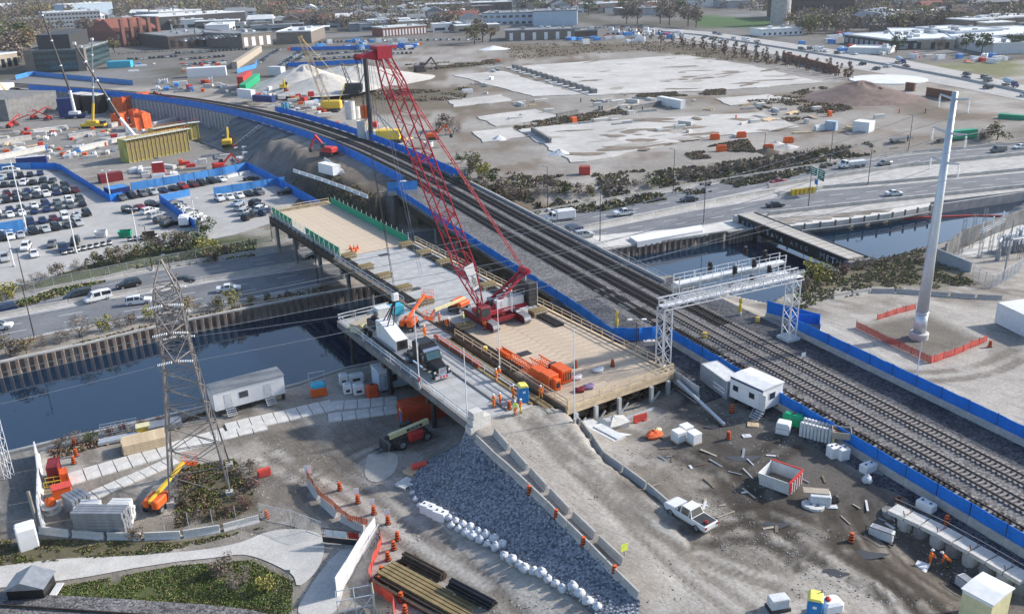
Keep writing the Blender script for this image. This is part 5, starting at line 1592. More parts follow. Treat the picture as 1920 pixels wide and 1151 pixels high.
hcar('sedan','dark grey',(1440,389),(1467,387),'dark sedan left of the lamp post by the graffiti bridge')
hcar('van','grey',(1886,284),(1856,287),'grey van at the right edge of the upper viaduct')
hcar('sedan','white',(1922,278),(1902,280),'white car at the far right end of the viaduct')
def boxtruck(lb,p0,p1,body='white',cabc='white',z=zr_,L=6.5,h=2.6,kind='service',group='vehicles on the highway',name='service_truck'):
 a,b=G(*p0,z),G(*p1,z)
 t=thing(name,lb,'truck',(a+b)/2,heading(a,b),group)
 MB().bb(-L/2,L/2-.2,-.4,.4,.55,.8).build('chassis',M['dsteel'],t)
 m=MB();x0=L/2-2.4
 prof=[(x0,.7),(x0+2.4,.7),(x0+2.38,1.3),(x0+1.45,1.5),(x0+1.0,2.35),(x0,2.4)]
 n=len(prof)
 m.add([(x,-1.05,q)for x,q in prof]+[(x,1.05,q)for x,q in prof],[(i,(i+1)%n,(i+1)%n+n,i+n)for i in range(n)]+[tuple(range(n))[::-1],tuple(range(n,2*n))])
 c=m.build('cab',M[cabc],t)
 MB().quad((x0+1.43,-.9,1.56),(x0+1.43,.9,1.56),(x0+1.05,.85,2.28),(x0+1.05,-.85,2.28)).build('windscreen',M['glass'],c,(.03,0,.02))
 MB().bb(x0+.3,x0+1.0,-1.07,1.07,1.5,2.15).build('side_window',M['glass'],c)
 m=MB()
 if kind=='dump':
  m.bb(-L/2,x0-.2,-1.2,1.2,.95,1.9).bb(-L/2+.1,x0-.4,-1.05,1.05,1.9,1.95)
  m.bb(-L/2-.02,x0-.1,-1.25,-1.2,1.8,1.95).bb(-L/2,x0,1.2,1.25,1.8,1.95)
  for q in np.arange(-L/2+.4,x0-.4,.8):m.bb(q-.05,q+.05,-1.26,1.26,1.0,1.8)
 elif kind=='mixer':
  m.bar((-L/2,0,2.3),(-L/2+1.6,0,2.4),.6,10,0,1.2).bar((-L/2+1.6,0,2.4),(x0-.3,0,2.0),1.2,10,0,.8)
 else:
  bevel_box(m,-L/2,x0-.1,-1.15,1.15,.75,h,.08);m.bb(-L/2+.3,x0-.5,-.5,.5,h,h+.18)
 m.build('truck_body',M[body],t)
 if kind=='service':MB().bar((x0-.4,.3,1.2),(x0+1.6,.3,3.0),.12).box((x0+1.7,.3,3.1),(.7,.7,.6)).build('bucket_lift',M['white'],t)
 for x in((x0+1.55),-L/2+1.0)+((-L/2+2.3,)if kind in('dump','mixer')else()):
  for y in(-.92,.92):wheel(t,(x,y,.5),.5,.32,'Y')
 return t
boxtruck('white utility truck with a bucket lift beside the railway bridge',(1074,411),(1026,417),L=7.2)
boxtruck('pale dump truck with yellow fenders on the upper viaduct',(1622,312),(1572,317),'whited','white',kind='dump',L=8.5,h=2.4,name='dump_truck')
#  containers, cabins, toilets
def container(lb,p0,p1,col,W_=2.44,H_=2.6,z=None,back=True,name='container',cat='container',txt=None,roof=None,open_=False,dz=0.0):
 a=GT(*p0)if z is None else Vector(G(*p0,z));b=GT(*p1)if z is None else Vector(G(*p1,z))
 L_=math.hypot(b.x-a.x,b.y-a.y);hd=heading(a,b)
 t=thing(name,lb,cat,(a.x,a.y,(a.z+b.z)/2+dz),hd)
 m=MB();m.bb(.05,L_-.05,.05,W_-.05,.1,H_-.06)
 n=max(4,int(L_/.3))
 for i in range(n):
  x=.12+(L_-.24)*(i+.5)/n;w_=(L_-.24)/n*.28
  m.bb(x-w_,x+w_,.015,.05,.2,H_-.15).bb(x-w_,x+w_,W_-.05,W_-.015,.2,H_-.15)
 m.build('shell',M[col],t)
 f=MB()
 for x in(0.06,L_-.06):
  for y in(.06,W_-.06):f.bb(x-.08,x+.08,y-.08,y+.08,0,H_)
 for zz in(.07,H_-.07):
  for y in(.06,W_-.06):f.bb(.1,L_-.1,y-.07,y+.07,zz-.07,zz+.07)
  for x in(.06,L_-.06):f.bb(x-.07,x+.07,.1,W_-.1,zz-.07,zz+.07)
 f.build('corner_frame',M[col],t)
 MB().bb(.1,L_-.1,.1,W_-.1,H_-.06,H_-.02).build('roof',M[roof or col],t)
 for s_ in(-1,1):
  d=MB();y0=W_/2+(.02 if s_>0 else-.02-(W_/2-.15));d.bb(-.05,-.02+.0,y0,y0+W_/2-.17,.15,H_-.15)
  for q in(.25,.75):d.bar((-.08,y0+(W_/2-.17)*q,.2),(-.08,y0+(W_/2-.17)*q,H_-.2),.025)
  d.build('door',M[col],t)
 if txt:
  bd2=MB().bb(L_*.5,L_*.92,-.012,.012,.75,1.5).build('name_panel',M['white'],t)
  text(txt,.5,t,(L_*.71,-.03,1.12),(math.pi/2,0,0),'navy',name='name_lettering',sx=.95)
 return t,L_
def cabin(lb,p0,p1,W_=3.0,H_=2.7,lift=.7,z=None,wall='white',roof='roofw',wins=(),doors=(),side=1,trim='white',end_win=False,txt=None,rp=.12):
 """office trailer: visible long side runs p0 -> p1"""
 a=GT(*p0)if z is None else Vector(G(*p0,z));b=GT(*p1)if z is None else Vector(G(*p1,z))
 L_=math.hypot(b.x-a.x,b.y-a.y);hd=heading(a,b)
 t=thing('office_trailer',lb,'site cabin',(a.x,a.y,min(a.z,b.z)),hd)
 MB().bb(0,L_,0,W_,lift,lift+H_).build('wall',M[wall],t)
 m=MB();z1=lift+H_
 m.add([(-.12,-.12,z1),(L_+.12,-.12,z1),(L_+.12,W_+.12,z1),(-.12,W_+.12,z1),(-.12,W_/2,z1+rp+.1),(L_+.12,W_/2,z1+rp+.1),(-.12,-.12,z1+.1),(L_+.12,-.12,z1+.1),(L_+.12,W_+.12,z1+.1),(-.12,W_+.12,z1+.1)],[(3,2,1,0),(6,7,5,4),(4,5,8,9),(0,1,7,6),(1,2,8,5,7),(2,3,9,8),(3,0,6,4,9)])
 m.build('roof',M[roof],t)
 MB().bb(0,L_,-.025,-.005,z1-.28,z1-.02).build('fascia',M[trim],t)
 for x,w_,h_ in wins:
  f=MB().bb(x-w_/2-.06,x+w_/2+.06,-.03,-.004,lift+1.0,lift+1.0+h_).build('window',M['whited'],t)
  MB().bb(x-w_/2,x+w_/2,-.045,-.031,lift+1.06,lift+.94+h_).build('pane',M['glass'],f)
 for x in doors:
  d=MB().bb(x-.48,x+.48,-.04,-.004,lift+.08,lift+2.15).build('door',M['whited'],t)
  MB().box((x+.36,-.06,lift+1.1),(.1,.05,.05)).build('handle',M['steel'],d)
  s=MB()
  for k in range(4):
   s.bb(x-.6,x+.6,-.5-k*.28,-.22-k*.28,lift-.18*k-.05,lift-.18*k)
  s.bar((x-.6,-1.4,lift-.6),(x-.6,-.2,lift+.95),.03).bar((x+.6,-1.4,lift-.6),(x+.6,-.2,lift+.95),.03)
  s.build('steps',M['galv'],t)
 if end_win:
  f=MB().bb(L_+.004,L_+.03,W_*.3,W_*.65,lift+1.1,lift+2.0).build('window',M['whited'],t)
  MB().bb(L_+.031,L_+.045,W_*.34,W_*.61,lift+1.15,lift+1.95).build('pane',M['glass'],f)
 s=MB()
 for x in np.arange(.6,L_,2.2):
  for y in(.3,W_-.3):s.bb(x-.2,x+.2,y-.2,y+.2,-.1,lift)
 s.bb(0,L_,.5,.7,lift-.25,lift).bb(0,L_,W_-.7,W_-.5,lift-.25,lift)
 s.build('support_block',M['dsteel'],t)
 if txt:text(txt[0],txt[1],t,(txt[2],-.02,lift+txt[3]),(math.pi/2,txt[4],0),'navy',name='name_lettering')
 return t,L_
cabin('long white site trailer with dark grey roof at the river edge by the lattice tower',(408,782),(536,749),roof='roofg',wins=((8.9,1.3,1.0),),doors=(2.0,8.0),lift=.9,W_=3.2)if False else None
cabin('long white site trailer with dark grey roof on the near river bank',(406,783),(537,748),roof='roofg',wins=((4.0,1.2,1.0),),doors=(1.9,7.3),lift=.95,W_=3.2)
cabin('white site trailer with a barred window tucked under the truck lane',(713,738),(800,716),H_=2.9,lift=.4,W_=3.0,wall='paleb',roof='white',wins=((2.2,1.0,1.2),),txt=('MODULINE',.36,.95,1.3,-math.pi/2))
cabin('white site trailer with blue roof trim beside the lower blue fence',(1367,752),(1427,782),lift=.8,W_=3.6,trim='navy',wins=((.9,.8,.8),(3.4,.8,.8)),doors=(5.0,),end_win=True)
cabin('cream and white site cabin cut by the lower right corner',(1795,1160),(1850,1190),lift=.3,W_=3.2,wall='cream',roof='roofw')
container('grey blue shipping container with white name panel behind the white trailer',(1312,718),(1362,750),'greyw',txt='DENSTOCK',roof='whited')
container('rusty orange shipping container in the shade under the truck lane',(757,800),(840,778),'orangec')
container('white steel storage building with ribbed walls at the right edge',(1864,606),(1945,642),'white',W_=6,H_=3.2,roof='roofw')
def rounded_tank(lb,p,size,col,rz,name='tank',cat='tank'):
 q=GT(*p);t=thing(name,lb,cat,q,rz)
 x,y,z=size
 bevel_box(MB(),-x/2,x/2,-y/2,y/2,.15,z,min(x,y,z)*.18).build('tank_body',M[col],t)
 MB().bb(-x/2+.1,x/2-.1,-y/2+.15,-y/2+.3,-.05,.15).bb(-x/2+.1,x/2-.1,y/2-.3,y/2-.15,-.05,.15).build('skid',M['dsteel'],t)
 MB().bar((0,0,z),(0,0,z+.15),.18,8).build('cap',M['dsteel'],t)
 return t
rounded_tank('rounded orange tank beside the shaded site trailer',zc(2,870,690),(1.7,1.2,1.9),'orangec',.35)
rounded_tank('bright green generator beside the white trailer',zc(4,185,900),(2.4,1.2,1.5),'ggen',-.6,'generator','generator')
def toilet(lb,p,rz,z=None,wy='pyel',wb='pblue'):
 q=GT(*p)if z is None else Vector(G(*p,z))
 t=thing('portable_toilet',lb,'portable toilet',q,rz)
 bevel_box(MB(),-.58,.58,-.58,.58,.05,2.05,.05).build('toilet_wall',M[wb],t)
 m=MB();m.add([(-.62,-.62,2.05),(.62,-.62,2.05),(.62,.62,2.05),(-.62,.62,2.05),(-.4,-.62,2.3),(.4,-.62,2.3),(.4,.62,2.3),(-.4,.62,2.3)],[(0,1,5,4),(1,2,6,5),(2,3,7,6),(3,0,4,7),(4,5,6,7),(3,2,1,0)])
 m.build('roof',M[wy],t)
 d=MB().bb(-.42,.42,-.62,-.585,.12,1.9).build('door',M[wb],t)
 MB().bb(-.16,.16,-.635,-.621,1.35,1.6).build('notice',M['white'],d)
 m=MB()
 for k in range(4):m.bb(.585,.61,-.45,.45,.4+k*.4,.55+k*.4)
 m.build('vent_louvre',M[wb],t)
 MB().bar((.45,.45,2.1),(.45,.45,2.55),.05,8).build('vent_pipe',M['dsteel'],t)
 return t
toilet('blue portable toilet with yellow roof on the concrete lane beside the workers',zc(3,82,722),DROT-.3,ZD)
toilet('blue portable toilet with yellow roof at the bottom edge of the yard',zc(8,335,1175),-.35)
toilet('blue and yellow portable toilet in the shade behind the telehandler',zc(2,1115,890),.5)
#  lifting machines
def telehandler(lb,p0,p1):
 a,b=GT(*p0),GT(*p1)
 t=thing('telehandler',lb,'telehandler',(a+b)/2,heading(a,b))
 bevel_box(MB(),-2.3,2.3,-.6,.6,.75,1.35,.1).bb(-2.6,-2.2,-1.0,1.0,.5,1.1).build('frame',M['dsteel'],t)
 bevel_box(MB(),-.7,1.5,-1.2,-.35,.7,1.75,.2).build('engine_cover',M['redbin'],t)
 c=bevel_box(MB(),-.8,.7,.35,1.2,.8,2.5,.1).build('cab',M['black'],t)
 MB().bb(-.6,.5,1.2,1.215,1.5,2.35).build('window',M['glass'],c)
 m=MB();m.beam((2.6,-.05,2.15),(-3.0,-.05,1.75),.5,.62)
 bo=m.build('boom',M['cream'],t)
 MB().beam((-3.0,-.05,1.75),(-3.5,-.05,1.7),.36,.45).build('boom_extension',M['dsteel'],bo)
 MB().beam((-.6,-.315,1.925),(1.6,-.315,2.083),.02,.34).build('name_plate',M['black'],bo)
 text('SKYTRAK',.3,bo,(.5,-.335,2.0),(math.pi/2,-.07,0),'white',sx=1.2)
 m=MB().bb(-3.9,-3.6,-.9,.9,.3,1.3)
 for y in(-.5,.5):m.bb(-5.0,-3.8,y-.08,y+.08,.28,.36)
 m.build('fork_carriage',M['dsteel'],t)
 for x in(-1.75,1.75):
  for y in(-1.05,1.05):wheel(t,(x,y,.68),.68,.45,'Y')
 return t
telehandler('telehandler with cream boom and red engine cover parked in the shade of the truck lane',(745,838),(795,818))
_t=[o for o in COL.objects if o.name=='telehandler'][0];_t.rotation_euler.z+=0
def boom_lift(lb,p,rz,col='orange',boomc='orange',z=None,lng=6.0,up=.15):
 q=GT(*p)if z is None else Vector(G(*p,z))
 t=thing('boom_lift',lb,'boom lift',q,rz)
 bevel_box(MB(),-1.4,1.4,-.95,.95,.45,.8,.08).build('chassis',M['dsteel'],t)
 bevel_box(MB(),-1.7,.9,-1.05,-.2,.85,1.75,.15).build('counterweight',M[col],t)
 bevel_box(MB(),-1.5,.9,.25,1.05,.85,1.6,.15).build('engine_cover',M[col],t)
 e=Vector((lng-1.4,0,1.55+up*lng))
 MB().beam((-1.5,0,1.55),e,.34,.4).build('boom',M[boomc],t)
 k=MB().beam(e,e+Vector((.9,0,-.7)),.2,.24).build('jib',M[col],t)
 m=MB();bx=e+Vector((1.3,0,-.9))
 for dx in(-.45,.45):
  for dy in(-.8,.8):m.bar(bx+Vector((dx,dy,0)),bx+Vector((dx,dy,1.1)),.03)
 for zz in(0.02,.55,1.1):
  m.bar(bx+Vector((-.45,-.8,zz)),bx+Vector((.45,-.8,zz)),.03).bar(bx+Vector((-.45,.8,zz)),bx+Vector((.45,.8,zz)),.03)
  m.bar(bx+Vector((-.45,-.8,zz)),bx+Vector((-.45,.8,zz)),.03).bar(bx+Vector((.45,-.8,zz)),bx+Vector((.45,.8,zz)),.03)
 m.box(bx,(.9,1.6,.05));m.build('basket',M[col],t)
 for x in(-1.05,1.05):
  for y in(-.95,.95):wheel(t,(x,y,.45),.45,.32,'Y')
 return t
c,a=DP(861,578)
boom_lift('orange boom lift with cream boom parked on the concrete deck left of the crane',(861,582),DROT+3.5,'orange','cream',ZD,7,.05)
boom_lift('orange boom lift with long lowered boom beside the white box load',(768,615),DROT+.75,'orange','orange',ZD,8.5,.12)
boom_lift('yellow and orange boom lift parked below the lattice tower',(299,950),1.35,'orange','yellow',None,7,.12)
#  people
def chain(m,pts,n=8,mi=0):
 """one smooth limb: rings along a bent line"""
 rings=[]
 for i,(x,y,z,rx,ry)in enumerate(pts):
  p=Vector((x,y,z))
  d=Vector(pts[min(i+1,len(pts)-1)][:3])-Vector(pts[max(i-1,0)][:3])
  d.normalize()
  ref=Vector((1,0,0))
  u=(ref-d*ref.dot(d)).normalized();w=d.cross(u)
  rings.append([p+u*(rx*math.cos(2*math.pi*k/n))+w*(ry*math.sin(2*math.pi*k/n))for k in range(n)])
 vs=[v for r_ in rings for v in r_]
 fs=[]
 for i in range(len(rings)-1):
  for k in range(n):
   fs.append((i*n+k,i*n+(k+1)%n,(i+1)*n+(k+1)%n,(i+1)*n+k))
 fs+=[tuple(range(n))[::-1],tuple((len(rings)-1)*n+k for k in range(n))]
 m.add(vs,fs,mi)
POSE={'stand':((-.3,.04,.86),(.3,.04,.86),(-.13,0,0),(.13,0,0),0.0),'walk':((-.3,.26,.92),(.3,-.2,.9),(-.12,-.30,.06),(.12,.30,0),.04),'point':((-.3,.04,.86),(.42,.5,1.32),(-.16,0,0),(.16,.08,0),.02),'talk':((-.16,.34,1.1),(.2,.34,1.12),(-.15,.05,0),(.15,-.04,0),.03),'bend':((-.22,.62,.55),(.22,.58,.5),(-.2,0,0),(.2,.1,0),.42),}
PEO={}
def person_proto(pose,coat,trs):
 lh,rh,lf,rf,ln=POSE[pose]
 hip=Vector((0,-ln*.3,.92));sh=Vector((0,ln*1.0,1.44-ln*.35));nk=sh+Vector((0,ln*.25,.10));hd=nk+Vector((0,ln*.2+.02,.15))
 bones=[];
 me=bpy.data.meshes.new('body');V_=[];E_=[];R_=[]
 def av(p,r,par=None):
  V_.append(tuple(p));R_.append(r);i=len(V_)-1
  if par is not None:E_.append((par,i))
  return i
 pel=av(hip,.13);wa=av(hip.lerp(sh,.5),.115,pel);ch=av(hip.lerp(sh,.88),.15,wa);n_=av(nk,.06,ch);h0=av(hd-Vector((0,0,.03)),.085,n_);h1=av(hd+Vector((0,.005,.09)),.085,h0)
 av(hd+Vector((0,.10,.0)),.018,h0)
 for s_,hand,ft in((-1,lh,lf),(1,rh,rf)):
  s0=av(sh+Vector((s_*.19,0,-.03)),.065,ch)
  hv=Vector(hand);el=(sh+Vector((s_*.2,0,0))).lerp(hv,.5)+Vector((s_*.07,-.09,-.02))
  e0=av(el,.045,s0);w0=av(hv,.032,e0)
  dr_=(hv-el).normalized()
  k0=av(hv+dr_*.07,.036,w0)
  for q in(-1.2,-.4,.4,1.2):av(hv+dr_*(.17-abs(q)*.012)+Vector((q*.018,0,0)),.011,k0)
  av(hv+dr_*.10+Vector((-s_*.055,.03,0)),.012,w0)
  l0=av(hip+Vector((s_*.1,0,-.06)),.09,pel);fv=Vector(ft)+Vector((0,0,.09))
  kn=(hip+Vector((s_*.1,0,0))).lerp(fv,.5)+Vector((0,.06+ln*.1,0))
  k1=av(kn,.062,l0);a0=av(fv,.042,k1);av(fv+Vector((0,.15,-.045)),.04,a0)
 me.from_pydata(V_,E_,[]);me.update()
 me.materials.append(M['skin'])
 ob=bpy.data.objects.new('body',me)
 md=ob.modifiers.new('skin','SKIN')
 sv=me.skin_vertices[0].data if me.skin_vertices else None
 if sv is None:
  me.attributes.new;
 for i,r_ in enumerate(R_):me.skin_vertices[0].data[i].radius=(r_,r_)
 me.skin_vertices[0].data[0].use_root=True
 ob.modifiers.new('smooth','SUBSURF').levels=1
 ob.modifiers['smooth'].render_levels=1
 jk=MB()
 chain(jk,[(hip.x,hip.y,hip.z-.10,.19,.15),(hip.x,hip.y,hip.z+.05,.185,.145),tuple(hip.lerp(sh,.5))+(.18,.135),tuple(hip.lerp(sh,.85))+(.225,.15),tuple(sh+Vector((0,0,.03)))+(.17,.11),tuple(nk)+(.075,.075)],10)
 tr_=MB();bt=MB();bands=MB()
 for s_,hand,ft in((-1,lh,lf),(1,rh,rf)):
  hv=Vector(hand);s0=sh+Vector((s_*.18,0,-.02));el=(sh+Vector((s_*.2,0,0))).lerp(hv,.5)+Vector((s_*.07,-.09,-.02))
  chain(jk,[tuple(s0+Vector((-s_*.05,0,.03)))+(.07,.07),tuple(s0.lerp(el,.15))+(.085,.08),tuple(el)+(.066,.066),tuple(el.lerp(hv,.92))+(.05,.05)],7)
  fv=Vector(ft)+Vector((0,0,.10));h_=hip+Vector((s_*.095,0,.0));kn=h_.lerp(fv,.5)+Vector((0,.06+ln*.1,0))
  chain(tr_,[tuple(h_)+(.115,.13),tuple(h_.lerp(kn,.4))+(.105,.11),tuple(kn)+(.085,.09),tuple(kn.lerp(fv,.5))+(.08,.085),tuple(fv+Vector((0,0,.02)))+(.078,.085)],8)
  chain(bands,[tuple(kn.lerp(fv,.25))+(.092,.098),tuple(kn.lerp(fv,.4))+(.09,.096)],8)
  bevel_box(bt,fv.x-.055,fv.x+.055,fv.y-.1,fv.y+.2,fv.z-.10,fv.z+.03,.03)
 wst=hip.lerp(sh,.42)
 chain(bands,[tuple(wst)+(.19,.145),tuple(wst+Vector((0,ln*.05,.06)))+(.195,.15)],10)
 hm_=MB();hm_.lathe([(.155,.04),(.16,.05),(.118,.06),(.115,.12),(.085,.165),(.03,.185)],tuple(hd),10);hm_.box(tuple(hd+Vector((0,.15,.05))),(.16,.09,.02))
 face=MB();face.box(tuple(hd+Vector((-.035,.092,.02))),(.022,.012,.012)).box(tuple(hd+Vector((.035,.092,.02))),(.022,.012,.012)).box(tuple(hd+Vector((0,.088,-.06))),(.05,.012,.01))
 return ob,jk.mesh('hi_vis_jacket',[M[coat]],True),tr_.mesh('trousers',[M[trs]],True),bands.mesh('reflective_band',[M['lime' if coat=='hvor' else 'whited']]),bt.mesh('boots',[M['oldwood']]),hm_.mesh('hard_hat',[M['helm']],True),face.mesh('face',[M['oldwood']])
def person(pose,coat,trs,loc,rz,lb):
 k=(pose,coat,trs)
 if k not in PEO:PEO[k]=person_proto(*k)
 ob,*cl=PEO[k]
 t=thing('person',lb,'person',loc,rz,'construction workers')
 b=ob.copy();place(b,t)
 for n_,me in zip(('hi_vis_jacket','trousers','reflective_band','boots','hard_hat','face'),cl):
  inst(n_,me,t)
 return t
def wk(px,py,pose,coat,lb,face_to=None,trs=None,deck=True,z=None):
 p=Vector(G(px,py,ZD))if deck else GT(px,py)
 if deck and z:p=Vector(G(px,py,z))
 rz=rnd.uniform(0,6)if face_to is None else heading(p,face_to)-math.pi/2
 person(pose,coat,trs or coat,p,rz,lb)
wk(*zc(2,1257,245),'stand','hvor','worker in orange standing alone on the concrete lane behind the truck')
wk(*zc(2,1365,145),'point','hvor','worker in orange at the timber packs nearest the orange boom lift',DW(4,28))
wk(*zc(2,1418,172),'bend','hvor','worker in orange bending over beams left of the crane tracks')
wk(*zc(2,1545,145),'stand','lime','worker in a lime vest standing on the timber pack left of the crane',z=ZD+.9,trs='navy')
wk(*zc(2,1702,195),'stand','hvor','worker in red orange standing at the corner of the crane track',trs='redbin')
wk(*zc(2,1792,575),'talk','hvor','first of two workers in orange close together under the white pole',DW(-4,12))
wk(*zc(2,1812,560),'stand','hvor','second of two workers in orange close together under the white pole',DW(-6,12),'redbin')
wk(*zc(2,1768,770),'talk','hvor','left worker of the orange pair facing each other on the truck lane',DW(-5,6))
wk(*zc(2,1820,757),'talk','hvor','right worker of the orange pair facing each other on the truck lane',DW(-9,6),'redbin')
wk(*zc(3,8,700),'stand','hvor','worker in orange just left of the blue portable toilet')
wk(*zc(3,212,705),'walk','hvor','worker in orange walking right of the blue portable toilet')
wk(*zc(3,25,820),'stand','lime','worker in lime jacket below the blue portable toilet',trs='hvor')
wk(*zc(3,62,808),'talk','hvor','worker in yellow orange beside the worker in the lime jacket',trs='yellow')
wk(*zc(8,1195,790),'talk','hvor','left worker of the two standing at the pile wall',deck=False)
wk(*zc(8,1330,815),'bend','hvor','right worker of the two bending at the pile wall',trs='dsteel',deck=False)
#  lattice tower
tb=[GT(330,950),GT(440,945),GT(420,880),GT(322,872)]
tc_=sum(tb,Vector())/4
tw=thing('lattice_tower','weathered steel lattice power tower beside the river at left','power pylon',(tc_.x,tc_.y,-4.7),heading(tb[0],tb[1]))
TZ=zat(tc_.x,tc_.y,487)+4.7
def tws(z):
 zs=[0,TZ*.44,TZ*.62,TZ*.88,TZ];ws=[3.3,1.95,1.5,1.3,.05]
 return float(np.interp(z,zs,ws))
lev=[0]
while lev[-1]<TZ*.62:lev.append(lev[-1]+max(1.5,tws(lev[-1])*1.05))
lev[-1]=TZ*.62
lev+=list(np.linspace(TZ*.62,TZ*.90,7)[1:])+[TZ]
q4=((-1,-1),(1,-1),(1,1),(-1,1))
mt4=M['lattice']
for z0,z1 in zip(lev[:-1],lev[1:]):
 a0,a1=tws(z0),tws(z1)
 for k in range(4):
  A,B_=q4[k],q4[(k+1)%4]
  p=lambda Q,a,z:Vector((Q[0]*a,Q[1]*a,z))
  MB().bar(p(A,a0,z0),p(A,a1,z1),.13 if z0<TZ*.5 else .10,4).build('leg',mt4,tw)
  if z1<TZ:
   MB().bar(p(A,a0,z0),p(B_,a1,z1),.055,4).build('brace',mt4,tw)
   MB().bar(p(B_,a0,z0),p(A,a1,z1),.055,4).build('brace',mt4,tw)
   MB().bar(p(A,a1,z1),p(B_,a1,z1),.05,4).build('girt',mt4,tw)
for k in range(4):
 MB().box((q4[k][0]*3.2,q4[k][1]*3.2,.1),(.8,.8,.7)).build('footing',M['conc'],tw)
ARM=[]
for i,zf in enumerate((.86,.75,.635)):
 z=TZ*zf
 for s_ in(-1,1):
  for dy in(-1,1):
   tipp=Vector((s_*.2+s_*(1.2+.45*i),dy*2.6,z))
  a=tws(z)
  tipp=Vector((s_*(3.1+.25*i),0,z-.2))
  for yy in(-1,1):
   MB().bar(Vector((s_*a,yy*a,z)),tipp,.07,4).build('cross_arm',mt4,tw)
   MB().bar(Vector((s_*a,yy*a,z+1.8)),tipp,.05,4).build('cross_arm',mt4,tw)
  ARM.append(tipp)
def W_of(o,v):return o.matrix_basis@Vector(v)
tw.rotation_euler.z=heading((tc_.x,tc_.y),(58.5,117))-math.pi/2+.0
bpy.context.view_layer.update()
ins_m=MB()
for k in range(9):ins_m.lathe([(.04,k*.17),(.16,k*.17+.05),(.16,k*.17+.08),(.04,k*.17+.12)],n=8)
ins_mesh=ins_m.mesh('insulator',[M['white']])
ENDS=[]
for a in ARM:
 for s_ in(-1,1):
  o=inst('insulator_string',ins_mesh,tw,a+Vector((0,s_*.3,0)))
  o.rotation_euler=(-s_*(math.pi/2+.12),0,0)
  ENDS.append((a,s_,W_of(tw,a+Vector((0,s_*2.0,-.2)))))
#  white monopole
mp=GT(1722,634)
MZ=zat(mp.x,mp.y,172)
mo=thing('power_monopole','tall white tapering steel power pole on a round concrete foot, right side','power pole',(mp.x,mp.y,mp.z),heading((tc_.x,tc_.y),(mp.x,mp.y)))
MB().lathe([(1.25,-.3),(1.3,.9),(1.15,1.0)],n=24).build('concrete_foot',M['concl'],mo)
hh=MZ-mp.z
m=MB().lathe([(.86,1.0),(.82,3.9)],n=16).lathe([(.90,3.9),(.90,4.1)],n=16).lathe([(.80,4.1),(.62,hh*.45),(.36,hh)],n=16)
m.build('pole_shaft',M['galv'],mo,smooth=True)
for z in np.arange(7,hh,5.5):MB().lathe([(.84-.0155*z,z),(.84-.0155*z,z+.08)],n=16).build('joint_ring',M['white'],mo)
PARM=[]
for i,z in enumerate((hh-1.0,hh-5.4,hh-9.3)):
 for s_ in(-1,1):
  e=Vector((0,s_*(2.6 if i!=1 else 3.0),z+.35))
  MB().bar((0,0,z),e,.2,6,0,.1).build('cross_arm',M['galv'],mo)
  o=inst('insulator_string',ins_mesh,mo,e+Vector((0,0,-1.7)))
  PARM.append(e+Vector((0,0,-1.7)))
bpy.context.view_layer.update()
PW=[W_of(mo,p)for p in PARM]
def wire(lb,a,b,sag=1.5,r=.032,n=14,mt='steel'):
 pts=[]
 for k in range(n+1):
  t_=k/n
  p=a.lerp(b,t_);p.z-=sag*4*t_*(1-t_);pts.append(p)
 m=MB()
 off=pts[0]
 m.tube([p-off for p in pts],r,4)
 m.build('power_line',M[mt],loc=off,label=lb,cat='power line',group='overhead power lines')
dirl=(Vector((tc_.x,tc_.y,0))-Vector((mp.x,mp.y,0))).normalized()
ri=[e for e in ENDS if e[1]==1];le=[e for e in ENDS if e[1]==-1]
nm3=('top','middle','lowest')
for k,e in enumerate(ri):
 wire(nm3[k//2]+(' near' if k%2 else ' far')+' power line from the lattice tower to the monopole',e[2],PW[k],2.2)
for k,e in enumerate(le):
 wire(nm3[k//2]+(' near' if k%2 else ' far')+' power line from the lattice tower out over the river to the left',e[2],e[2]+Vector((-62,-23,-2)),1.2)
for k,p in enumerate(PW):
 wire(nm3[k//2]+(' near' if k%2 else ' far')+' power line from the monopole towards the right edge',p,p+Vector((120,95,1)),3)
for k in range(3):
 a=G(0,(520,560,690)[k],12);b=G(1920,(150,190,240)[k],14)
for k in range(0,6,2):
 wire('slack jumper loop hanging under the '+nm3[k//2]+' arm of the lattice tower',ri[k+1][2],le[k+1][2],1.6,.03,10)
#  signal gantry
ga,gb=Vector(G(1239,697,0)),Vector(G(1480,635,0))
GZ=9.0
gd=(gb-ga);GL=gd.length
gt=thing('signal_gantry','white steel signal gantry with railed walkways spanning the railway tracks','signal gantry',ga,heading(ga,gb))
def truss_leg(x):
 w_,d_=.65,.75
 for sx in(-1,1):
  for sy in(-1,1):MB().bar((x+sx*w_,sy*d_,0),(x+sx*w_,sy*d_,GZ),.09,4).build('leg_post',M['gwhite'],gt)
 n=8
 for i in range(n):
  z0,z1=GZ*i/n,GZ*(i+1)/n;s_=1 if i%2 else-1
  for sy in(-1,1):MB().bar((x-s_*w_,sy*d_,z0),(x+s_*w_,sy*d_,z1),.05,4).build('leg_brace',M['gwhite'],gt)
  for sx in(-1,1):MB().bar((x+sx*w_,-s_*d_,z0),(x+sx*w_,s_*d_,z1),.05,4).build('leg_brace',M['gwhite'],gt)
 MB().bb(x-1.1,x+1.1,-1.2,1.2,-.4,.45).build('footing',M['whited'],gt)
truss_leg(.3);truss_leg(GL-.2)
def hbar(a,b,r,nm):MB().bar(a,b,r,4).build(nm,M['gwhite'],gt)
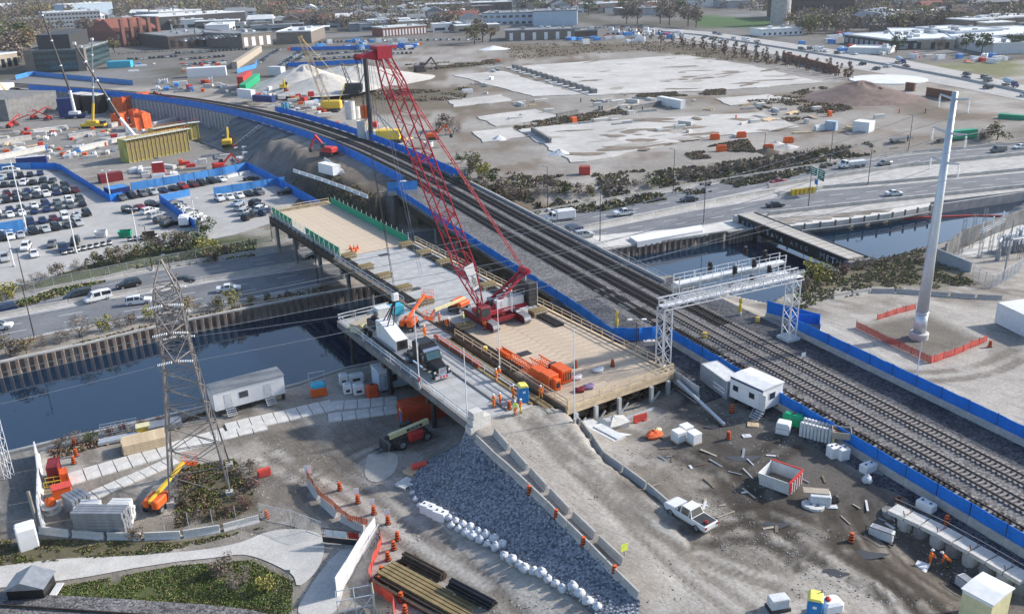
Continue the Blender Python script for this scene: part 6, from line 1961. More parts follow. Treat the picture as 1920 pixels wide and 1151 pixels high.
for y in(-.8,.8):
 for z in(GZ,GZ+1.2):hbar((-.4,y,z),(GL+1.0,y,z),.085,'chord')
 n=14
 for i in range(n):
  x0,x1=GL*i/n,GL*(i+1)/n
  hbar((x0,y,GZ if i%2 else GZ+1.2),(x1,y,GZ+1.2 if i%2 else GZ),.05,'truss_brace')
  hbar((x0,y,GZ),(x0,y,GZ+1.2),.045,'truss_post')
for i in range(15):
 x0=GL*i/14;hbar((x0,-.8,GZ),(x0,.8,GZ),.045,'cross_tie');hbar((x0,-.8,GZ+1.2),(x0,.8,GZ+1.2),.04,'cross_tie')
def walkway(x0,x1,y,w_,z):
 MB().bb(x0,x1,y-w_/2,y+w_/2,z,z+.10).build('walkway_deck',M['white'],gt)
 for yy in(y-w_/2,y+w_/2):
  for q in(.55,1.1):hbar((x0,yy,z+q),(x1,yy,z+q),.038,'hand_rail')
  for x in np.linspace(x0,x1,max(2,int((x1-x0)/1.6))):hbar((x,yy,z),(x,yy,z+1.1),.035,'railing_post')
walkway(-.3,GL+1.0,0,1.2,GZ+.3)
walkway(3.6,GL-.3,2.3,1.3,GZ+2.0)
walkway(4.2,GL+.6,2.3,1.2,GZ+.2)
MB().bb(3.6,GL-.3,3.2,3.3,GZ+.9,GZ+1.7).build('cable_tray',M['whited'],gt)
for x in(3.7,7,10.5,14,17,GL-.4):
 hbar((x,2.95,GZ-.1),(x,2.95,GZ+3.1),.07,'hanger');hbar((x,1.65,GZ-.1),(x,1.65,GZ+3.1),.06,'hanger');hbar((x,.8,GZ),(x,2.95,GZ-.1),.06,'hanger')
for x,zz,y in((9.7,3.2,3.1),(12.6,2.6,1.5),(15.6,4.4,3.1),(15.9,3.0,1.5),(12.0,.5,1.4),(15.4,.9,1.2),(18.9,3.4,2.8),(18.7,1.6,1.5)):
 m=MB();bevel_box(m,-.27,.27,-.16,.16,-.6,.6,.06)
 for q in(-.3,.1):m.bar((0,-.16,q),(0,-.42,q+.02),.19,8)
 m.bar((-.02,.1,-.9),(-.02,.1,.6),.05)
 m.build('signal_head',M['black'],gt,(x,y,GZ+zz))
#  posts, lamps
def lamp_post(lb,px,py,top,col='dsteel',r=.09,arm=None,z=None,head='box',cat='lamp post',name='street_lamp',pz=None,group=None):
 p=Vector(G(px,py,pz))if pz is not None else GT(px,py)
 h=zat(p.x,p.y,top)-p.z
 t=thing(name,lb,cat,p,0,group)
 MB().bar((0,0,0),(0,0,h),r,8,0,r*.6).build('pole',M[col],t)
 MB().lathe([(r*2.2,-.1),(r*2.2,.35),(r*1.2,.4)],n=8).build('pole_base',M['conc'],t)
 if head=='box':
  MB().bar((0,0,h-.1),(-.9,.3,h+.15),r*.5).build('arm',M[col],t)
  bevel_box(MB(),-1.4,-.7,.1,.5,h+.08,h+.26,.05).build('lamp_head',M['whited' if col!='dsteel' else 'steel'],t)
 elif head=='double':
  m=MB().bar((-.9,0,h),(.9,0,h),r*.5);m.build('arm',M[col],t)
  for x in(-1,1):bevel_box(MB(),x-.35,x+.35,-.2,.2,h,h+.16,.05).build('lamp_head',M['white'],t)
 return t
W3=('left','middle','right')
lamp_post('tall white pole at the inner railing of the truck lane by two workers',937,693,570,'white',.08,head=None,pz=ZD,name='white_pole',cat='pole')
lamp_post('tall white pole at the front corner of the timber deck',1077,790,618,'white',.08,head=None,pz=ZD-.3,name='white_pole',cat='pole')
t=lamp_post('white pole with a red collar on the outer edge of the truck lane',787,728,580,'white',.08,head=None,pz=ZD,name='white_pole',cat='pole')
MB().bar((0,0,1.0),(0,0,1.6),.13,8).build('red_collar',M['redbin'],t)
lamp_post('white pole at the outer front corner of the truck lane above the blocks',877,800,652,'white',.08,head=None,pz=ZD-.5,name='white_pole',cat='pole')
lamp_post('black lamp post with a white floodlight inside the blue fence bend',1193,652,600,'dsteel',.07,head='double',pz=0.0)
t=lamp_post('yellow bagged signal on a post beside the near track',1156,620,583,'yellow',.16,head=None,pz=.1,name='bagged_signal',cat='signal')
MB().blob((0,0,1.4),(.3,.3,.8),5).blob((0,0,2.6),(.28,.28,.5),8).build('yellow_cover',M['yellow'],t)
t=lamp_post('yellow bagged signal on the river side below the gantry',1387,590,562,'yellow',.14,head=None,pz=.1,name='bagged_signal',cat='signal')
MB().blob((0,0,1.0),(.3,.3,.7),5).blob((0,0,2.2),(.28,.28,.5),8).build('yellow_cover',M['yellow'],t)
for i,(px,py,lb)in enumerate(((1321,632,'middle'),(1420,603,'far'))):
 t=thing('track_marker','small yellow box standing beside the %s track'%lb,'trackside box',G(px,py,.1))
 bevel_box(MB(),-.3,.3,-.25,.25,0,.75,.06).build('box',M['yellow'],t);MB().box((0,-.26,.45),(.3,.03,.2)).build('label_plate',M['white'],t)
for(px,py,top),lb in(((51,553,468),'dark street lamp at the left verge behind the bushes'),((286,508,424),'dark street lamp behind the lattice tower, on the green verge'),((65,634,535),'dark street lamp on the river side verge at far left'),((326,548,480),'dark street lamp hidden behind the top of the lattice tower'),((511,452,398),'dark street lamp in front of the far left trestle corner'),((597,535,442),'dark street lamp rising past the trestle edge'),((724,420,362),'thin dark lamp behind the trestle near the white barriers'),((1027,392,313),'dark street lamp behind the utility truck'),((1125,452,357),'dark street lamp at the river wall near the railway bridge'),((1262,362,280),'dark street lamp beside the grass strip of the far highway edge'),((1319,420,328),'dark street lamp above the white concrete block'),((1515,392,318),'dark street lamp left of the green road sign post'),((1627,348,275),'dark street lamp beside the dump truck on the viaduct'),((1556,308,232),'dark street lamp on the brownfield left of the white cabins'),((1703,283,216),'dark street lamp on the brownfield between monopole and white cabins'),((1430,322,250),'dark street lamp on the brownfield above the red car')):
 lamp_post(lb,px,py,top,'dsteel',.11)
for(px,py,top),lb in(((52,440,297),'tall white car park pole at the end of the blue banner'),((27,500,432),'short white car park pole at far left bottom'),((144,475,400),'white car park pole in the lower aisle'),((258,452,392),'white car park pole left of the white dumpster'),((209,378,320),'white car park pole at the corner of the blue fence'),((369,432,372),'white car park pole inside the blue fence bay')):
 lamp_post(lb,px,py,top,'white',.16,head='double',name='car_park_pole')
lamp_post('slim grey pole standing at the blue fence below the monopole',1716,722,640,'galv',.09,head=None,name='slim_pole',cat='pole')
p=G(1531,358,-6.5)
t=thing('road_sign_gantry','green highway direction signs seen from behind the lamp post, with a small blue sign','road sign',p,heading(G(1518,320,0),G(1548,334,0)))
h=zat(p.x,p.y,318)-p.z
MB().bar((0,0,0),(0,0,h),.16,8).bar((-4.2,0,h-.8),(3.6,0,h-.8),.1,6).build('sign_post',M['whited'],t)
for x0,x1,z0,z1,c in((-4.4,-.6,h-1.9,h+.1,'gsign'),(.4,3.6,h-2.4,h+.3,'gsign'),(-1.2,.5,h-4.0,h-2.6,'blue')):
 s_=MB().bb(x0,x1,-.16,-.1,z0,z1).build('sign_board',M[c],t)
 if c=='gsign':
  lm=MB()
  for q in range(3):lm.bb(x0+.4,x1-.5-.4*(q%2),-.175,-.162,z1-.55-q*.55,z1-.35-q*.55)
  lm.build('sign_lettering_line',M['white'],s_)
#  graffiti bridge
A_,B_=Vector(G(1385,404,-5.2)),Vector(G(1590,487,-5.2))
gdir=(B_-A_);GBL=gdir.length
gbr=thing('graffiti_bridge','old dark steel footbridge with timber deck and white graffiti on its side','footbridge',A_,heading(A_,B_))
dkm=MB().box((0,0,0),(.62,4.4,.18)).mesh('deck_plank',[M['conc']])
dkm2=MB().box((0,0,0),(.62,4.4,.18)).mesh('deck_plank',[M['tan']])
n=int(GBL/.66)
for i in range(n):inst('deck_plank',dkm if(i*7)%3 else dkm2,gbr,(.35+i*.66,2.4,-.09+rnd.uniform(-.02,.02)))
for y in(0.0,4.7):
 MB().bb(-.3,GBL+.2,y-.12,y+.12,-2.6,.12).build('plate_girder',M['navy']if False else M['black'],gbr)
 MB().bb(-.3,GBL+.2,y-.3,y+.3,.0,.06).build('girder_flange',M['dsteel'],gbr)
for x in np.arange(.5,GBL,2.4):MB().bb(x-.05,x+.05,-.2,-.12,-2.5,-.02).build('stiffener',M['black'],gbr)
for body,x,sz,c in(('KRAX',2.2,1.7,'bluel'),('ISAVA',11.0,1.45,'whited'),('ATEG',21.3,1.4,'greyw'),('METH',32.0,1.6,'whited')):
 for k,ch in enumerate(body):
  if ch=='I':x-=.5
  text(ch,sz*rnd.uniform(.8,1.15),gbr,((x+.2)*GBL/40.0,-.215,-1.35+rnd.uniform(-.2,.15)),(math.pi/2,rnd.uniform(-.16,.16),0),c if k%3 else 'greyw',name='graffiti',sx=rnd.uniform(.85,1.3));x+=1.75
MB().bb(GBL*.205,GBL*.235,-.21,-.13,-2.4,-.3).build('rusty_patch',M['rust'],gbr)
MB().bb(-1.5,.5,-.5,5.2,-4.6,-.2).build('abutment',M['conc'],gbr);MB().bb(GBL-.5,GBL+1.2,-.5,5.2,-4.6,-.2).build('abutment',M['concd'],gbr)
MB().bb(GBL*.2,GBL*.24,.2,4.5,-6,-2.5).build('pier',M['concd'],gbr)
P=[G(x,y,WATER+.1)for x,y in((1678,412),(1720,408),(1770,406),(1830,404),(1880,405),(1930,407))]
m=MB().tube([p-P[0]for p in P],.22,6)
m.build('floating_boom',M['redm'],loc=P[0],label='long red floating boom on the dark river at right',cat='floating boom')
poly_h(polyG([(1440,404),(1560,390),(1700,375),(1920,352),(1920,358),(1745,379),(1670,391),(1560,402),(1440,410)],-6.95),-7.6,-6.9,M['conc'],'viaduct_apron',kind='structure')
#  substation
zs=-5.0
sub=MB().flat([G2(1765,500,zs),G2(1860,535,zs),G2(1935,500,zs),G2(2000,440,zs),G2(1905,420,zs),G2(1800,470,zs)],zs+.12)
sub.build('substation_pad',M['concl'],kind='structure')
w0=[G(1756,495,zs),G(1817,521,zs)]
m=MB().wall([tuple(w0[0][:2]),tuple(w0[1][:2])],zs-.3,zs+3.0,.3);m.build('screen_wall',M['greyw'],off=tuple(w0[0]),label='grey concrete wall left of the substation pad',cat='wall')
m=MB().wall([G2(1770,488,zs),G2(1800,462,zs),G2(1905,425,zs),G2(1960,410,zs)],zs-.3,zs+3.4,.3);m.build('screen_wall',M['concd'],off=tuple(G(1770,488,zs)),label='dark concrete wall behind the substation along the river',cat='wall')
panel_fence('mesh_fence','chain link fence closing the substation pad at the front',[(1822,522),(1860,542),(1885,528),(1915,508)],2.4,'galv',mesh=True)
def lattice_col(m,x,y,h,w=.55):
 for sx in(-1,1):
  for sy in(-1,1):m.bar((x+sx*w/2,y+sy*w/2,0),(x+sx*w/2,y+sy*w/2,h),.04,4,cap=False)
 n=int(h/.8)
 for i in range(n):
  z0,z1=h*i/n,h*(i+1)/n;s_=1 if i%2 else-1
  for sy in(-1,1):m.bar((x-s_*w/2,y+sy*w/2,z0),(x+s_*w/2,y+sy*w/2,z1),.025,3,cap=False)
  for sx in(-1,1):m.bar((x+sx*w/2,y-s_*w/2,z0),(x+sx*w/2,y+s_*w/2,z1),.025,3,cap=False)
sp=G(1800,478,zs)
st_=thing('switchyard_frame','grey lattice switchyard frame with insulators in the substation','substation equipment',sp,heading(G(1800,478,zs),G(1850,450,zs)))
for i in range(3):
 for yy in(0,-3.6):
  m=MB();lattice_col(m,i*5.2,yy,7.4 if yy==0 else 5.5);m.build('lattice_column',M['steel'],st_)
 m=MB().bb(i*5.2-.35,i*5.2+.35,-7.2,-6.5,0,2.6).bar((i*5.2,-6.85,2.6),(i*5.2,-6.85,4.0),.2,8);m.build('breaker',M['steel'],st_)
 MB().bar((i*5.2,-6.6,4.0),(i*5.2+.9,-6.6,4.5),.3,8).build('porcelain',M['white'],st_)
m=MB()
for z in(5.2,5.7):m.bar((-.4,-3.6,z),(11,-3.6,z),.06).bar((-.4,-3.1,z),(11,-3.1,z),.06)
for i in range(14):m.bar((i*.8,-3.6,5.2+.5*(i%2)),(i*.8+.8,-3.6,5.2+.5*((i+1)%2)),.03)
m.build('lattice_beam',M['galv'],st_)
for i in range(3):MB().lathe([(.09,5.8),(.18,6.0),(.09,6.2),(.18,6.5),(.09,6.7),(.16,7.2),(.05,7.4)],(i*5.2,-3.3,0),8).build('porcelain',M['white'],st_)
sp=G(1900,470,zs)
st_=thing('transformer','grey transformer with white bushings at the right edge of the substation','substation equipment',sp,.3)
bevel_box(MB(),-2.2,2.2,-1.4,1.4,0,3.0,.1).build('tank',M['steel'],st_)
m=MB()
for k in range(9):m.bb(-2+k*.48,-1.8+k*.48,-2.1,-1.4,.3,2.7)
m.build('radiator_fins',M['steel'],st_)
for x in(-1.4,0,1.4):MB().lathe([(.12,3.0),(.24,3.2),(.12,3.5),(.24,3.8),(.1,4.1),(.2,4.4),(.05,4.8)],(x,0,0),8).build('porcelain',M['white'],st_)
for i,(px,py)in enumerate(((1872,478),(1884,492),(1912,488))):
 t=thing('disconnector',ORD[i]+' disconnector stand from the left beside the transformer','substation equipment',G(px,py,zs))
 m=MB();lattice_col(m,0,0,3.2,.7);m.build('stand',M['steel'],t)
 for x in(-.7,0,.7):MB().lathe([(.08,3.2),(.16,3.4),(.08,3.7),(.16,3.9),(.05,4.4)],(x,0,0),8).build('porcelain',M['white'],t)
lamp_post('wooden pole with a transformer can in the substation corner',1878,540,412,'steel',.14,head=None,name='utility_pole',cat='utility pole',pz=zs)
#  pile wall at the lower right
pw=[GT(*zc(8,x,y))for x,y in((905,400),(1240,590),(1560,770),(1900,960))]
R_=resample([(p.x,p.y)for p in pw],step=1.55)
o=(R_[0][0],R_[0][1],0.0)
t=thing('secant_pile_wall','curving secant pile wall with a pale concrete guide beam at lower right','retaining wall',o)
hd_=heading(R_[0],R_[-1])
for i,p in enumerate(R_):
 m=MB().bar((0,0,-2.6),(0,0,-.12),.80,10);m.build('pile',M['conc']if i%2 else M['concd'],t,(p[0]-o[0],p[1]-o[1],0))
 if i%2:
  m=MB().bar((0,.55,0),(0,.55,1.05),.03).bar((0,-.4,.2),(-.1,-.5,.75),.05);m.build('rail_post',M['rust'],t,(p[0]-o[0],p[1]-o[1],.1),hd_)
m=MB()
nx_,ny_=-math.sin(hd_),math.cos(hd_)
for a,b in zip(R_[:-1],R_[1:]):
 h_=heading(a,b);c=((a[0]+b[0])/2-o[0]+nx_*.2,(a[1]+b[1])/2-o[1]+ny_*.2,.06)
 m.box(c,(1.53,1.75,.4),h_)
m.build('guide_beam',M['concl'],t)
m=MB()
for z in(.6,1.1):m.tube([(p[0]-o[0]+nx_*.55,p[1]-o[1]+ny_*.55,z)for p in R_],.022,3)
m.build('guard_wire',M['galv'],t)
#  car park at left
ZP=-6.95
pk_poly=polyG([(-120,300),(70,312),(140,338),(212,378),(300,350),(465,316),(560,372),(520,415),(440,440),(380,452),(250,470),(60,530),(-120,560)],ZP)
MB().flat(pk_poly,ZP).build('car_park_surface',M['asphl'],kind='structure')
PALL=['black','dark grey','grey','white','silver','dark blue','black','dark grey','white','pale blue','grey','dark blue','maroon','black','silver','dark grey']
rc=random.Random(23)
def row(p0,p1,n,rowname,cols=None,kinds=None,z=-6.93,turn=-math.pi/2,jit=.12):
 a,b=G(*p0,z),G(*p1,z)
 hd=heading(a,b)
 for i in range(n):
  p=a.lerp(b,i/max(1,n-1));col=cols[i]if cols else rc.choice(PALL);kd=kinds[i]if kinds else rc.choice(('sedan','suv','suv','sedan','suv','pickup' if rc.random()<.3 else 'sedan'))
  car(kd,col,(p.x+rc.uniform(-jit,jit),p.y+rc.uniform(-jit,jit)*2,p.z),hd+turn+rc.uniform(-.03,.03),'%s %s, %s from left in %s'%(col,{'sedan':'car','suv':'SUV','van':'van','pickup':'pickup'}[kd],ORD[i],rowname),'cars in the car park',small=True)
row((3,337),(76,328),5,'the rearmost row by the faded wall')
row((8,350),(99,342),6,'car park row two',['black','dark grey','white','black','black','dark grey'])
row((-6,371),(122,351),8,'car park row three',['grey','maroon','dark grey','dark blue','white','black','dark grey','black'])
row((-7,382),(142,360),9,'car park row four',['silver','black','black','dark grey','dark grey','white','dark blue','black','maroon'])
row((-4,400),(151,376),8,'car park row five',['white','dark blue','dark grey','white','dark blue','grey','white','dark grey'])
row((-4,410),(154,386),8,'car park row six',['black','white','white','dark blue','dark blue','dark grey','grey','black'])
row((59,420),(163,404),6,'the row right of the blue banner',['dark blue','dark blue','maroon','white','silver','black'],['suv','sedan','sedan','van','sedan','suv'])
row((63,438),(148,422),5,'the row in front of the blue banner end',['black','silver','black','dark grey','silver'])
row((2,450),(39,444),3,'the short row directly below the blue banner',['black','white','silver'])
row((51,467),(142,457),3,'the loose front row by the car park poles',['white','grey','black'])
row((8,489),(120,470),3,'the bottom row near the roadside bushes',['silver','white','dark blue'])
row((228,375),(415,340),11,'the long row under the far blue fence',['grey','black','grey','silver','dark blue','black','red','maroon','black','black','white'])
row((242,398),(285,388),3,'the row left of the blue fence bay',['black','red','black'],['suv','sedan','suv'])
row((282,400),(318,424),4,'the stacked file beside the blue fence bay',['white','silver','dark grey','black'],turn=math.pi/2+.35)
row((328,386),(380,418),8,'the file of cars inside the blue fence bay',['dark blue','grey','silver','white','dark grey','white','white','grey'],turn=math.pi/2+.5)
row((412,376),(485,364),5,'the row in front of the pale blue screen',['white','white','white','black','grey'])
row((446,385),(466,411),4,'the left file near the trestle end',['pale blue','silver','silver','black'],turn=math.pi/2+.9)
row((478,384),(497,402),4,'the right file near the trestle end',['black','dark grey','white','dark blue'],turn=math.pi/2+.9)
for px,py,k,c,lb in((22,323,'van','white','white van parked against the faded blue wall'),(471,338,'sedan','black','black car alone in the corner of the far blue fence'),(538,364,'pickup','black','black pickup with silver canopy parked at the trestle end fence')):
 car(k,c,G(px,py,-6.93),.4,lb,'cars in the car park')
bf_=lambda lb,pts,mt='blue',h=2.2,pl=4.5:fence('blue_fence',lb,polyG(pts,-7),-7.0,h,pl,mt,lean=.08)
bf_('blue screen fence curving behind the rear car park rows',[(60,317),(112,318),(145,340),(180,362),(209,380),(232,374)])
bf_('faded pale blue wall at the left end of the rear car park rows',[(-60,322),(0,320),(60,317)],'bluel')
bf_('faded blue fence behind the long row of parked cars',[(247,358),(300,349),(352,341),(400,332),(466,318)],'bluel',2.4)
bf_('blue fence from the car park corner down to the trestle end',[(464,318),(510,342),(558,370),(600,394)],'blue',2.6)
bf_('pale blue screen behind the white parked cars',[(402,366),(440,360),(485,353),(535,345)],'bluel')
bf_('blue fence bay around a file of parked cars',[(300,380),(320,395),(342,412),(372,434)],'blue',2.4)
bf_('pale blue screen at the head of the fence bay',[(302,379),(330,372),(357,367)],'bluel',2.0)
bf_('pale blue banner fence in the left part of the car park',[(-60,452),(0,442),(48,434)],'bluel',3.2)
jersey([(425,334),(470,324)],z=-6.95,names='below the faded fence in the car park corner',mt='whited')
container('dark blue flat roofed container by the fence corner',(212,373),(246,366),'navy',z=-7,W_=5,roof='bluel');container('maroon container behind the dark blue one at the fence corner',(190,345),(232,338),'redd',z=-7)
container('long navy blue container on the yard behind the car park',(32,312),(88,307),'navy',z=-7,roof='whited')
container('red container with white roof on the yard beyond the fence',(288,332),(310,330),'redbin',z=-7,roof='white',H_=4.2)
container('white box container with a dark open end on the dirt bank',(598,323),(625,330),'white',z=-.6,roof='white')
def skip(lb,p0,p1,col,z=None,W_=2.3,H_=1.6,fill='oldwood',stripes=False):
 a=GT(*p0)if z is None else Vector(G(*p0,z));b=GT(*p1)if z is None else Vector(G(*p1,z))
 L_=math.hypot(b.x-a.x,b.y-a.y);t=thing('skip',lb,'skip',(a.x,a.y,min(a.z,b.z)),heading(a,b))
 m=MB()
 k=.35
 o_=[(0,0),(L_,0),(L_,W_),(0,W_)];i_=[(.08,.08),(L_-.08,.08),(L_-.08,W_-.08),(.08,W_-.08)]
 bo=[(k,.1),(L_-k*.3,.1),(L_-k*.3,W_-.1),(k,W_-.1)]
 vs=[(x,y,.15)for x,y in bo]+[(x,y,H_)for x,y in o_]+[(x,y,H_)for x,y in i_]+[(x,y,.3)for x,y in bo]
 fs=[(3,2,1,0)]+[(q,(q+1)%4,4+(q+1)%4,4+q)for q in range(4)]+[(4+q,4+(q+1)%4,8+(q+1)%4,8+q)for q in range(4)]+[(8+q,8+(q+1)%4,12+(q+1)%4,12+q)for q in range(4)]
 m.add(vs,fs);m.build('skip_shell',M['whited' if stripes else col],t)
 if stripes:
  MB().bb(.12,L_-.06,-.05,-.012,.42,H_-.05).build('red_side',M[col],t);MB().bb(-.06,L_+.06,-.08,.1,H_,H_+.1).bb(L_-.1,L_+.08,.1,W_,H_,H_+.1).build('red_rim',M[col],t)
 MB().bb(k+.1,L_-k,.2,W_-.2,.3,.42).build('skip_floor',M[fill],t)
 m=MB()
 for x in np.linspace(.5,L_-.4,5):m.beam((x,-.08,.3),(x,-.08,H_-.1),.12,.12)
 m.build('rib',M['whited' if stripes else col],t)
 return t
skip('red and white open skip on the dark yard near the rubble',(1446,925),(1498,930),'redbin',W_=3.0,H_=1.9,stripes=True)if False else None
skip('red and white open skip standing on the churned dark yard',zc(8,150,290),zc(8,248,190),'redbin',W_=3.4,H_=1.7,stripes=True)
skip('grey white roll off skip parked beside the bushes of the car park',(178,448),(200,446),'whited',z=-7);skip('green skip full of white rubbish beside the bushes',(222,448),(246,446),'green',z=-7,fill='white')
skip('brown open box between bushes and dark barrels',(268,452),(292,449),'brown',z=-7)
t=boxtruck('white box truck with an open red tail beside the blue fence bay',(344,432),(352,412),z=-6.95,group=None,L=6)
for i,(px,py)in enumerate([(122+12*k,478-2.6*k)for k in range(8)]+[(244+12*k,453-1.5*k)for k in range(5)]):
 t=MB().lathe([(.55,0),(.55,1.1),(.5,1.15)],n=10).bar((0,0,.5),(0,0,.8),.57,10,1)
 t.build('barrel',[M['black'],M['white']],loc=G(px,py,-7),label=ORD[i]+' black and white barrel from the left along the car park edge',cat='barrel',group='barrels along the car park edge')
#  construction pit beyond the car park
def at_depth(px,py,y):
 d=ray(px,py);return CAMPOS+d*(y/d.y)
def tele_crane(lb,base,tip,joint,c1,c2,carr,r=.55,z=-7):
 b=Vector(G(*base,z));e=at_depth(*tip,b.y);j=at_depth(*joint,b.y)
 t=thing('mobile_crane',lb,'crane',b,0)
 s=b+Vector((0,0,2.2))
 MB().bar(s-b,j-b,r,6,0,r*.9).build('lower_boom',M[c1],t);MB().bar(j-b,e-b,r*.72,6,0,r*.42).build('upper_boom',M[c2],t)
 k=MB()
 for f in(.25,.5,.75):p=(j-b).lerp(e-b,f);k.bar(p,p+(e-j).normalized()*.5,r*.85,6)
 k.build('boom_collar',M['white'],t)
 MB().box(e-b,(1.0,1.0,.9)).build('boom_head',M['whited'],t)
 bevel_box(MB(),-5,5,-1.4,1.4,.8,1.7,.1).build('carrier',M[carr],t);bevel_box(MB(),-2.5,2,-1.3,1.3,1.75,3.0,.15).build('superstructure',M[c1],t);bevel_box(MB(),3.2,5,-1.3,1.3,1.7,2.8,.2).build('cab',M['glass'],t)
 for x in(-3.8,-2.2,1.4,3.0):
  for y in(-1.15,1.15):wheel(t,(x,y,.6),.6,.45,'Y',sub=False)
 return t
tele_crane('white and black mobile crane whose boom leaves the top edge at far left',(143,222),(62,-18),(131,170),'white','dsteel','navy',.75)
tele_crane('white and black mobile crane leaning left in front of the yellow formwork',(256,268),(139,82),(225,222),'white','dsteel','white',.75)
tele_crane('yellow mobile crane with an upright grey boom in the pit',(176,240),(172,74),(175,194),'yellow','steel','yellow',.6)
tele_crane('yellow mobile crane boom pointing up left at the picture edge',(28,196),(-14,138),(8,168),'yellow','yellow','dsteel',.6)
def hut(lb,p0,p1,depth,h,col,roof=None,z=-7,name='shed',cat='shed'):
 a,b=Vector(G(*p0,z)),Vector(G(*p1,z));L_=math.hypot(b.x-a.x,b.y-a.y)
 t=thing(name,lb,cat,a,heading(a,b));bevel_box(MB(),0,L_,0,depth,-.2,h,.1).build('wall',M[col],t);bevel_box(MB(),-.1,L_+.1,-.1,depth+.1,h-.02,h+.2,.05).build('roof',M[roof or col],t)
 return t
hut('big dark concrete basin wall at the left of the pit',(18,228),(112,208),34,9,'concd','concd',name='basin',cat='concrete basin')
hut('white rounded tent hall behind the yellow crane at left',(-20,200),(34,190),12,9,'white','white',name='tent',cat='tent');hut('dark blue screen block beside the basin',(112,222),(140,220),4,8,'navy',name='screen',cat='screen')
hut('dark concrete portal opening behind the yellow mobile crane',(152,212),(178,208),8,8,'black','concl',name='portal',cat='portal');hut('second dark concrete portal left of the orange tarpaulin',(186,214),(220,206),8,8,'black','concl',name='portal',cat='portal')
def formwork(lb,p0,p1,h,d,top='concl'):
 a,b=Vector(G(*p0,-7)),Vector(G(*p1,-7));L_=math.hypot(b.x-a.x,b.y-a.y)
 t=thing('formwork',lb,'formwork',a,heading(a,b))
 MB().bb(0,L_,0,d,0,h).build('core',M['form'],t)
 n=int(L_/1.5);pm=MB().bb(-.12,.12,-.28,0,.2,h+.3).mesh('rib',[M['form']]);pn=MB().bb(-.5,.5,-.08,-.005,.4,h-.4).mesh('panel',[M['ochre']])
 for i in range(n+1):inst('rib',pm,t,(i*L_/n,0,0));
 for i in range(n):inst('panel',pn,t,((i+.5)*L_/n,0,0))
 m=MB().bb(-.8,L_+.8,-1.2,.6,h+.1,h+.3);m.build('platform',M[top],t)
 m=MB()
 for i in range(n+1):m.bar((i*L_/n,-1.1,h+.3),(i*L_/n,-1.1,h+1.4),.05,3)
 m.bar((0,-1.1,h+1.3),(L_,-1.1,h+1.3),.05,3);m.build('railing',M['orange'],t)
formwork('long yellow green formwork wall in the pit nearest the car park',(243,306),(356,283),7.5,5);formwork('second yellow formwork wall behind the longer one',(292,268),(348,258),5,4);formwork('short yellow formwork pier right of the long one',(360,262),(374,260),6,3)
def drape(lb,p0,p1,h,d,mt,z=-7,seed=1):
 a,b=Vector(G(*p0,z)),Vector(G(*p1,z));L_=math.hypot(b.x-a.x,b.y-a.y);r=random.Random(seed)
 m=MB();n=max(4,int(L_/1.2));vs=[]
 for i in range(n+1):
  x=L_*i/n;q=r.uniform(-.5,.5)
  vs+=[(x,q,0),(x,q*.5+.3,h*r.uniform(.8,1.05)),(x,d,h*r.uniform(.8,1.0)),(x,d+.3,0)]
 fs=[(4*i+k,4*i+4+k,4*i+5+k,4*i+1+k)for i in range(n)for k in range(3)]+[(0,1,2,3),tuple(4*n+k for k in(3,2,1,0))]
 m.add(vs,fs);return m.build('tarpaulin',M[mt],loc=a,rz=heading(a,b),label=lb,cat='tarpaulin')
drape('big bright orange tarpaulin at the foot of the rail wall',(236,218),(286,206),8,6,'tarp',seed=2);drape('red tarpaulin hanging on the rail wall right of the orange one',(290,200),(330,214),7,.6,'tarpr',z=-6,seed=3);drape('second red tarpaulin further right on the rail wall',(369,216),(408,228),6.5,.6,'tarpr',z=-6,seed=4)
for i,(a,b,h)in enumerate((((256,246),(270,244),6),((272,244),(288,240),7),((228,236),(240,232),5),((254,232),(266,230),6))):drape(ORD[i]+' small orange tarpaulin bundle among the pit columns',a,b,h,4,'tarp',seed=9+i)
rp=random.Random(77)
CLUT=[('concrete_block','concrete block','pale concrete block','concl',(1.5,6),(.8,1.6),(.6,1.6)),('skip_box','box','red steel box','redbin',(1.5,3.5),(1.2,2.2),(1,2.2)),('site_box','box','orange site box','orange',(1,2.5),(1,2),(.8,2)),('plank_stack','timber stack','timber stack','wood',(3,7),(1,2),(.4,.9)),('steel_bundle','steel bundle','grey steel bundle','steel',(4,9),(.8,1.6),(.4,.8)),('storage_box','box','white storage box','white',(1.5,5),(1.2,2.2),(1,2.2)),('blue_box','box','blue grey box','bluel',(2,5),(1.2,2.2),(1,2))]
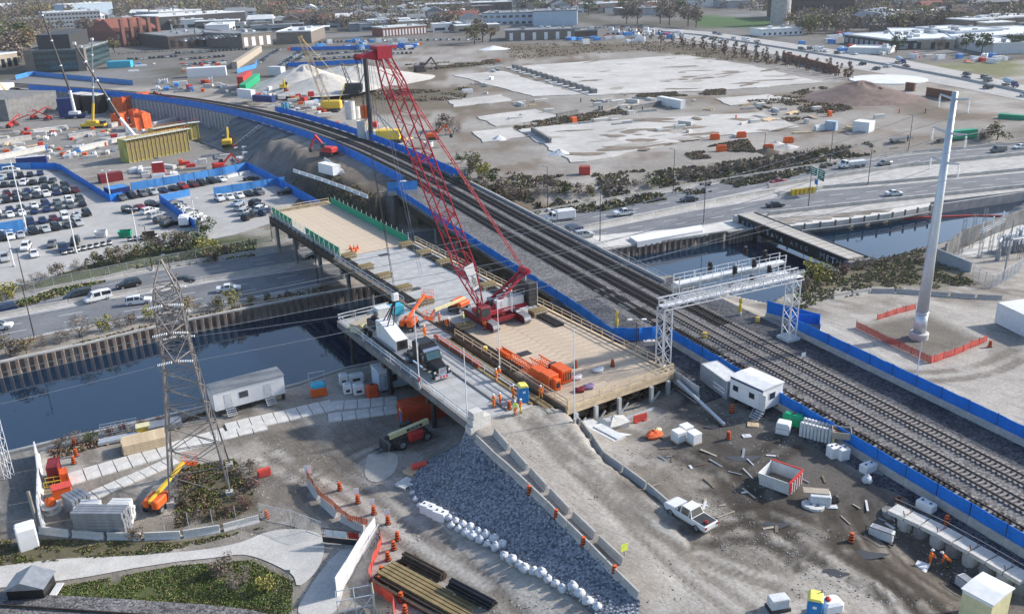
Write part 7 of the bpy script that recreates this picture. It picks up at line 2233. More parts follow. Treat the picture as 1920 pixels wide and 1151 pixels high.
def clutter(poly,n,where,z,gp,w=(6,2,3,3,4,4,1),sc=1.0):
 P=polyG(poly,z if z is not None else 0);x0,x1=min(p[0]for p in P),max(p[0]for p in P);y0,y1=min(p[1]for p in P),max(p[1]for p in P);cnt={}
 k=0
 while k<n:
  x,y=rp.uniform(x0,x1),rp.uniform(y0,y1)
  if not inside(P,np.array([x]),np.array([y]))[0]:continue
  nm,cat,lb,mt,lx,ly,lz=rp.choices(CLUT,w)[0];a,b,c=(rp.uniform(*lx)*sc,rp.uniform(*ly)*sc,rp.uniform(*lz)*sc)
  m=MB();q=3 if 'st' in nm or 'bundle' in nm else 1
  if q==1:bevel_box(m,-a/2,a/2,-b/2,b/2,0,c,min(a,b,c)*.08);bevel_box(m,-a/2-.02,a/2+.02,-b/2-.02,b/2+.02,c*.8,c*.86,.01)
  else:
   for i in range(5):m.bb(-a/2+rp.uniform(-.3,.3),a/2+rp.uniform(-.3,.3),-b/2+i*b/5+.03,-b/2+(i+1)*b/5-.03,0,c*rp.uniform(.6,1))
  o=m.build(nm,M[mt],loc=(x,y,(z if z is not None else terr(x,y))-.02),rz=rp.choice((.35,.4,1.9,rp.uniform(0,3))),label=lb,cat=cat,group=gp)
  cnt.setdefault(lb,[]).append((x/y,o));k+=1
 for lb,l_ in cnt.items():
  for i,(_,o)in enumerate(sorted(l_,key=lambda q:q[0])):o['label']='%s, %s from the left %s'%(lb,ORD[i],where)
clutter([(0,245),(220,235),(360,240),(300,300),(130,300),(0,292)],190,'in the construction pit',-7,'gear in the pit',(7,1,2,4,6,4,1),.8);clutter([(245,315),(420,300),(440,318),(250,345)],26,'behind the faded blue car park fence',-7,'gear behind the fence');clutter([(380,290),(500,275),(535,320),(470,312)],40,'in the steel yard below the dark slope',-7,'gear in the steel yard',(2,0,0,3,9,3,0))
m=MB();ss_=np.arange(190,250,2.5)
for v0 in range(9):
 a,b_=[[(q[0],q[1],terr(q[0],q[1])+.22+.12*rc.random())for q in(rail_pt(s,-8.6-1.9*v)for s in ss_)]for v in(v0,v0+1)]
 m.add(a+b_,[(i,len(a)+i,len(a)+i+1,i+1)for i in range(len(a)-1)])
m.build('covered_slope',M['black'],kind='structure')
def excavator(lb,p,rz,col,z=-7,s=1.0):
 t=thing('excavator',lb,'excavator',G(*p,z),rz)
 for y in(-1.1,1.1):bevel_box(MB(),-2,2,y-.3,y+.3,0,.9,.2).build('crawler_track',M['dsteel'],t)
 bevel_box(MB(),-2,1.4,-1.3,1.3,1.0,2.2,.2).build('house',M[col],t);bevel_box(MB(),.2,1.5,.3,1.25,2.1,3.1,.15).build('cab',M['glass'],t)
 MB().beam((1.2,-.3,1.8),(4.2,-.3,4.6),.45,.55).build('boom',M[col],t);MB().beam((4.2,-.3,4.6),(6.0,-.3,1.6),.35,.4).build('stick',M[col],t);bevel_box(MB(),5.4,6.4,-.9,.3,.4,1.5,.2).build('bucket',M['dsteel'],t)
 t.scale=(s,s,s);return t
excavator('yellow excavator at the foot of the dark slope',(427,276),1.8,'yellow',s=1.3);excavator('red excavator on the yard behind the car park fence',(412,318),.5,'redbin');excavator('yellow excavator in front of the big gravel pile',(533,170),-1.2,'yellow',-1.5,1.3);excavator('red machine on the dirt bank beside the white box',(617,292),2.6,'redbin',-.3,1.2)
excavator('small orange excavator beside the casing right of the crane boom',(812,262),.2,'orange',-1.5);excavator('black and red machine alone on the brownfield',(788,135),.4,'dsteel',-4,1.6)
t=thing('conveyor','slim red grey conveyor climbing the dark slope','conveyor',G(445,280,-7),0);a=Vector((0,0,.8));b_=Vector(G(490,240,-.5))-Vector(G(445,280,-7))
m=MB();
for y in(-.7,.7):m.bar(a+Vector((y,0,0)),b_+Vector((y,0,0)),.12).bar(a+Vector((y,0,1)),b_+Vector((y,0,1)),.1)
for i in range(16):m.bar(a.lerp(b_,i/15)+Vector((-.7,0,i%2)),a.lerp(b_,i/15)+Vector((.7,0,(i+1)%2)),.07)
m.build('truss',M['galv'],t);MB().box((0,0,.8),(2.4,2,1.4)).build('hopper',M['redbin'],t)
for i,(px,py)in enumerate(((28,236),(65,224),(90,226),(20,240))):boom_lift(ORD[i]+' red boom lift beside the dark basin wall',(px,py),rp.uniform(0,3),'redbin','redbin',-7,8,.35)
"""piles, rig and plant right of the tracks"""
def heap(lb,px,py,apex,rx,ry,mt,z=-2.0,seed=1,name='gravel_heap',cat='heap',pk2=None):
 c=Vector(G(px,py,z));hgt=zat(c.x,c.y,apex)-z
 n,k=40,12;vs=[(0,0,hgt)]
 for i in range(1,k+1):
  f=i/k
  for j in range(n):
   t_=2*math.pi*j/n;w_=1+.28*(vnoise(np.array([math.cos(t_)*2+9]),np.array([math.sin(t_)*2+seed]),1,seed)[0]-.5)
   vs.append((rx*f*w_*math.cos(t_),ry*f*w_*math.sin(t_),hgt*(1-f)**1.08*(1+.22*(vnoise(np.array([j*.7]),np.array([i*.9]),1,seed+5)[0]-.5))-.1))
 fs=[(0,1+j,1+(j+1)%n)for j in range(n)]+[(1+(i-1)*n+j,1+i*n+j,1+i*n+(j+1)%n,1+(i-1)*n+(j+1)%n)for i in range(1,k)for j in range(n)]
 return MB().add(vs,fs).build(name,M[mt],loc=c,smooth=True,label=lb,cat=cat)
heap('big pale conical gravel heap left of the red crane boom',575,164,121,32,34,'sandp',-3.5,3);heap('smaller pale gravel heap in front of the big cone',610,168,138,24,26,'sandp',seed=6);heap('wide flat pale heap behind the drill rig',676,152,121,40,34,'sandp',-4.2,8);heap('grey rubble ridge between the pale heaps',640,140,124,30,22,'conc',-4,4)
heap('red brown rubble mound on the brownfield at right',1612,184,151,25,22,'rubble',-4,5,'rubble_mound');heap('lower shoulder of the red brown rubble mound',1645,186,163,17,16,'rubble',-4,9,'rubble_mound');heap('small white heap beside the far fence',925,93,86,12,8,'white',-4,2);heap('small white mound beside the left slab edge',935,262,253,3.2,3,'whited',-4,2);heap('white rubble heap on the lower slab',1050,290,279,4,3,'whited',-4,12)
for i,(px,py,ap,mt)in enumerate(((1455,272,264,'sandp'),(1475,276,269,'conc'),(1438,285,276,'earth'))):heap(ORD[i]+' small heap beside the orange barriers of the brownfield',px,py,ap,4,4,mt,-4,i)
p=Vector(G(728,268,-1.5));t=thing('drill_rig','yellow and white drill rig with a tall dark mast behind the crane boom','drill rig',p,0)
mb_=at_depth(697,266,p.y-2)-p;mtp=at_depth(684,104,p.y-2)-p;mb_.z=.3
MB().bar(mb_,mtp,.75,6).build('mast',M['dsteel'],t);MB().bar(mb_+Vector((9,0,2)),mb_.lerp(mtp,.45),.22).bar(mb_+Vector((6,2,2)),mb_.lerp(mtp,.5),.2).build('mast_strut',M['steel'],t)
bevel_box(MB(),-6,4,-2,2,1.2,4.2,.2).build('house',M['yellow'],t);bevel_box(MB(),-6.5,-3.5,-2.2,-.4,1.3,4.4,.2).build('cab',M['white'],t)
for y in(-2,2):bevel_box(MB(),-5,4.5,y-.5,y+.5,0,1.3,.3).build('crawler_track',M['dsteel'],t)
m=MB();q=mb_.lerp(mtp,.33);m.bar(q+Vector((-1.6,0,-1)),q+Vector((-1.6,0,3)),1.1,8);m.build('rotary_drive',M['orange'],t)
MB().bar(mtp+Vector((-2,0,0)),mtp+Vector((2.4,0,.4)),.4).build('mast_head',M['redbin'],t)
for x in(-1.2,1.0,1.6):MB().bar(mtp+Vector((x,0,0)),mb_+Vector((x*1.6,0,3)),.06,3).build('cable',M['dsteel'],t)
for px,py,top,r,lb in((683,268,226,1.9,'pale grey steel casing standing beside the drill rig'),(658,224,190,1.9,'tall pale concrete casing behind the drill rig'),(668,222,200,1.6,'shorter pale casing leaning behind the drill rig'),(803,275,266,1.6,'pale casing behind the red crane boom')):
 c=Vector(G(px,py,-1.5));h=zat(c.x,c.y,top)+1.5;MB().lathe([(r,0),(r,h*.5),(r*1.04,h*.5),(r*1.04,h*.53),(r,h*.53),(r,h),(r*.85,h),(r*.85,h-.5)],n=16).build('steel_casing',M['concl'],loc=c,label=lb,cat='casing')
def lattice_crane(lb,base,tip,col,boomc,z=-1.8,w=1.3):
 b=Vector(G(*base,z));e=at_depth(*tip,b.y)-b;t=thing('lattice_crane',lb,'crane',b,0)
 s=Vector((0,0,2));d=(e-s).normalized();u=Vector((0,1,0));v=d.cross(u).normalized();L_=(e-s).length;n=max(6,int(L_/3))
 m=MB();P=lambda f,a,c:s+d*(L_*f)+u*(a*w)+v*(c*w)
 for a in(-1,1):
  for c in(-1,1):m.bar(P(0,a*.4,c*.4),P(.15,a,c),.13,3).bar(P(.15,a,c),P(1,a*.5,c*.5),.13,3)
 for i in range(n):
  f0,f1=.08+.9*i/n,.08+.9*(i+1)/n;g=1 if i%2 else-1;k0=1-.45*f0;k1=1-.45*f1
  for a in(-1,1):m.bar(P(f0,a*k0,g*k0),P(f1,a*k1,-g*k1),.08,3).bar(P(f0,g*k0,a*k0),P(f1,-g*k1,a*k1),.08,3)
 m.build('boom',M[boomc],t);bevel_box(MB(),-3,5,-2,2,1.5,4.4,.4).build('house',M[col],t)
 for y in(-2.2,2.2):bevel_box(MB(),-4,4,y-.6,y+.6,0,1.4,.3).build('crawler_track',M['dsteel'],t)
 MB().bar((4,0,4),(7,0,10),.25).bar((7,0,10),e,.07,3).build('gantry',M[col],t);return t
lattice_crane('yellow crawler crane with an olive lattice boom in front of the gravel cone',(618,210),(562,68),'yellow','ochre');lattice_crane('thin dark lattice boom crane behind the gravel heaps',(660,175),(640,118),'dsteel','dsteel',w=.8)
clutter([(430,172),(560,168),(640,198),(600,225),(470,190)],46,'along the yard road behind the tracks',-1.8,'gear on the yard road');clutter([(570,225),(700,235),(800,275),(740,280),(640,250)],14,'around the drill rig',-1.8,'gear at the drill rig')
for px,py in((531,204),(538,204)):toilet('one of two bright blue portable toilets on the yard behind the tracks',(px,py),0,-1.7,'bluel','cyan')['group']='paired blue toilets'
container('dark navy container on the yard road behind the tracks',(474,190),(510,193),'navy',z=-2);container('white box with black doors beside the navy container',(446,184),(472,187),'white',z=-2,H_=4);hut('slanted green conveyor shed beside the yard road',(462,172),(488,150),3,3,'ggen',z=-2);hut('row of tall red bins left of the gravel cone',(458,165),(474,152),3,5,'redbin',z=-2,name='bin_row',cat='bins');hut('white truck box left of the gravel cone',(503,140),(527,141),4,4,'whited',z=-3,name='truck_box',cat='truck')
car('pickup','white',G(549,208,-1.7),.2,'white pickup beside the blue portable toilets',None);car('suv','white',G(756,352,.1),1.9,'white car behind the blue screen at the bridge end',None)
fence('blue_fence','short pale blue screen beside the white car at the bridge end',[G2(727,366,0),G2(784,362,0)],0.0,2.2,3,'bluel',base=.9)
#  vegetation
rv=random.Random(5)
def crown_mesh(nm,mt,n,leaf,seed,shape='round',bare=False):
 r=random.Random(seed);m=MB();cl=[]
 k=11 if shape!='column' else 9
 for i in range(k):
  a=r.uniform(0,6.28);q=r.uniform(.1,.95)
  if shape=='column':c=Vector((math.cos(a)*.16,math.sin(a)*.16,.12+.86*i/k))
  elif shape=='bush':c=Vector((math.cos(a)*q*.52,math.sin(a)*q*.52,r.uniform(.2,.72)))
  else:c=Vector((math.cos(a)*q*.40,math.sin(a)*q*.40,r.uniform(.42,.86)))
  cl.append((c,r.uniform(.13,.24)*(1.25 if shape=='bush' else 1)*(.6 if shape=='column' else 1)))
 for i in range(n):
  c,rad=r.choice(cl)
  d=Vector((r.gauss(0,1),r.gauss(0,1),r.gauss(0,1))).normalized()*rad*(r.random()**.45)
  p=c+d;u=Vector((r.gauss(0,1),r.gauss(0,1),r.gauss(0,.6))).normalized();w=u.cross(Vector((r.gauss(0,1),r.gauss(0,1),r.gauss(0,1)))).normalized();s=leaf*r.uniform(.5,1.3)
  if bare:w=w*.22;u=u*1.9
  m.add([p-u*s,p-w*s*.7,p+u*s,p+w*s*.7],[(0,1,2,3)],r.choice((0,0,0,1)))
 return m.mesh(nm,[M[x]for x in mt])
def trunk_mesh(seed,bush):
 r=random.Random(seed);m=MB();t=.5 if not bush else .25
 m.bar((0,0,-.03),(0,0,t),.028,6,0,.018)
 for i in range(7):
  a=r.uniform(0,6.28);z=r.uniform(.2,t);m.bar((0,0,z),(math.cos(a)*.26,math.sin(a)*.26,z+r.uniform(.15,.35)),.012,4,0,.004)
 return m.mesh('trunk',[M['barkd']])
TK={'brown':('lf_br','lf_gr'),'grey':('lf_gr','lf_br'),'olive':('lf_ol','lf_br'),'green':('lf_dk','lf_ol'),'yellow':('lf_ye','lf_ol'),'russet':('lf_or','lf_ye'),'red':('lf_re','lf_br')}
_TM={}
def tree(lb,p,h,kind,shape='round',group=None,wid=1.0):
 k=(kind,shape,rv.randrange(2));far=p[1]>330
 if k not in _TM:
  n={'round':420,'bush':520,'column':320}[shape]
  _TM[k]=(crown_mesh('crown',TK[kind],int(n*(1.0 if kind!='grey' else 1.1)),.05 if kind!='grey' else .055,hash(kind)%97+k[2]if False else len(_TM)*13+1,shape,kind=='grey'),trunk_mesh(len(_TM),shape=='bush'))
 t=thing('shrub' if shape=='bush' else 'tree',lb,'shrub' if shape=='bush' else 'tree',(p[0],p[1],p[2]-.1),rv.uniform(0,6),group)
 inst('crown',_TM[k][0],t);inst('trunk',_TM[k][1],t)
 t.scale=(h*wid*rv.uniform(.9,1.1),h*wid*rv.uniform(.9,1.1),h)
 return t
def veg(lst,lbf,group,shape='bush',z=None):
 for i,q in enumerate(lst):
  px,py,h,kd=q[:4];p=GT(px,py)if z is None else Vector(G(px,py,z))
  tree('%s %s, %s %s'%({'brown':'brown','grey':'bare grey','olive':'olive','green':'dark green','yellow':'yellow green','russet':'russet','red':'red brown'}[kd],'shrub' if shape=='bush' else 'tree',ORD[i%40],lbf),p,h,kd,q[4]if len(q)>4 else shape,group,q[5]if len(q)>5 else 1.0)
def lower(l,k):return[(a,b,h*k)+tuple(r_)for a,b,h,*r_ in l]
veg(lower([(15,560,6,'yellow'),(45,545,4.5,'grey'),(75,535,5,'grey'),(110,520,5,'brown'),(150,510,4.5,'grey'),(178,500,5.5,'olive'),(205,498,6.5,'olive'),(228,492,6,'brown'),(250,487,6,'olive'),(275,480,6,'green'),(300,472,7,'brown'),(325,470,7,'olive'),(348,470,7,'brown'),(372,468,8,'green'),(398,482,8,'yellow'),(385,440,6.5,'green'),(405,490,5,'brown'),(330,452,5,'grey'),(425,480,4,'brown')],.72),'from the left along the verge above the highway','shrubs between car park and highway')
veg(lower([(-5,655,5,'yellow'),(22,668,6,'brown'),(50,662,4.5,'russet'),(80,650,4,'grey'),(115,640,4,'grey'),(150,632,6.5,'grey'),(192,622,5,'yellow'),(225,615,4.5,'grey'),(250,608,4,'brown'),(280,598,4.5,'yellow'),(318,596,4,'brown'),(352,590,5,'russet'),(380,585,3.5,'grey'),(405,580,4.5,'olive'),(440,572,5,'yellow'),(470,568,3,'olive'),(500,562,2.6,'olive'),(540,556,2.2,'brown')],.72),'from the left on the strip between highway and river','shrubs between highway and river',z=-7)
veg(lower([(865,305,5,'green'),(885,318,8,'olive'),(903,335,7,'yellow'),(925,345,6,'green'),(940,362,7,'brown'),(958,372,6,'grey'),(985,372,5,'brown'),(1010,366,5,'grey'),(1035,362,6,'brown'),(1060,366,6,'green'),(1085,366,5,'brown'),(1110,368,5,'olive'),(1140,362,7,'grey'),(1165,360,5,'brown'),(1190,352,4,'grey'),(1222,352,6,'green'),(1250,346,4,'olive'),(1285,338,6,'grey'),(1310,334,5,'brown'),(1335,330,6,'grey'),(1362,326,5,'brown'),(1390,322,6,'grey'),(1415,318,5,'brown'),(1440,314,6,'grey'),(1470,308,6,'grey'),(1500,303,6,'brown'),(1530,296,5,'green'),(1870,262,9,'olive'),(1840,262,5,'brown'),(835,245,9,'brown'),(850,252,8,'grey'),(820,248,6,'grey'),(870,345,6,'green'),(905,368,5,'brown'),(1580,290,5,'grey'),(1760,268,3,'brown')],.75),'from the left along the far highway edge','shrubs along the brownfield edge')
veg([(1533,528,5,'yellow'),(1508,545,3,'brown'),(1555,520,3,'brown'),(1580,512,2.6,'red'),(1605,505,2.4,'brown'),(1630,500,2.6,'grey'),(1660,495,2.2,'brown'),(1690,492,2,'grey'),(1720,492,2,'brown'),(1405,562,3.5,'grey')],'from the left on the bank behind the gantry','shrubs on the right river bank')
veg([(345,945,1.5,'brown'),(372,972,1.3,'brown'),(400,968,1.3,'brown'),(430,962,1.4,'red'),(460,950,1.7,'red'),(475,915,2.0,'red'),(468,885,2.0,'brown'),(350,905,1.8,'red'),(335,925,1.5,'grey'),(445,935,1.2,'brown'),(450,895,1.5,'grey')],'in the weed patch under the lattice tower','weedy shrubs under the lattice tower')
veg([(110,838,1.8,'brown'),(145,832,2.4,'grey'),(175,826,2,'green'),(205,816,1.6,'red'),(235,808,1.8,'red'),(265,800,1.6,'red'),(300,793,1.6,'red'),(545,722,3.0,'olive'),(255,1012,1.8,'brown'),(410,1078,2.6,'brown'),(445,1100,2.6,'grey'),(500,1105,2.2,'yellow'),(28,810,4,'grey')],'in the weeds of the near left bank and path','weedy shrubs near left')
def blades(lb,poly,n,h,mats_,z=None,seed=1,dens=None,nm='grass'):
 r=random.Random(seed);P=[tuple(GT(a,b)[:2])if z is None else G2(a,b,z)for a,b in poly];x0,x1=min(p[0]for p in P),max(p[0]for p in P);y0,y1=min(p[1]for p in P),max(p[1]for p in P)
 X=np.array([r.uniform(x0,x1)for _ in range(n*3)]);Y=np.array([r.uniform(y0,y1)for _ in range(n*3)]);ok=inside(P,X,Y)&(fbm(X,Y,2.5 if z is None else 9,seed+60)>(dens or .42));m=MB()
 for x,y in list(zip(X[ok],Y[ok]))[:n]:
  zz=terr(x,y)
  for _ in range(2):
   a=r.uniform(0,6.28);w=h*r.uniform(.3,.65);hh=h*r.uniform(.2,.8);dx,dy=math.cos(a)*w,math.sin(a)*w;lx,ly=r.uniform(-.4,.4)*hh,r.uniform(-.4,.4)*hh
   m.add([(x-dx,y-dy,zz-.03),(x+dx,y+dy,zz-.03),(x+dx*.6+lx,y+dy*.6+ly,zz+hh),(x-dx*.6+lx,y-dy*.6+ly,zz+hh*.8)],[(0,1,2,3)],r.randrange(len(mats_)))
 o=m.build(nm,[M[q]for q in mats_],kind='stuff');return o
blades('',[(105,1100),(330,1060),(470,1050),(550,1090),(545,1151),(100,1151)],15000,.2,('grass','grass','grass','weed','lf_ol'),seed=2,dens=.28)
blades('',[(0,1012),(150,1012),(340,1018),(490,990),(330,1032),(120,1052),(0,1060)],4000,.24,('weed','lf_ol','grass','lf_br'),seed=3)
blades('',[(325,880),(440,860),(490,960),(330,990)],2600,.3,('weed','lf_ol','grass','lf_re'),seed=4)
blades('',[(1480,590),(1530,500),(1700,470),(1830,535),(1560,560)],5000,.5,('weed','lf_br','lf_ol','grass','lf_gr'),seed=5)
blades('',[(90,845),(330,790),(420,762),(400,775),(300,808),(100,862)],1500,.45,('lf_re','weed','lf_br'),seed=6)
blades('',[(0,575),(250,500),(480,448),(480,480),(260,510),(0,590)],4000,.7,('grass','lf_ol','weed','lf_dk'),z=-7,seed=7)
blades('',[(0,680),(300,605),(620,535),(620,545),(300,622),(0,692)],2600,.6,('weed','lf_ol','lf_br'),z=-7,seed=8)
blades('',[(880,400),(880,310),(1000,340),(1250,325),(1500,290),(1700,262),(1500,318),(1130,382)],7000,1.1,('weed','lf_br','lf_gr','lf_ol','lf_dk'),z=-5,seed=9)
blades('',[(540,320),(690,380),(745,420),(640,420),(590,385)],2500,.5,('lf_dk','lf_br','weed'),z=-4,seed=10)
for i,pl in enumerate(([(940,84),(1280,78),(1560,128),(1440,122),(1200,95),(960,112)],[(760,122),(935,112),(940,120),(770,134)],[(650,172),(880,165),(870,188),(640,195)],[(1130,182),(1360,168),(1360,178),(1140,186)],[(960,235),(1160,205),(1180,215),(970,245)],[(1400,190),(1560,160),(1600,205),(1480,230),(1420,205)],[(1280,285),(1400,262),(1420,290),(1300,300)])):blades('',pl,1800,1.0,('weed','lf_br','lf_ol','lf_gr','lf_re'),z=-4,seed=20+i,dens=.46)
panel_fence('chain_link_fence','green grey chain link fence with posts along the verge above the highway',[(30,560),(150,533),(300,503),(450,474),(575,452)],2.6,'galv',3.5,z=-7,mesh=True)
#  brownfield
def slab(px,z=-3.75,mt='slab',name='floor_slab',lb=None):
 P=polyG(px,-4);R2=[]
 for a,b in zip(P,P[1:]+P[:1]):
  n=max(2,int(math.hypot(a[0]-b[0],a[1]-b[1])/5))
  for i in range(n):j=1.0 if 0<i else 0;R2.append((a[0]+(b[0]-a[0])*i/n+rv.uniform(-j,j),a[1]+(b[1]-a[1])*i/n+rv.uniform(-j,j)))
 MB().prism(R2,-4.3,z+rv.uniform(-.02,.02)).build(name,M[mt],kind='structure')
for s_ in([(945,127),(1280,104),(1400,122),(1545,155),(1350,170),(1105,180)],[(970,243),(1230,222),(1430,212),(1500,240),(1300,262),(1120,300),(1070,306)],[(1340,186),(1440,178),(1500,190),(1370,199)],[(895,220),(1005,206),(1062,222),(930,238)],[(885,248),(960,240),(985,258),(905,268)],[(840,190),(940,178),(960,190),(850,202)],[(850,142),(940,134),(1090,178),(1000,182)],[(1390,152),(1450,148),(1490,158),(1420,166)]):slab(s_)
M['dirtp']=mat('brownfield_dirt',(0.20,0.165,0.13),.95,var=.3,scale=.15);M['dirtq']=mat('brownfield_dust',(0.36,0.335,0.30),.95,var=.2,scale=.15)
dp_={'dirtp':MB(),'dirtq':MB()};r=random.Random(31);sl_=[polyG(q,-4)for q in([(945,127),(1280,104),(1400,122),(1545,155),(1350,170),(1105,180)],[(970,243),(1230,222),(1430,212),(1500,240),(1300,262),(1120,300),(1070,306)])]
for P in sl_:
 for i in range(42):
  k=r.randrange(len(P));a,b=P[k],P[(k+1)%len(P)];f=r.random();cx,cy=a[0]+(b[0]-a[0])*f,a[1]+(b[1]-a[1])*f;mx_,my_=sum(p[0]for p in P)/len(P),sum(p[1]for p in P)/len(P);g=r.random()**(2.2 if i%2 else 1)*.9;cx+=(mx_-cx)*g;cy+=(my_-cy)*g
  rx,ry=r.uniform(2,11),r.uniform(.8,3.5);an=r.uniform(-.4,.9)
  dp_['dirtp' if i%3 else 'dirtq'].flat([(cx+(math.cos(an)*u-math.sin(an)*v),cy+(math.sin(an)*u+math.cos(an)*v))for u,v in[(rx*r.uniform(.5,1.2)*math.cos(t),ry*r.uniform(.5,1.2)*math.sin(t))for t in np.linspace(0,5.9,13)]],-3.71+.0012*i)
for k_,b_ in dp_.items():b_.build('dirt_patches',M[k_],kind='structure')
MB().lathe([(17,-.2),(17,.35),(16,.4)],n=28).build('round_slab',M['roofw'],loc=G(1665,150,-4),label='round white slab beside the red brown mound',cat='slab')
a,b=G(966,128,-3.7),G(1112,174,-3.7);hd_=heading(a,b)
for i in range(15):
 bevel_box(MB(),-2.2,2.2,-1.2,1.2,-.2,1.8,.1).build('dock_block',M['concd'],loc=a.lerp(b,i/14),rz=hd_,label=ORD[i]+' dark dock block from the far end along the big pale slab',cat='concrete block',group='dock blocks on the brownfield')
container('white trailer with blue stripe and dark windows on the brownfield',(1232,196),(1276,205),'white',z=-3.9,H_=3.2);container('pale blue cabin left of the white tent on the brownfield',(1546,244),(1566,246),'paleb',z=-4,H_=3);container('white site tent beside the pale blue cabin',(1598,247),(1628,250),'white',z=-4,H_=3.4,W_=5)
container('red roofed white kiosk beside the highway shrubs',(1086,332),(1106,332),'redm',z=-4.5,roof='roofr',H_=2.8);container('long green barrier container at the right brownfield edge',(1788,262),(1832,258),'green',z=-5);container('long green container behind the parked van at the right edge',(1870,228),(1920,232),'green',z=-5)
for i,(p0,p1)in enumerate((((1045,222),(1085,214)),((1125,208),(1158,198)),((1185,208),(1240,198)),((995,248),(1030,270)))):hut(ORD[i]+' low ruined wall on the brownfield from the left',p0,p1,.8,1.6,'concd',z=-4,name='ruined_wall',cat='wall')
rb=random.Random(3);pm=MB().bar((0,0,-.2),(0,0,1.7),.22,5).mesh('marker_post',[M['dsteel']]);pr_=MB().bar((0,0,-.2),(0,0,1.5),.26,5).mesh('marker_post',[M['redm']]);bfp=polyG([(850,190),(1150,175),(1560,190),(1760,215),(1700,270),(1300,250),(1000,215)],-4)
for i in range(75):
 x,y=rb.uniform(-40,260),rb.uniform(270,620)
 if inside(bfp,np.array([x]),np.array([y]))[0]:o=inst('marker_post',pr_ if i%5==0 else pm,None,(x,y,-4),0,label='%s marker post standing on the cleared brownfield'%('short red' if i%5==0 else 'short dark'),cat='post',group='%s marker posts on the brownfield'%('red' if i%5==0 else 'dark'))
for i,(px,py)in enumerate(((1340,262),(1352,284),(1478,268),(1440,282),(1390,258))):MB().box((0,0,.8),(3,1.2,1.6)).box((0,0,1.7),(2.4,.8,.4)).build('orange_barrier',M['orange'],loc=G(px,py,-4),label=ORD[i]+' orange plastic barrier pile on the brownfield',cat='barrier')
for lb,p0,p1 in(('long rusty brown fence wall on the brownfield edge below the columnar trees',(1466,110),(1566,138)),('short rusty brown wall right of the red brown mound',(1735,180),(1790,190)),('rusty brown steel skip right of the mound',(1696,170),(1712,172))):hut(lb,p0,p1,1.2,3.2,'rust',z=-4,name='steel_wall',cat='wall')
#  far highway and town
ZF=-3.95
FH0=polyG([(1180,62),(1290,74),(1450,103),(1650,138),(1800,165),(1950,196),(2200,250)],ZF);FH1=polyG([(1230,52),(1335,61),(1500,84),(1700,114),(1830,140),(1960,170),(2220,220)],ZF)
m=MB();strip(m,FH0,FH1,0,1,ZF+.05);m.build('far_highway',M['conc'],kind='structure');m=MB();strip(m,FH0,FH1,.06,.46,ZF+.08);strip(m,FH0,FH1,.54,.94,ZF+.08);m.build('far_road_lanes',M['asphl'],kind='structure')
barrier_line('median_barrier','concrete median of the distant highway at upper right',mid(FH0,FH1,.5)[2:],ZF,1.0,step=20)
a_,b_=resample(FH0,200),resample(FH1,200)
for i in range(34):
 k=rv.randrange(22,178);f=rv.choice((.15,.28,.4,.6,.72,.85));p=a_[k]+(b_[k]-a_[k])*f
 if i%8==3:t=boxtruck('%s box truck on the distant highway at upper right'%ORD[i//8],(0,0),(1,0),group='traffic on the distant highway',L=9);t.location=(p[0],p[1],ZF+.1);t.rotation_euler.z=heading(a_[k],a_[k+1])+(math.pi if f<.5 else 0)
 else:c_=rv.choice(PALL);car(rv.choice(('sedan','suv','van')),c_,(p[0],p[1],ZF+.1),heading(a_[k],a_[k+1])+(math.pi if f<.5 else 0),'%s vehicle in the traffic of the distant highway'%c_,'traffic on the distant highway',small=True)
for lb,p0,p1 in(('white and blue mixer truck at the right edge of the distant highway',(1880,160),(1906,165)),('dark blue mixer truck on the distant highway beside the black tree',(1676,117),(1700,122))):boxtruck(lb,p0,p1,'paleb','navy',ZF,9,3,'mixer',None,'mixer_truck')
veg([(1165+13*i+(i%3)*4,62+4.4*i*.58+2,6+i%3,('red','brown','red')[i%3],'column')for i in range(34)],'along the near side of the distant highway','columnar trees along the distant highway','column',z=ZF)
veg([(1680,100,11,'green'),(1810,98,11,'green'),(1840,102,12,'green'),(1898,100,11,'green'),(1920,96,10,'green'),(1760,95,8,'brown'),(1480,52,12,'russet'),(1525,58,14,'brown'),(1560,58,12,'brown'),(1175,46,18,'brown'),(1195,46,18,'brown'),(1238,45,20,'brown'),(1255,48,22,'brown'),(1290,50,20,'brown'),(1305,52,18,'brown'),(905,80,18,'brown'),(890,84,16,'olive'),(920,78,12,'russet'),(650,60,16,'brown'),(1420,86,4,'green'),(1340,82,5,'green'),(1380,92,5,'green'),(1360,88,5,'green'),(170,72,20,'brown'),(330,62,16,'brown'),(270,85,18,'grey'),(215,100,12,'olive'),(30,105,26,'green'),(50,95,24,'olive'),(10,118,22,'brown'),(600,45,16,'olive')],'among the town buildings','big trees among the town buildings','round',z=ZF)
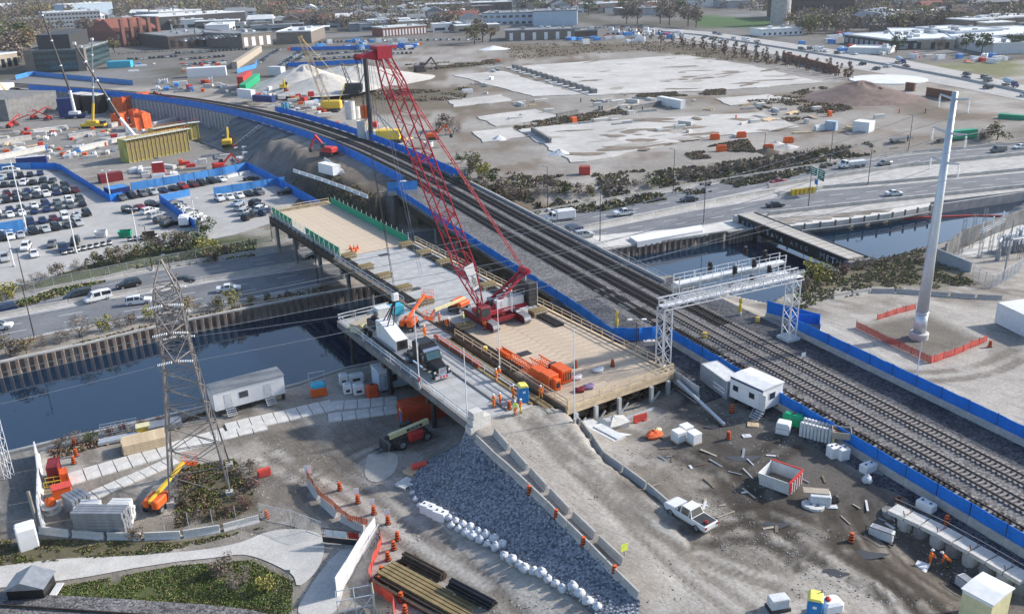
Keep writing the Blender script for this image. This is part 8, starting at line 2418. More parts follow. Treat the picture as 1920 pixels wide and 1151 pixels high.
def bld(lb,A,B,depth,top,wall,roof='roofg',win=None,name='building',z=-5,pent=None,para=True,stacks=0):
 a,b=Vector(G(*A,z)),Vector(G(*B,z));L_=math.hypot(b.x-a.x,b.y-a.y);h=max(3.5,zat(a.x,a.y,top)-z)
 t=thing(name,lb,'building',a,heading(a,b));MB().bb(0,L_,0,depth,-1,h).build('wall',M[wall],t)
 rm=MB().bb(-.3,L_+.3,-.3,depth+.3,h+.01,h+.35)
 if para:
  for q in((-.3,L_+.3,-.3,.1),(-.3,L_+.3,depth-.1,depth+.3),(-.3,.1,.1,depth-.1),(L_-.1,L_+.3,.1,depth-.1)):rm.bb(*q,h+.36,h+.9)
 ro=rm.build('roof',M[roof],t)
 r=random.Random(int(L_*10))
 for i in range(int(min(7,L_*depth/350))+1):bevel_box(MB(),0,r.uniform(1.5,4),0,r.uniform(1.5,4),0,r.uniform(1,2.2),.1).build('roof_unit',M[r.choice(('whited','steel','greyw'))],ro,(r.uniform(.08,.85)*L_,r.uniform(.1,.8)*depth,h+.36))
 for i in range(stacks):MB().bb(-1.3,1.3,-1.3,1.3,-h,h*.75).bb(-1.5,1.5,-1.5,1.5,h*.75,h*.82).build('chimney',M['brick'],ro,((i+.6)*L_/stacks,-2.2,h))
 if pent:x0,x1,y0,y1,ph,pm_=pent;MB().bb(x0*L_,x1*L_,y0*depth,y1*depth,h+.36,h+ph).build('penthouse',M[pm_],t)
 if win:
  rows,cols,wf,hf,wm_=win
  fh=h/rows;me=MB().bb(-L_/cols*wf/2,L_/cols*wf/2,-.12,-.02,-fh*hf/2,fh*hf/2).mesh('window',[M[wm_]])
  for i in range(rows):
   for j in range(cols):inst('window',me,t,((j+.5)*L_/cols,0,(i+.5)*fh))
  c2=max(1,int(cols*depth/L_));c2=min(c2,14);me2=MB().bb(.02,.12,-depth/c2*wf/2,depth/c2*wf/2,-fh*hf/2,fh*hf/2).mesh('window',[M[wm_]])
  for i in range(rows):
   for j in range(c2):inst('window',me2,t,(L_,(j+.5)*depth/c2,(i+.5)*fh))
 return t
def gable(o,mt,rise):
 L_=max(v[0]for v in[c[:]for c in KIDS[o.name][0].bound_box]);d=max(v[1]for v in[c[:]for c in KIDS[o.name][0].bound_box]);h=max(v[2]for v in[c[:]for c in KIDS[o.name][0].bound_box])
 MB().add([(-.6,-.6,h+.4),(L_+.6,-.6,h+.4),(L_+.6,d+.6,h+.4),(-.6,d+.6,h+.4),(L_*.1,d/2,h+rise),(L_*.9,d/2,h+rise)],[(0,1,5,4),(1,2,5),(2,3,4,5),(3,0,4),(3,2,1,0)]).build('pitched_roof',M[mt],o)
o=bld('dark brick and teal glass office block at upper left behind the cranes',(54,141),(164,136),60,98,'glassb','roofg',(4,12,.86,.42,'glass'),pent=(.2,.75,.1,.8,9,'dsteel'))
_L=math.dist(G2(54,141,-5),G2(164,136,-5))
for x0,x1 in((-.01,.14),(.87,1.01)):MB().bb(x0*_L,x1*_L,-.6,4,-1,zat(*G2(54,141,-5),97)+5.6).build('brick_pylon',M['taup'],o)
o=bld('old red brick hall with a red roof and five tall chimneys',(222,92),(305,84),45,62,'brick','roofr',(2,10,.4,.5,'tan'),para=False,stacks=5);gable(o,'roofr',10)
for A,B,d,tp,w,rf,wn,lb in(((84,56),(192,50),40,26,'greyw','roofw',(4,16,.6,.4,'glass'),'long grey office complex at upper left among trees'),((126,40),(215,34),30,10,'paleb','roofw',None,'pale upper block of the grey office complex'),((300,60),(462,48),60,33,'dsteel','roofw',None,'long dark flat shed with a pale roof at upper left'),((318,96),(438,86),70,70,'brickd','roofg',(1,8,.5,.5,'black'),'brown parking deck with rows of cars on its roof'),((-20,140),(38,130),40,108,'tan','roofw',(1,5,.6,.5,'glass'),'tan low building at the left edge behind the rail wall'),((520,86),(585,84),60,62,'taup','roofw',None,'taupe flat building with a white roof left of the lattice boom'),((456,94),(512,88),50,66,'taup','roofg',(1,4,.5,.6,'white'),'taupe workshop with white doors next to the car rows'),((718,72),(800,66),22,54,'roofr','whited',(1,14,.5,.6,'white'),'row of small red fronted white houses in the town centre'),((708,52),(760,48),25,32,'greyw','roofg',(2,6,.5,.4,'glass'),'grey flat block above the red fronted row'),((905,50),(1000,48),50,27,'paleb','roofg',(2,8,.6,.4,'glass'),'pale blue factory block with windows left of the blank one'),((1000,52),(1082,50),50,23,'paleb','roofg',None,'blank pale blue factory block at top centre'),((948,80),(1078,76),30,60,'taup','roofg',(1,6,.3,.7,'white'),'long low brown shed below the pale blue factory'),((1078,74),(1120,72),25,60,'brickd','roofg',None,'short dark shed right of the brown one'),((800,28),(960,22),40,10,'brickd','roofw',(1,14,.5,.4,'glass'),'long brown brick row at the top edge centre'),((540,30),(700,28),20,16,'tan','roofg',(1,14,.5,.4,'glass'),'row of small old houses below the far wood'),((1475,40),(1600,36),60,-8,'brickd','roofg',(3,12,.4,.5,'black'),'dark brick factory at the top right of the silo'),((1582,84),(1680,98),130,66,'dsteel','roofw',(1,10,.6,.5,'greyw'),'large dark fronted warehouse with a bright roof at upper right'),((1682,96),(1788,96),90,76,'tan','roofw',(1,4,.3,.6,'black'),'tan warehouse joined to the bright roofed one'),((1743,80),(1788,84),40,58,'paleb','roofw',(1,6,.5,.3,'glass'),'pale blue office beside the tan warehouse'),((1790,80),(1860,76),40,60,'white','roofw',None,'white low hall right of the pale blue office'),((1745,46),(1808,42),70,29,'white','roofw',None,'white warehouse below the far skyline'),((1852,64),(1925,60),80,48,'navy','roofw',None,'dark blue warehouse with white roof at the right edge'),((1590,104),(1665,106),18,92,'roofw','roofw',None,'low white canopy beside the distant highway'),((1428,72),(1506,68),18,58,'white','roofw',(1,8,.4,.3,'glass'),'long white depot building above the columnar trees'),((1860,106),(1930,104),50,84,'whited','roofw',None,'white flat hall at the right edge'),((1275,16),(1355,14),60,2,'white','paleb',None,'bright pale hall behind the park trees'),((860,0),(980,-4),60,-14,'brickd','roofg',None,'brick block on the far top edge'),((1680,16),(1800,10),60,-12,'paleb','roofg',(4,20,.5,.5,'glass'),'blue grey slab block on the right skyline'),((1810,14),(1900,8),60,-6,'taup','roofg',(4,16,.5,.5,'glass'),'taupe slab block on the right skyline'),((0,24),(42,20),40,10,'greyw','roofw',(2,6,.5,.4,'glass'),'pale block hidden in the trees at the top left corner'),((300,42),(380,36),50,24,'greyw','roofw',(1,8,.5,.5,'glass'),'pale roofed hall behind the long dark shed')):bld(lb,A,B,d,tp,w,rf,wn)
p=Vector(G(1462,46,ZF));h=zat(p.x,p.y,-12);MB().lathe([(8,-1),(8,h*.6),(8.4,h*.6),(8.4,h*.62),(8,h*.62),(8,h+5)],n=20).build('silo',M['conc'],loc=p,label='round concrete silo tower at the top edge right of the park',cat='silo')
HM=[]
for i,(w,rf)in enumerate((('taup','roofg'),('brick','roofr'),('whited','roofg'),('tan','brickd'),('greyw','roofw'))):
 HM.append((MB().bb(-6,6,-5,5,-1,6).mesh('wall',[M[w]]),MB().add([(-6.6,-5.6,6),(6.6,-5.6,6),(6.6,5.6,6),(-6.6,5.6,6),(-6,0,9),(6,0,9)],[(0,1,5,4),(1,2,5),(2,3,4,5),(3,0,4),(3,2,1,0)]).mesh('roof',[M[rf]]),MB().bb(-4.5,-2.5,-5.1,-5.01,1,3).bb(2.5,4.5,-5.1,-5.01,1,3).bb(-4.5,-2.5,-5.1,-5.01,4,5.4).bb(2.5,4.5,-5.1,-5.01,4,5.4).mesh('windows',[M['glass']])))
def zoneP(poly):return polyG(poly,ZF)
def scatter(poly,n,fn):
 P=zoneP(poly);k=0;tr_=0;W_=[(a,b)for a,b in poly];x0,x1=min(a for a,b in W_),max(a for a,b in W_);y0,y1=min(b for a,b in W_),max(b for a,b in W_)
 while k<n and tr_<n*60:
  tr_+=1;px,py=rv.uniform(x0,x1),rv.uniform(y0,y1)
  if inside(poly,np.array([px]),np.array([py]))[0]:fn(Vector(G(px,py,ZF)),k);k+=1
HW=('taupe','red brick','white','tan','grey')
def hs(where):
 def f(p,k):
  i=rv.randrange(5);t=thing('house','small %s house %s'%(HW[i],where),'house',p,rv.choice((.2,1.75))+rv.uniform(-.1,.1),'small %s houses %s'%(HW[i],where))
  for nm,me in zip(('wall','roof','windows'),HM[i]):inst(nm,me,t)
  s=rv.uniform(.8,1.7);t.scale=(s*rv.uniform(1,1.8),s,s*rv.uniform(.7,1))
 return f
scatter([(480,22),(880,8),(900,62),(700,50),(480,55)],62,hs('in the streets of the town centre'));scatter([(0,30),(330,0),(480,10),(460,40),(60,60)],24,hs('among the trees at upper left'));scatter([(960,6),(1280,8),(1250,36),(1000,22)],30,hs('near the top edge centre'));scatter([(1600,20),(1920,10),(1920,46),(1620,62)],36,hs('in the district at upper right'))
def tr(where,kinds,h0,h1):
 def f(p,k):
  kd=rv.choice(kinds);tree('%s tree %s'%({'brown':'bare brown','grey':'bare grey','olive':'olive','green':'dark green','yellow':'yellow green','russet':'russet','red':'red brown'}[kd],where),p,rv.uniform(h0,h1),kd,'round','%s trees %s'%(kd,where),1.15)
 return f
scatter([(0,6),(470,-6),(480,30),(200,30),(70,70),(40,128),(0,128)],80,tr('in the woods at upper left',('brown','brown','olive','grey','russet'),12,22));scatter([(480,0),(900,-6),(890,50),(700,60),(480,40)],60,tr('between the town centre houses',('brown','brown','olive','grey'),9,17));scatter([(960,0),(1300,0),(1300,40),(1100,30),(980,24)],25,tr('behind the pale blue factory',('brown','grey','green'),9,16));scatter([(1490,30),(1920,4),(1920,60),(1500,66)],58,tr('in the district at upper right',('brown','grey','olive','green'),8,15))
m=MB();r=random.Random(8)
for i in range(1500):
 y=r.uniform(1250,4800);x=(r.uniform(-40,2000)-960)/FPX*y;b=r.uniform(9,17);c=Vector((x,y,ZF+b*.5));mi=r.randrange(4)
 for _ in range(26):
  d=Vector((r.gauss(0,1),r.gauss(0,1),r.gauss(0,.8))).normalized()*b*.62;u=Vector((r.gauss(0,1),r.gauss(0,1),r.gauss(0,1))).normalized()*b*.2;w=u.cross(Vector((r.gauss(0,1),r.gauss(0,1),r.gauss(0,1)))).normalized()*b*.18;p=c+d*r.random()**.4
  m.add([p-u,p-w,p+u,p+w],[(0,1,2,3)],mi)
for poly,n in(([(0,6),(470,-6),(480,30),(200,30),(70,70),(40,128),(0,128)],600),([(0,0),(900,-10),(890,22),(0,40)],420),([(480,0),(900,-6),(890,50),(700,60),(480,40)],400),([(960,-4),(1300,-4),(1300,30),(980,20)],90),([(1490,24),(1920,-6),(1920,60),(1500,66)],360),([(1290,-6),(1480,-6),(1480,30),(1300,26)],40)):
 k=0
 while k<n:
  px,py=r.uniform(0,1920),r.uniform(-10,128)
  if not inside(poly,np.array([px]),np.array([py]))[0]:continue
  k+=1;b=r.uniform(6,11)*(1.25 if py<22 else 1);c=Vector(G(px,py,ZF))+Vector((0,0,b*.75));mi=r.randrange(4)
  for _ in range(70):
   d=Vector((r.gauss(0,1),r.gauss(0,1),r.gauss(0,.8))).normalized()*b*.6;u=Vector((r.gauss(0,1),r.gauss(0,1),r.gauss(0,1))).normalized()*b*.11;w=u.cross(Vector((r.gauss(0,1),r.gauss(0,1),r.gauss(0,1)))).normalized()*b*.1;p=c+d*r.random()**.4
   m.add([p-u,p-w,p+u,p+w],[(0,1,2,3)],mi if r.random()<.8 else r.randrange(4))
m.build('far_woods',[M['lf_br'],M['lf_gr'],M['lf_ol'],M['lf_gr']],kind='stuff')
FM=[(MB().bb(-10,10,-8,8,-1,6).mesh('wall',[M[w]]),MB().bb(-10.3,10.3,-8.3,8.3,6.01,6.5).bb(-4,-1,-3,0,6.5,7.6).bb(3,5,1,4,6.5,7.2).mesh('roof',[M[rf]]),MB().bb(-9,-2,-8.1,-8.01,1,3.2).bb(0,8,-8.1,-8.01,1,3.2).mesh('windows',[M['glass']]))for w,rf in(('taup','roofw'),('greyw','roofg'),('white','roofw'),('brickd','roofg'),('tan','roofw'))]
def shop(where):
 def f(p,k):
  i=rv.randrange(5);nm_=('taupe','grey','white','dark brick','tan')[i];t=thing('flat_building','flat roofed %s building %s'%(nm_,where),'building',p,rv.choice((.2,1.75,.35)),'flat %s buildings %s'%(nm_,where))
  for nm,me in zip(('wall','roof','windows'),FM[i]):inst(nm,me,t)
  s=rv.uniform(.7,1.5);t.scale=(s*rv.uniform(1,1.9),s,s*rv.uniform(.7,1.1))
 return f
scatter([(480,30),(900,14),(900,62),(700,58),(480,60)],44,shop('in the town centre'));scatter([(1600,40),(1920,30),(1920,75),(1800,75),(1620,64)],14,shop('in the district at upper right'));scatter([(960,6),(1280,8),(1250,36),(1000,22)],18,shop('near the top edge centre'));scatter([(430,30),(480,60),(400,60),(300,62)],6,shop('behind the parking deck'));scatter([(1280,0),(1920,-8),(1920,14),(1300,14)],26,shop('along the right skyline'))
CS={}
def simple_car(p,rz,lb,gp):
 c_=rv.choice(PALL)
 if c_ not in CS:CS[c_]=MB().add([(-2.2,-.9,.3),(2.2,-.9,.3),(2.2,.9,.3),(-2.2,.9,.3),(-2.2,-.9,.95),(2.2,-.85,.8),(2.2,.85,.8),(-2.2,.9,.95)],[(3,2,1,0),(4,5,6,7),(0,1,5,4),(1,2,6,5),(2,3,7,6),(3,0,4,7)]).add([(-1.8,-.8,.95),(1.1,-.8,.88),(.4,-.62,1.5),(-1.4,-.62,1.5),(-1.8,.8,.95),(1.1,.8,.88),(.4,.62,1.5),(-1.4,.62,1.5)],[(0,1,2,3),(7,6,5,4),(0,3,7,4),(1,5,6,2)],1).add([(.4,-.6,1.51),(-1.4,-.6,1.51),(-1.4,.6,1.51),(.4,.6,1.51)],[(0,1,2,3)]).mesh('parked_car',[M['car_'+c_],M['glass']])
 inst('parked_car',CS[c_],None,p,rz,label='%s car parked %s'%(c_,lb),cat='car',group='%s cars %s'%(c_,gp))
for(a,b,n,lb,z)in[((330,80),(440,70),15,'on the roof of the brown parking deck',None),((345,76),(450,66),15,'on the roof of the brown parking deck',None),((225,104),(330,98),14,'in the lot below the red roofed hall',-5),((330,104),(470,96),20,'in the lot below the parking deck',-5),((340,116),(420,110),10,'in the lot below the parking deck',-5),((484,122),(520,98),12,'in the lot left of the gravel cone',-5),((520,132),(560,102),12,'in the lot left of the gravel cone',-5),((535,132),(572,106),10,'in the lot left of the gravel cone',-5),((580,108),(690,100),14,'in the lot behind the gravel cone',-5),((590,116),(690,110),12,'in the lot behind the gravel cone',-5),((1090,58),(1200,52),14,'in the truck yard at top centre',-5),((1140,68),(1240,64),12,'in the truck yard at top centre',-5),((1700,62),(1740,56),8,'beside the pale blue office',-5),((1120,24),(1190,20),12,'near the park trees',-5),((720,80),(900,78),16,'along the street below the town centre',-5),((712,98),(775,96),9,'in the lot behind the crane head',-5),((715,106),(770,104),8,'in the lot behind the crane head',-5),((600,84),(690,80),12,'at the town edge fence',-5),((240,116),(330,110),12,'in the dark lot below the brick hall',-5),((350,126),(425,120),10,'in the dark lot beside the white hall',-5)]:
 if z is None:q=Vector(G(318,96,-5));z=zat(q.x,q.y,70)+.4
 p,q=Vector(G(*a,z)),Vector(G(*b,z))
 for i in range(n):
  c=p.lerp(q,i/(n-1))+Vector((rv.uniform(-.3,.3),rv.uniform(-1,1),0))
  if 'roof' not in lb:c.z=terr(c.x,c.y)+.02
  simple_car(c,heading(p,q)+1.57,lb,lb)
for i in range(9):x=1140+11*i;container('%s white truck box from the left in the truck yard'%ORD[i],(x,60+(i%3)*4),(x+9,60+(i%3)*4),'white',z=-5,H_=3.6)
for lb,pts in(('faded blue fence around the lot left of the gravel cone',[(445,138),(480,128),(482,120)]),('blue fence behind the lot at the gravel cone',[(545,96),(620,94),(700,92),(780,90)]),('blue fence in front of the far car lot',[(540,126),(600,124),(680,119)]),('pale blue covered walkway along the far side of the tracks',[(30,150),(60,142),(250,160)])):fence('blue_fence',lb,polyG(pts,-4),-4.0,2.6,8,'bluel' if 'pale' in lb or 'faded' in lb else 'blue',lean=.02)
hut('long tan ramp wall left of the gravel cone',(446,133),(492,100),3,5,'tan',z=-5,name='ramp_wall',cat='wall');container('pair of cyan tanks below the glass office',(202,132),(246,130),'cyan',z=-5,H_=5,W_=8);container('long white ribbed hall beside the rail curve',(352,150),(425,146),'white',z=-5,H_=6,W_=8)
clutter([(260,152),(430,156),(440,176),(300,172)],22,'beside the rail curve',-4,'gear beside the rail curve',sc=1.4);clutter([(230,120),(420,116),(420,140),(240,138)],26,'below the glass office',-5,'gear below the glass office',sc=1.4)
clutter([(860,200),(1150,180),(1500,195),(1740,225),(1690,262),(1300,255),(1000,235)],60,'on the cleared brownfield',-4,'rubble on the brownfield',(9,0,1,2,4,1,0),1.1)
clutter([(840,130),(940,115),(960,170),(860,185)],12,'on the brownfield left of the big slab',-4,'rubble left of the big slab',(6,0,1,1,2,1,0))
clutter([(520,92),(700,74),(800,76),(800,92),(700,100),(540,100)],34,'at the town edge behind the gravel cone',-4,'gear at the town edge',(1,1,1,1,1,8,5),1.7)
clutter([(1060,74),(1270,62),(1290,74),(1100,84)],26,'along the truck yard at top centre',-4,'boxes at the truck yard',(1,1,0,1,1,8,2),1.7)
clutter([(1540,70),(1600,66),(1680,100),(1640,112),(1500,84)],24,'in the yards beside the warehouse',-4,'boxes beside the warehouse',(2,1,1,1,1,8,2),1.6)
clutter([(1700,104),(1920,108),(1920,116),(1800,122),(1700,114)],20,'beside the grass at far right',-4,'boxes at the far right',(2,1,1,1,1,8,2),1.4)
#  near yard: loose equipment
def mbx(name,lb,cat,p,rz,parts,group=None):
 """a thing from a list of (part name, material, builder)"""
 t=thing(name,lb,cat,p,rz,group)
 for n_,m_,b in parts:b.build(n_,M[m_],t)
 return t
def opack(lb,px,py,sz,rz=0.0,col='orange'):
 x,y,z=sz;c,a=DP(px,py)
 d=bevel_box(MB(),-x/2,x/2,-y/2,y/2,.12,z,.08)
 l_=MB()
 for q in np.linspace(-x/2+.25,x/2-.25,4):l_.bb(q-.08,q+.08,-y/2-.02,-y/2-.003,.4,z-.4)
 return mbx('power_pack',lb,'power pack',DW(c,a),DROT+rz,[('housing',col,d),('skid','dsteel',MB().bb(-x/2,x/2,-y/2+.1,-y/2+.3,0,.12).bb(-x/2,x/2,y/2-.3,y/2-.1,0,.12)),('door_vent','dsteel',l_)])
opack('left of the two closed orange power packs on the timber deck',1012,713,(1.5,2.2,1.7));opack('right of the two closed orange power packs on the timber deck',1030,724,(1.6,2.0,1.9));opack('orange power pack with its dark engine side open',1052,712,(1.6,2.6,1.9),0,'orange');opack('dark engine block between the orange power packs',1042,702,(1.2,1.6,1.5),.2,'dsteel');opack('small orange cabinet in front of the power packs',1043,730,(.9,.9,1.5))
for k,(px,py,lb)in enumerate(((972,686,'long orange leader frame lying along the deck edge'),(1018,690,'short orange lattice basket behind the power packs'))):
 c,a=DP(px,py);L_,w=((9.5,.9),(4.0,1.5))[k];m=MB()
 for x in(-w/2,w/2):
  for z in(.15,1.0):m.bar((x,-L_/2,z),(x,L_/2,z),.09)
 for i in range(int(L_/.6)):
  y=-L_/2+i*.6
  for x in(-w/2,w/2):m.bar((x,y,.15),(x,y+.6,1.0),.05)
  m.bar((-w/2,y,1.0),(w/2,y,1.0),.05)
 if k==0:m.bb(-.5,.5,2.2,4.4,.1,.9).bb(-.55,.55,-4.8,-3.2,.05,1.0)
 m.build('leader_frame',M['orange'],loc=DW(c,a),rz=DROT,label=lb,cat='drilling gear')
for px,py,mt,lb in((1103,728,'purple','white and purple bag pile on the timber deck front'),(1086,734,'redd','dark red hose coil on the timber deck front'),(1121,697,'white','small white sheet on the timber deck'),(1080,711,'white','tiny white sheet beside the white pole')):
 MB().blob((0,0,.2),(.7,.5,.32),3,0,9,5,.2).blob((.4,.3,.25),(.45,.35,.3),5).build('bag_pile',M[mt],loc=DW(*DP(px,py)),label=lb,cat='bag pile')
for px,py,lb in((983,663,'dark drain cover at the middle of the timber deck'),(720,478,'dark square hatch in the concrete deck'),(778,542,'brown mat patch on the concrete deck')):MB().box((0,0,.03),(1.8,1.3,.06)).box((0,0,.07),(1.5,1.0,.03)).build('hatch_cover',M['dsteel'],loc=DW(*DP(px,py)),rz=DROT,label=lb,cat='hatch')
for i,(px,py)in enumerate(((657,468),(664,468),(671,467),(660,472),(668,472))):MB().lathe([(.3,0),(.25,.1),(.05,.95)],n=8).bb(-.35,.35,-.35,.35,0,.06).build('traffic_cone',M['orange'],loc=DW(*DP(px,py)),label='orange cone in the cluster at the end of the plywood deck',cat='traffic cone',group='cones on the deck')
c,a=DP(912,690);mbx('yellow_drum','yellow plastic drum standing on the mossy beam by the lane','drum',DW(*DP(910,660),ZD-.1),0,[('drum','yellow',MB().lathe([(.3,0),(.33,.3),(.3,.35),(.33,.8),(.28,.9)],n=12)),('lid','pyel',MB().lathe([(.3,.9),(.28,.96)],n=12))])
mbx('cream_box','long cream box at the far railing of the truck lane','box',DW(*DP(684,616)),DROT+.35,[('box','cream',bevel_box(MB(),-2.2,2.2,-.8,.8,0,1.3)),('lid','tan',MB().bb(-2.25,2.25,-.85,.85,1.31,1.4))])
mbx('generator','white and blue generator boxes at the far end of the truck lane','generator',DW(*DP(728,592)),DROT,[('housing','whited',bevel_box(MB(),-2,.2,-.9,.9,.1,1.7)),('blue_housing','cyan',bevel_box(MB(),.4,2.4,-.8,.8,.1,1.5)),('tank','steel',MB().bar((-2.6,-.6,.8),(-2.6,.8,.8),.5,10))])
def bundle(name,lb,cat,px,py,rz,n,rows,L_,mt,r=.16,gap=1.0,sq=False,dunn=True):
 p=GT(px,py);t=thing(name,lb,cat,p,rz)
 me=(MB().bb(-L_/2,L_/2,-r,r,-r,r)if sq else MB().bar((-L_/2,0,0),(L_/2,0,0),r,8)).mesh('bar',[M[mt]])
 for j in range(rows):
  for i in range(n-(0 if sq else j)):inst('bar',me,t,(rv.uniform(-.12,.12),(i-(n-1)/2+(0 if sq else j*.5))*r*(2.35 if sq else 2.1)*gap,.22+r+j*r*(2.12 if sq else 1.8)))
 if dunn:
  m=MB()
  for x in(-L_*.3,L_*.3):m.bb(x-.12,x+.12,-n*r*1.2,n*r*1.2,0,.2)
  m.build('dunnage',M['wood'],t)
 return t
q=lambda i,x,y:zc(i,x,y)
hb=heading(GT(735,1078),GT(905,1151))
bundle('beam_stack','stack of long ochre steel beams at the bottom edge centre','steel beams',815,1120,hb,5,1,13,'ochre',.17,sq=True,gap=1.15);bundle('beam_stack','dark brown beams beside the ochre stack','steel beams',778,1120,hb,4,1,10,'brown',.16,sq=True,gap=1.9);bundle('pipe_stack','dark pipe bundle behind the ochre beams','pipes',795,1070,hb,4,3,5.2,'brown',.15);bundle('pipe_stack','black pipe bundle right of the ochre beams','pipes',885,1122,hb,4,3,5.2,'black',.15)
for i in range(6):MB().bb(-.9,.9,-.35,.35,0,.18).bb(-.9,.9,-.3,-.1,.18,.24).bb(-.9,.9,.1,.3,.18,.24).build('rubber_mat',M['brown'],loc=GT(738+i*6,1062-i*2)+Vector((0,0,.05)),rz=hb+1.4,label='dark ribbed mat in the flat pile left of the pipe bundle',cat='mat',group='ribbed mats near the pipes')
h2=heading(GT(150,1003),GT(242,1003))
bundle('panel_stack','tall grey stack of steel panels behind the long barrier','steel panels',197,998,h2,4,7,5.6,'steel',.19,sq=True);bundle('panel_stack','shorter grey panel stack behind the tall one','steel panels',172,978,h2,4,5,2.2,'whited',.2,sq=True);bundle('panel_stack','grey panel stack at the right behind the tall one','steel panels',232,982,h2,4,6,2.2,'whited',.2,sq=True);bundle('panel_stack','tilted grey sheet stack by the concrete strip','steel panels',148,956,h2-.6,5,5,2.4,'steel',.18,sq=True)
bundle('timber_stack','fresh yellow timber stack on the near river bank','timber stack',272,838,heading(GT(232,846),GT(318,826)),6,3,5.2,'wood',.2,sq=True);bundle('beam_stack','pale grey steel sections behind the timber stack','steel beams',226,826,.4,3,1,5,'galv',.18,sq=True);bundle('beam_stack','grey steel sections beside the lattice tower on the bank','steel beams',310,804,.4,4,2,4.2,'steel',.2,sq=True)
mbx('site_box','orange and white box on the river bank by the timber stack','box',GT(270,812),.4,[('box','yellow',bevel_box(MB(),-.8,.8,-.6,.6,0,1.1)),('lid','cream',MB().bb(-.85,.85,-.65,.65,1.11,1.25))])
for i in range(3):
 m=MB()
 for x in(-.9,.9):m.bar((x,0,0),(x,0,1.6),.05).bar((x,.8,0),(x,.8,1.6),.05)
 for z in(.5,1.5):m.bar((-.9,0,z),(.9,0,z),.05).bar((-.9,.8,z),(.9,.8,z),.05)
 m.build('steel_rack',M['galv'],loc=GT(205+20*i,818-4*i),rz=.4,label=ORD[i]+' grey steel rack from the left on the river bank',cat='rack')
container('dark red open container at the left edge yard',(93,908),(114,904),'redd',W_=2.4,H_=2.2);container('orange bin beside the dark red container',(117,912),(132,908),'orange',W_=1.6,H_=1.6);mbx('site_box','orange box below the yellow rack at left','box',GT(118,928),.5,[('box','orange',bevel_box(MB(),-1,1,-.7,.7,0,1.2)),('lid','redm',MB().bb(-1.05,1.05,-.75,.75,1.21,1.3))])
m=MB()
for x in(-.9,0,.9):
 for y in(-.5,.5):m.bar((x,y,0),(x,y,1.3),.05)
for z in(.1,.7,1.3):
 for y in(-.5,.5):m.bar((-.9,y,z),(.9,y,z),.05)
m.build('yellow_rack',M['yellow'],loc=GT(103,916),rz=.3,label='yellow steel cage rack beside the red container',cat='rack')
mbx('cable_reel','pale cable reel with orange machine on top at left','reel',GT(98,958),.2,[('reel_flange','concl',MB().lathe([(1.0,0),(1.0,.1),(.5,.1),(.5,.7),(1.0,.7),(1.0,.8)],n=18)),('machine','orange',MB().blob((0,0,1.2),(.6,.5,.6),4)),('lower_reel','oldwood',MB().lathe([(1.1,-.4),(1.1,0)],n=14))])
mbx('white_cube','big white wrapped cube standing at the left end of the barriers','wrapped block',GT(55,1022),.55,[('block','white',bevel_box(MB(),-.95,.95,-.95,.95,-.1,2.5,.12)),('strap','whited',MB().bb(-.97,.97,-.05,.05,0,2.52))])
MB().beam((0,0,.2),(-.6,.8,4.2),.25,.25).beam((.3,-.2,.2),(.9,-.6,2),.2,.2).build('timber_pole',M['tan'],loc=GT(72,990),label='tan timber post leaning beside the white cube',cat='post')
mbx('black_shed','small black shed with grey pitched roof at the bottom left corner','shed',GT(62,1112),.05,[('wall','black',MB().bb(-1.7,1.7,-1.2,1.2,-.2,1.5)),('roof','steel',MB().add([(-1.9,-1.4,1.45),(1.9,-1.4,1.45),(1.9,1.4,1.45),(-1.9,1.4,1.45),(-.2,-1.4,2.3),(-.2,1.4,2.3)],[(0,1,4),(1,2,5,4),(2,3,5),(3,0,4,5),(3,2,1,0)])),('side_panel','whited',MB().bb(1.9,2.6,-1.3,1.0,.2,.3))])
pth=[(-60,1075),(0,1062),(120,1048),(330,1036),(440,1020),(500,998),(560,992),(606,1008),(600,1060),(560,1100),(545,1075),(470,1042),(400,1046),(260,1064),(120,1088),(-60,1105)]
def drape_sheet(name,poly,mt,dz=.07,step=1.0,z=None):
 P=[tuple(p[:2])for p in smooth_line([tuple(GT(a,b)[:2])for a,b in poly]+[tuple(GT(*poly[0])[:2])],4)][:-1]
 v,f=cdt_sheet(P,step,lambda x,y:np.array([terr(a,b)for a,b in zip(x,y)])+dz)
 return MB().add(v,f).build(name,M[mt],kind='structure')
M['path']=mat('pale_path',(0.50,0.49,0.465),.9,var=.14,scale=.5,fine=.12);drape_sheet('white_path',pth,'path',.07,.7);drape_sheet('lower_path',[(640,1030),(675,1035),(650,1090),(625,1151),(560,1151),(575,1110),(610,1060)],'path',.06,.7)
drape_sheet('lower_ballast',[(-60,1128),(0,1118),(200,1124),(420,1140),(520,1160),(520,1190),(-60,1190)],'ballast',.25,.8)
a,b=GT(-40,1138),GT(330,1163);MB().beam(a+Vector((0,0,.45)),b+Vector((0,0,.45)),.12,.2).build('lower_rail',M['rail'],label='single dark rail on ballast in the bottom left corner',cat='rail')
M['rutl']=mat('dry_silt',(0.43,0.415,0.38),.95,var=.12,scale=.8);M['pud']=mat('puddle_water',(0.06,0.058,0.055),.06,var=.2,scale=.6,spec=.6)
for i,(px,py,rx,ry)in enumerate(((1395,860,1.6,.8),(1450,985,1.2,.6),(1620,1040,1.8,.6),(1560,1075,1.3,.5),(740,840,1.8,.7),(1340,800,1.0,.5))):
 c=GT(px,py);MB().flat([(c.x+rx*(1+.35*math.sin(a*3+i))*math.cos(a),c.y+ry*(1+.3*math.cos(a*2+i))*math.sin(a))for a in np.linspace(0,6.1,20)],c.z+.05).build('puddle',M['pud'],kind='structure')
drape_sheet('silt_patch',[(690,852),(742,850),(740,885),(705,905),(684,890)],'rutl',.05,.8)
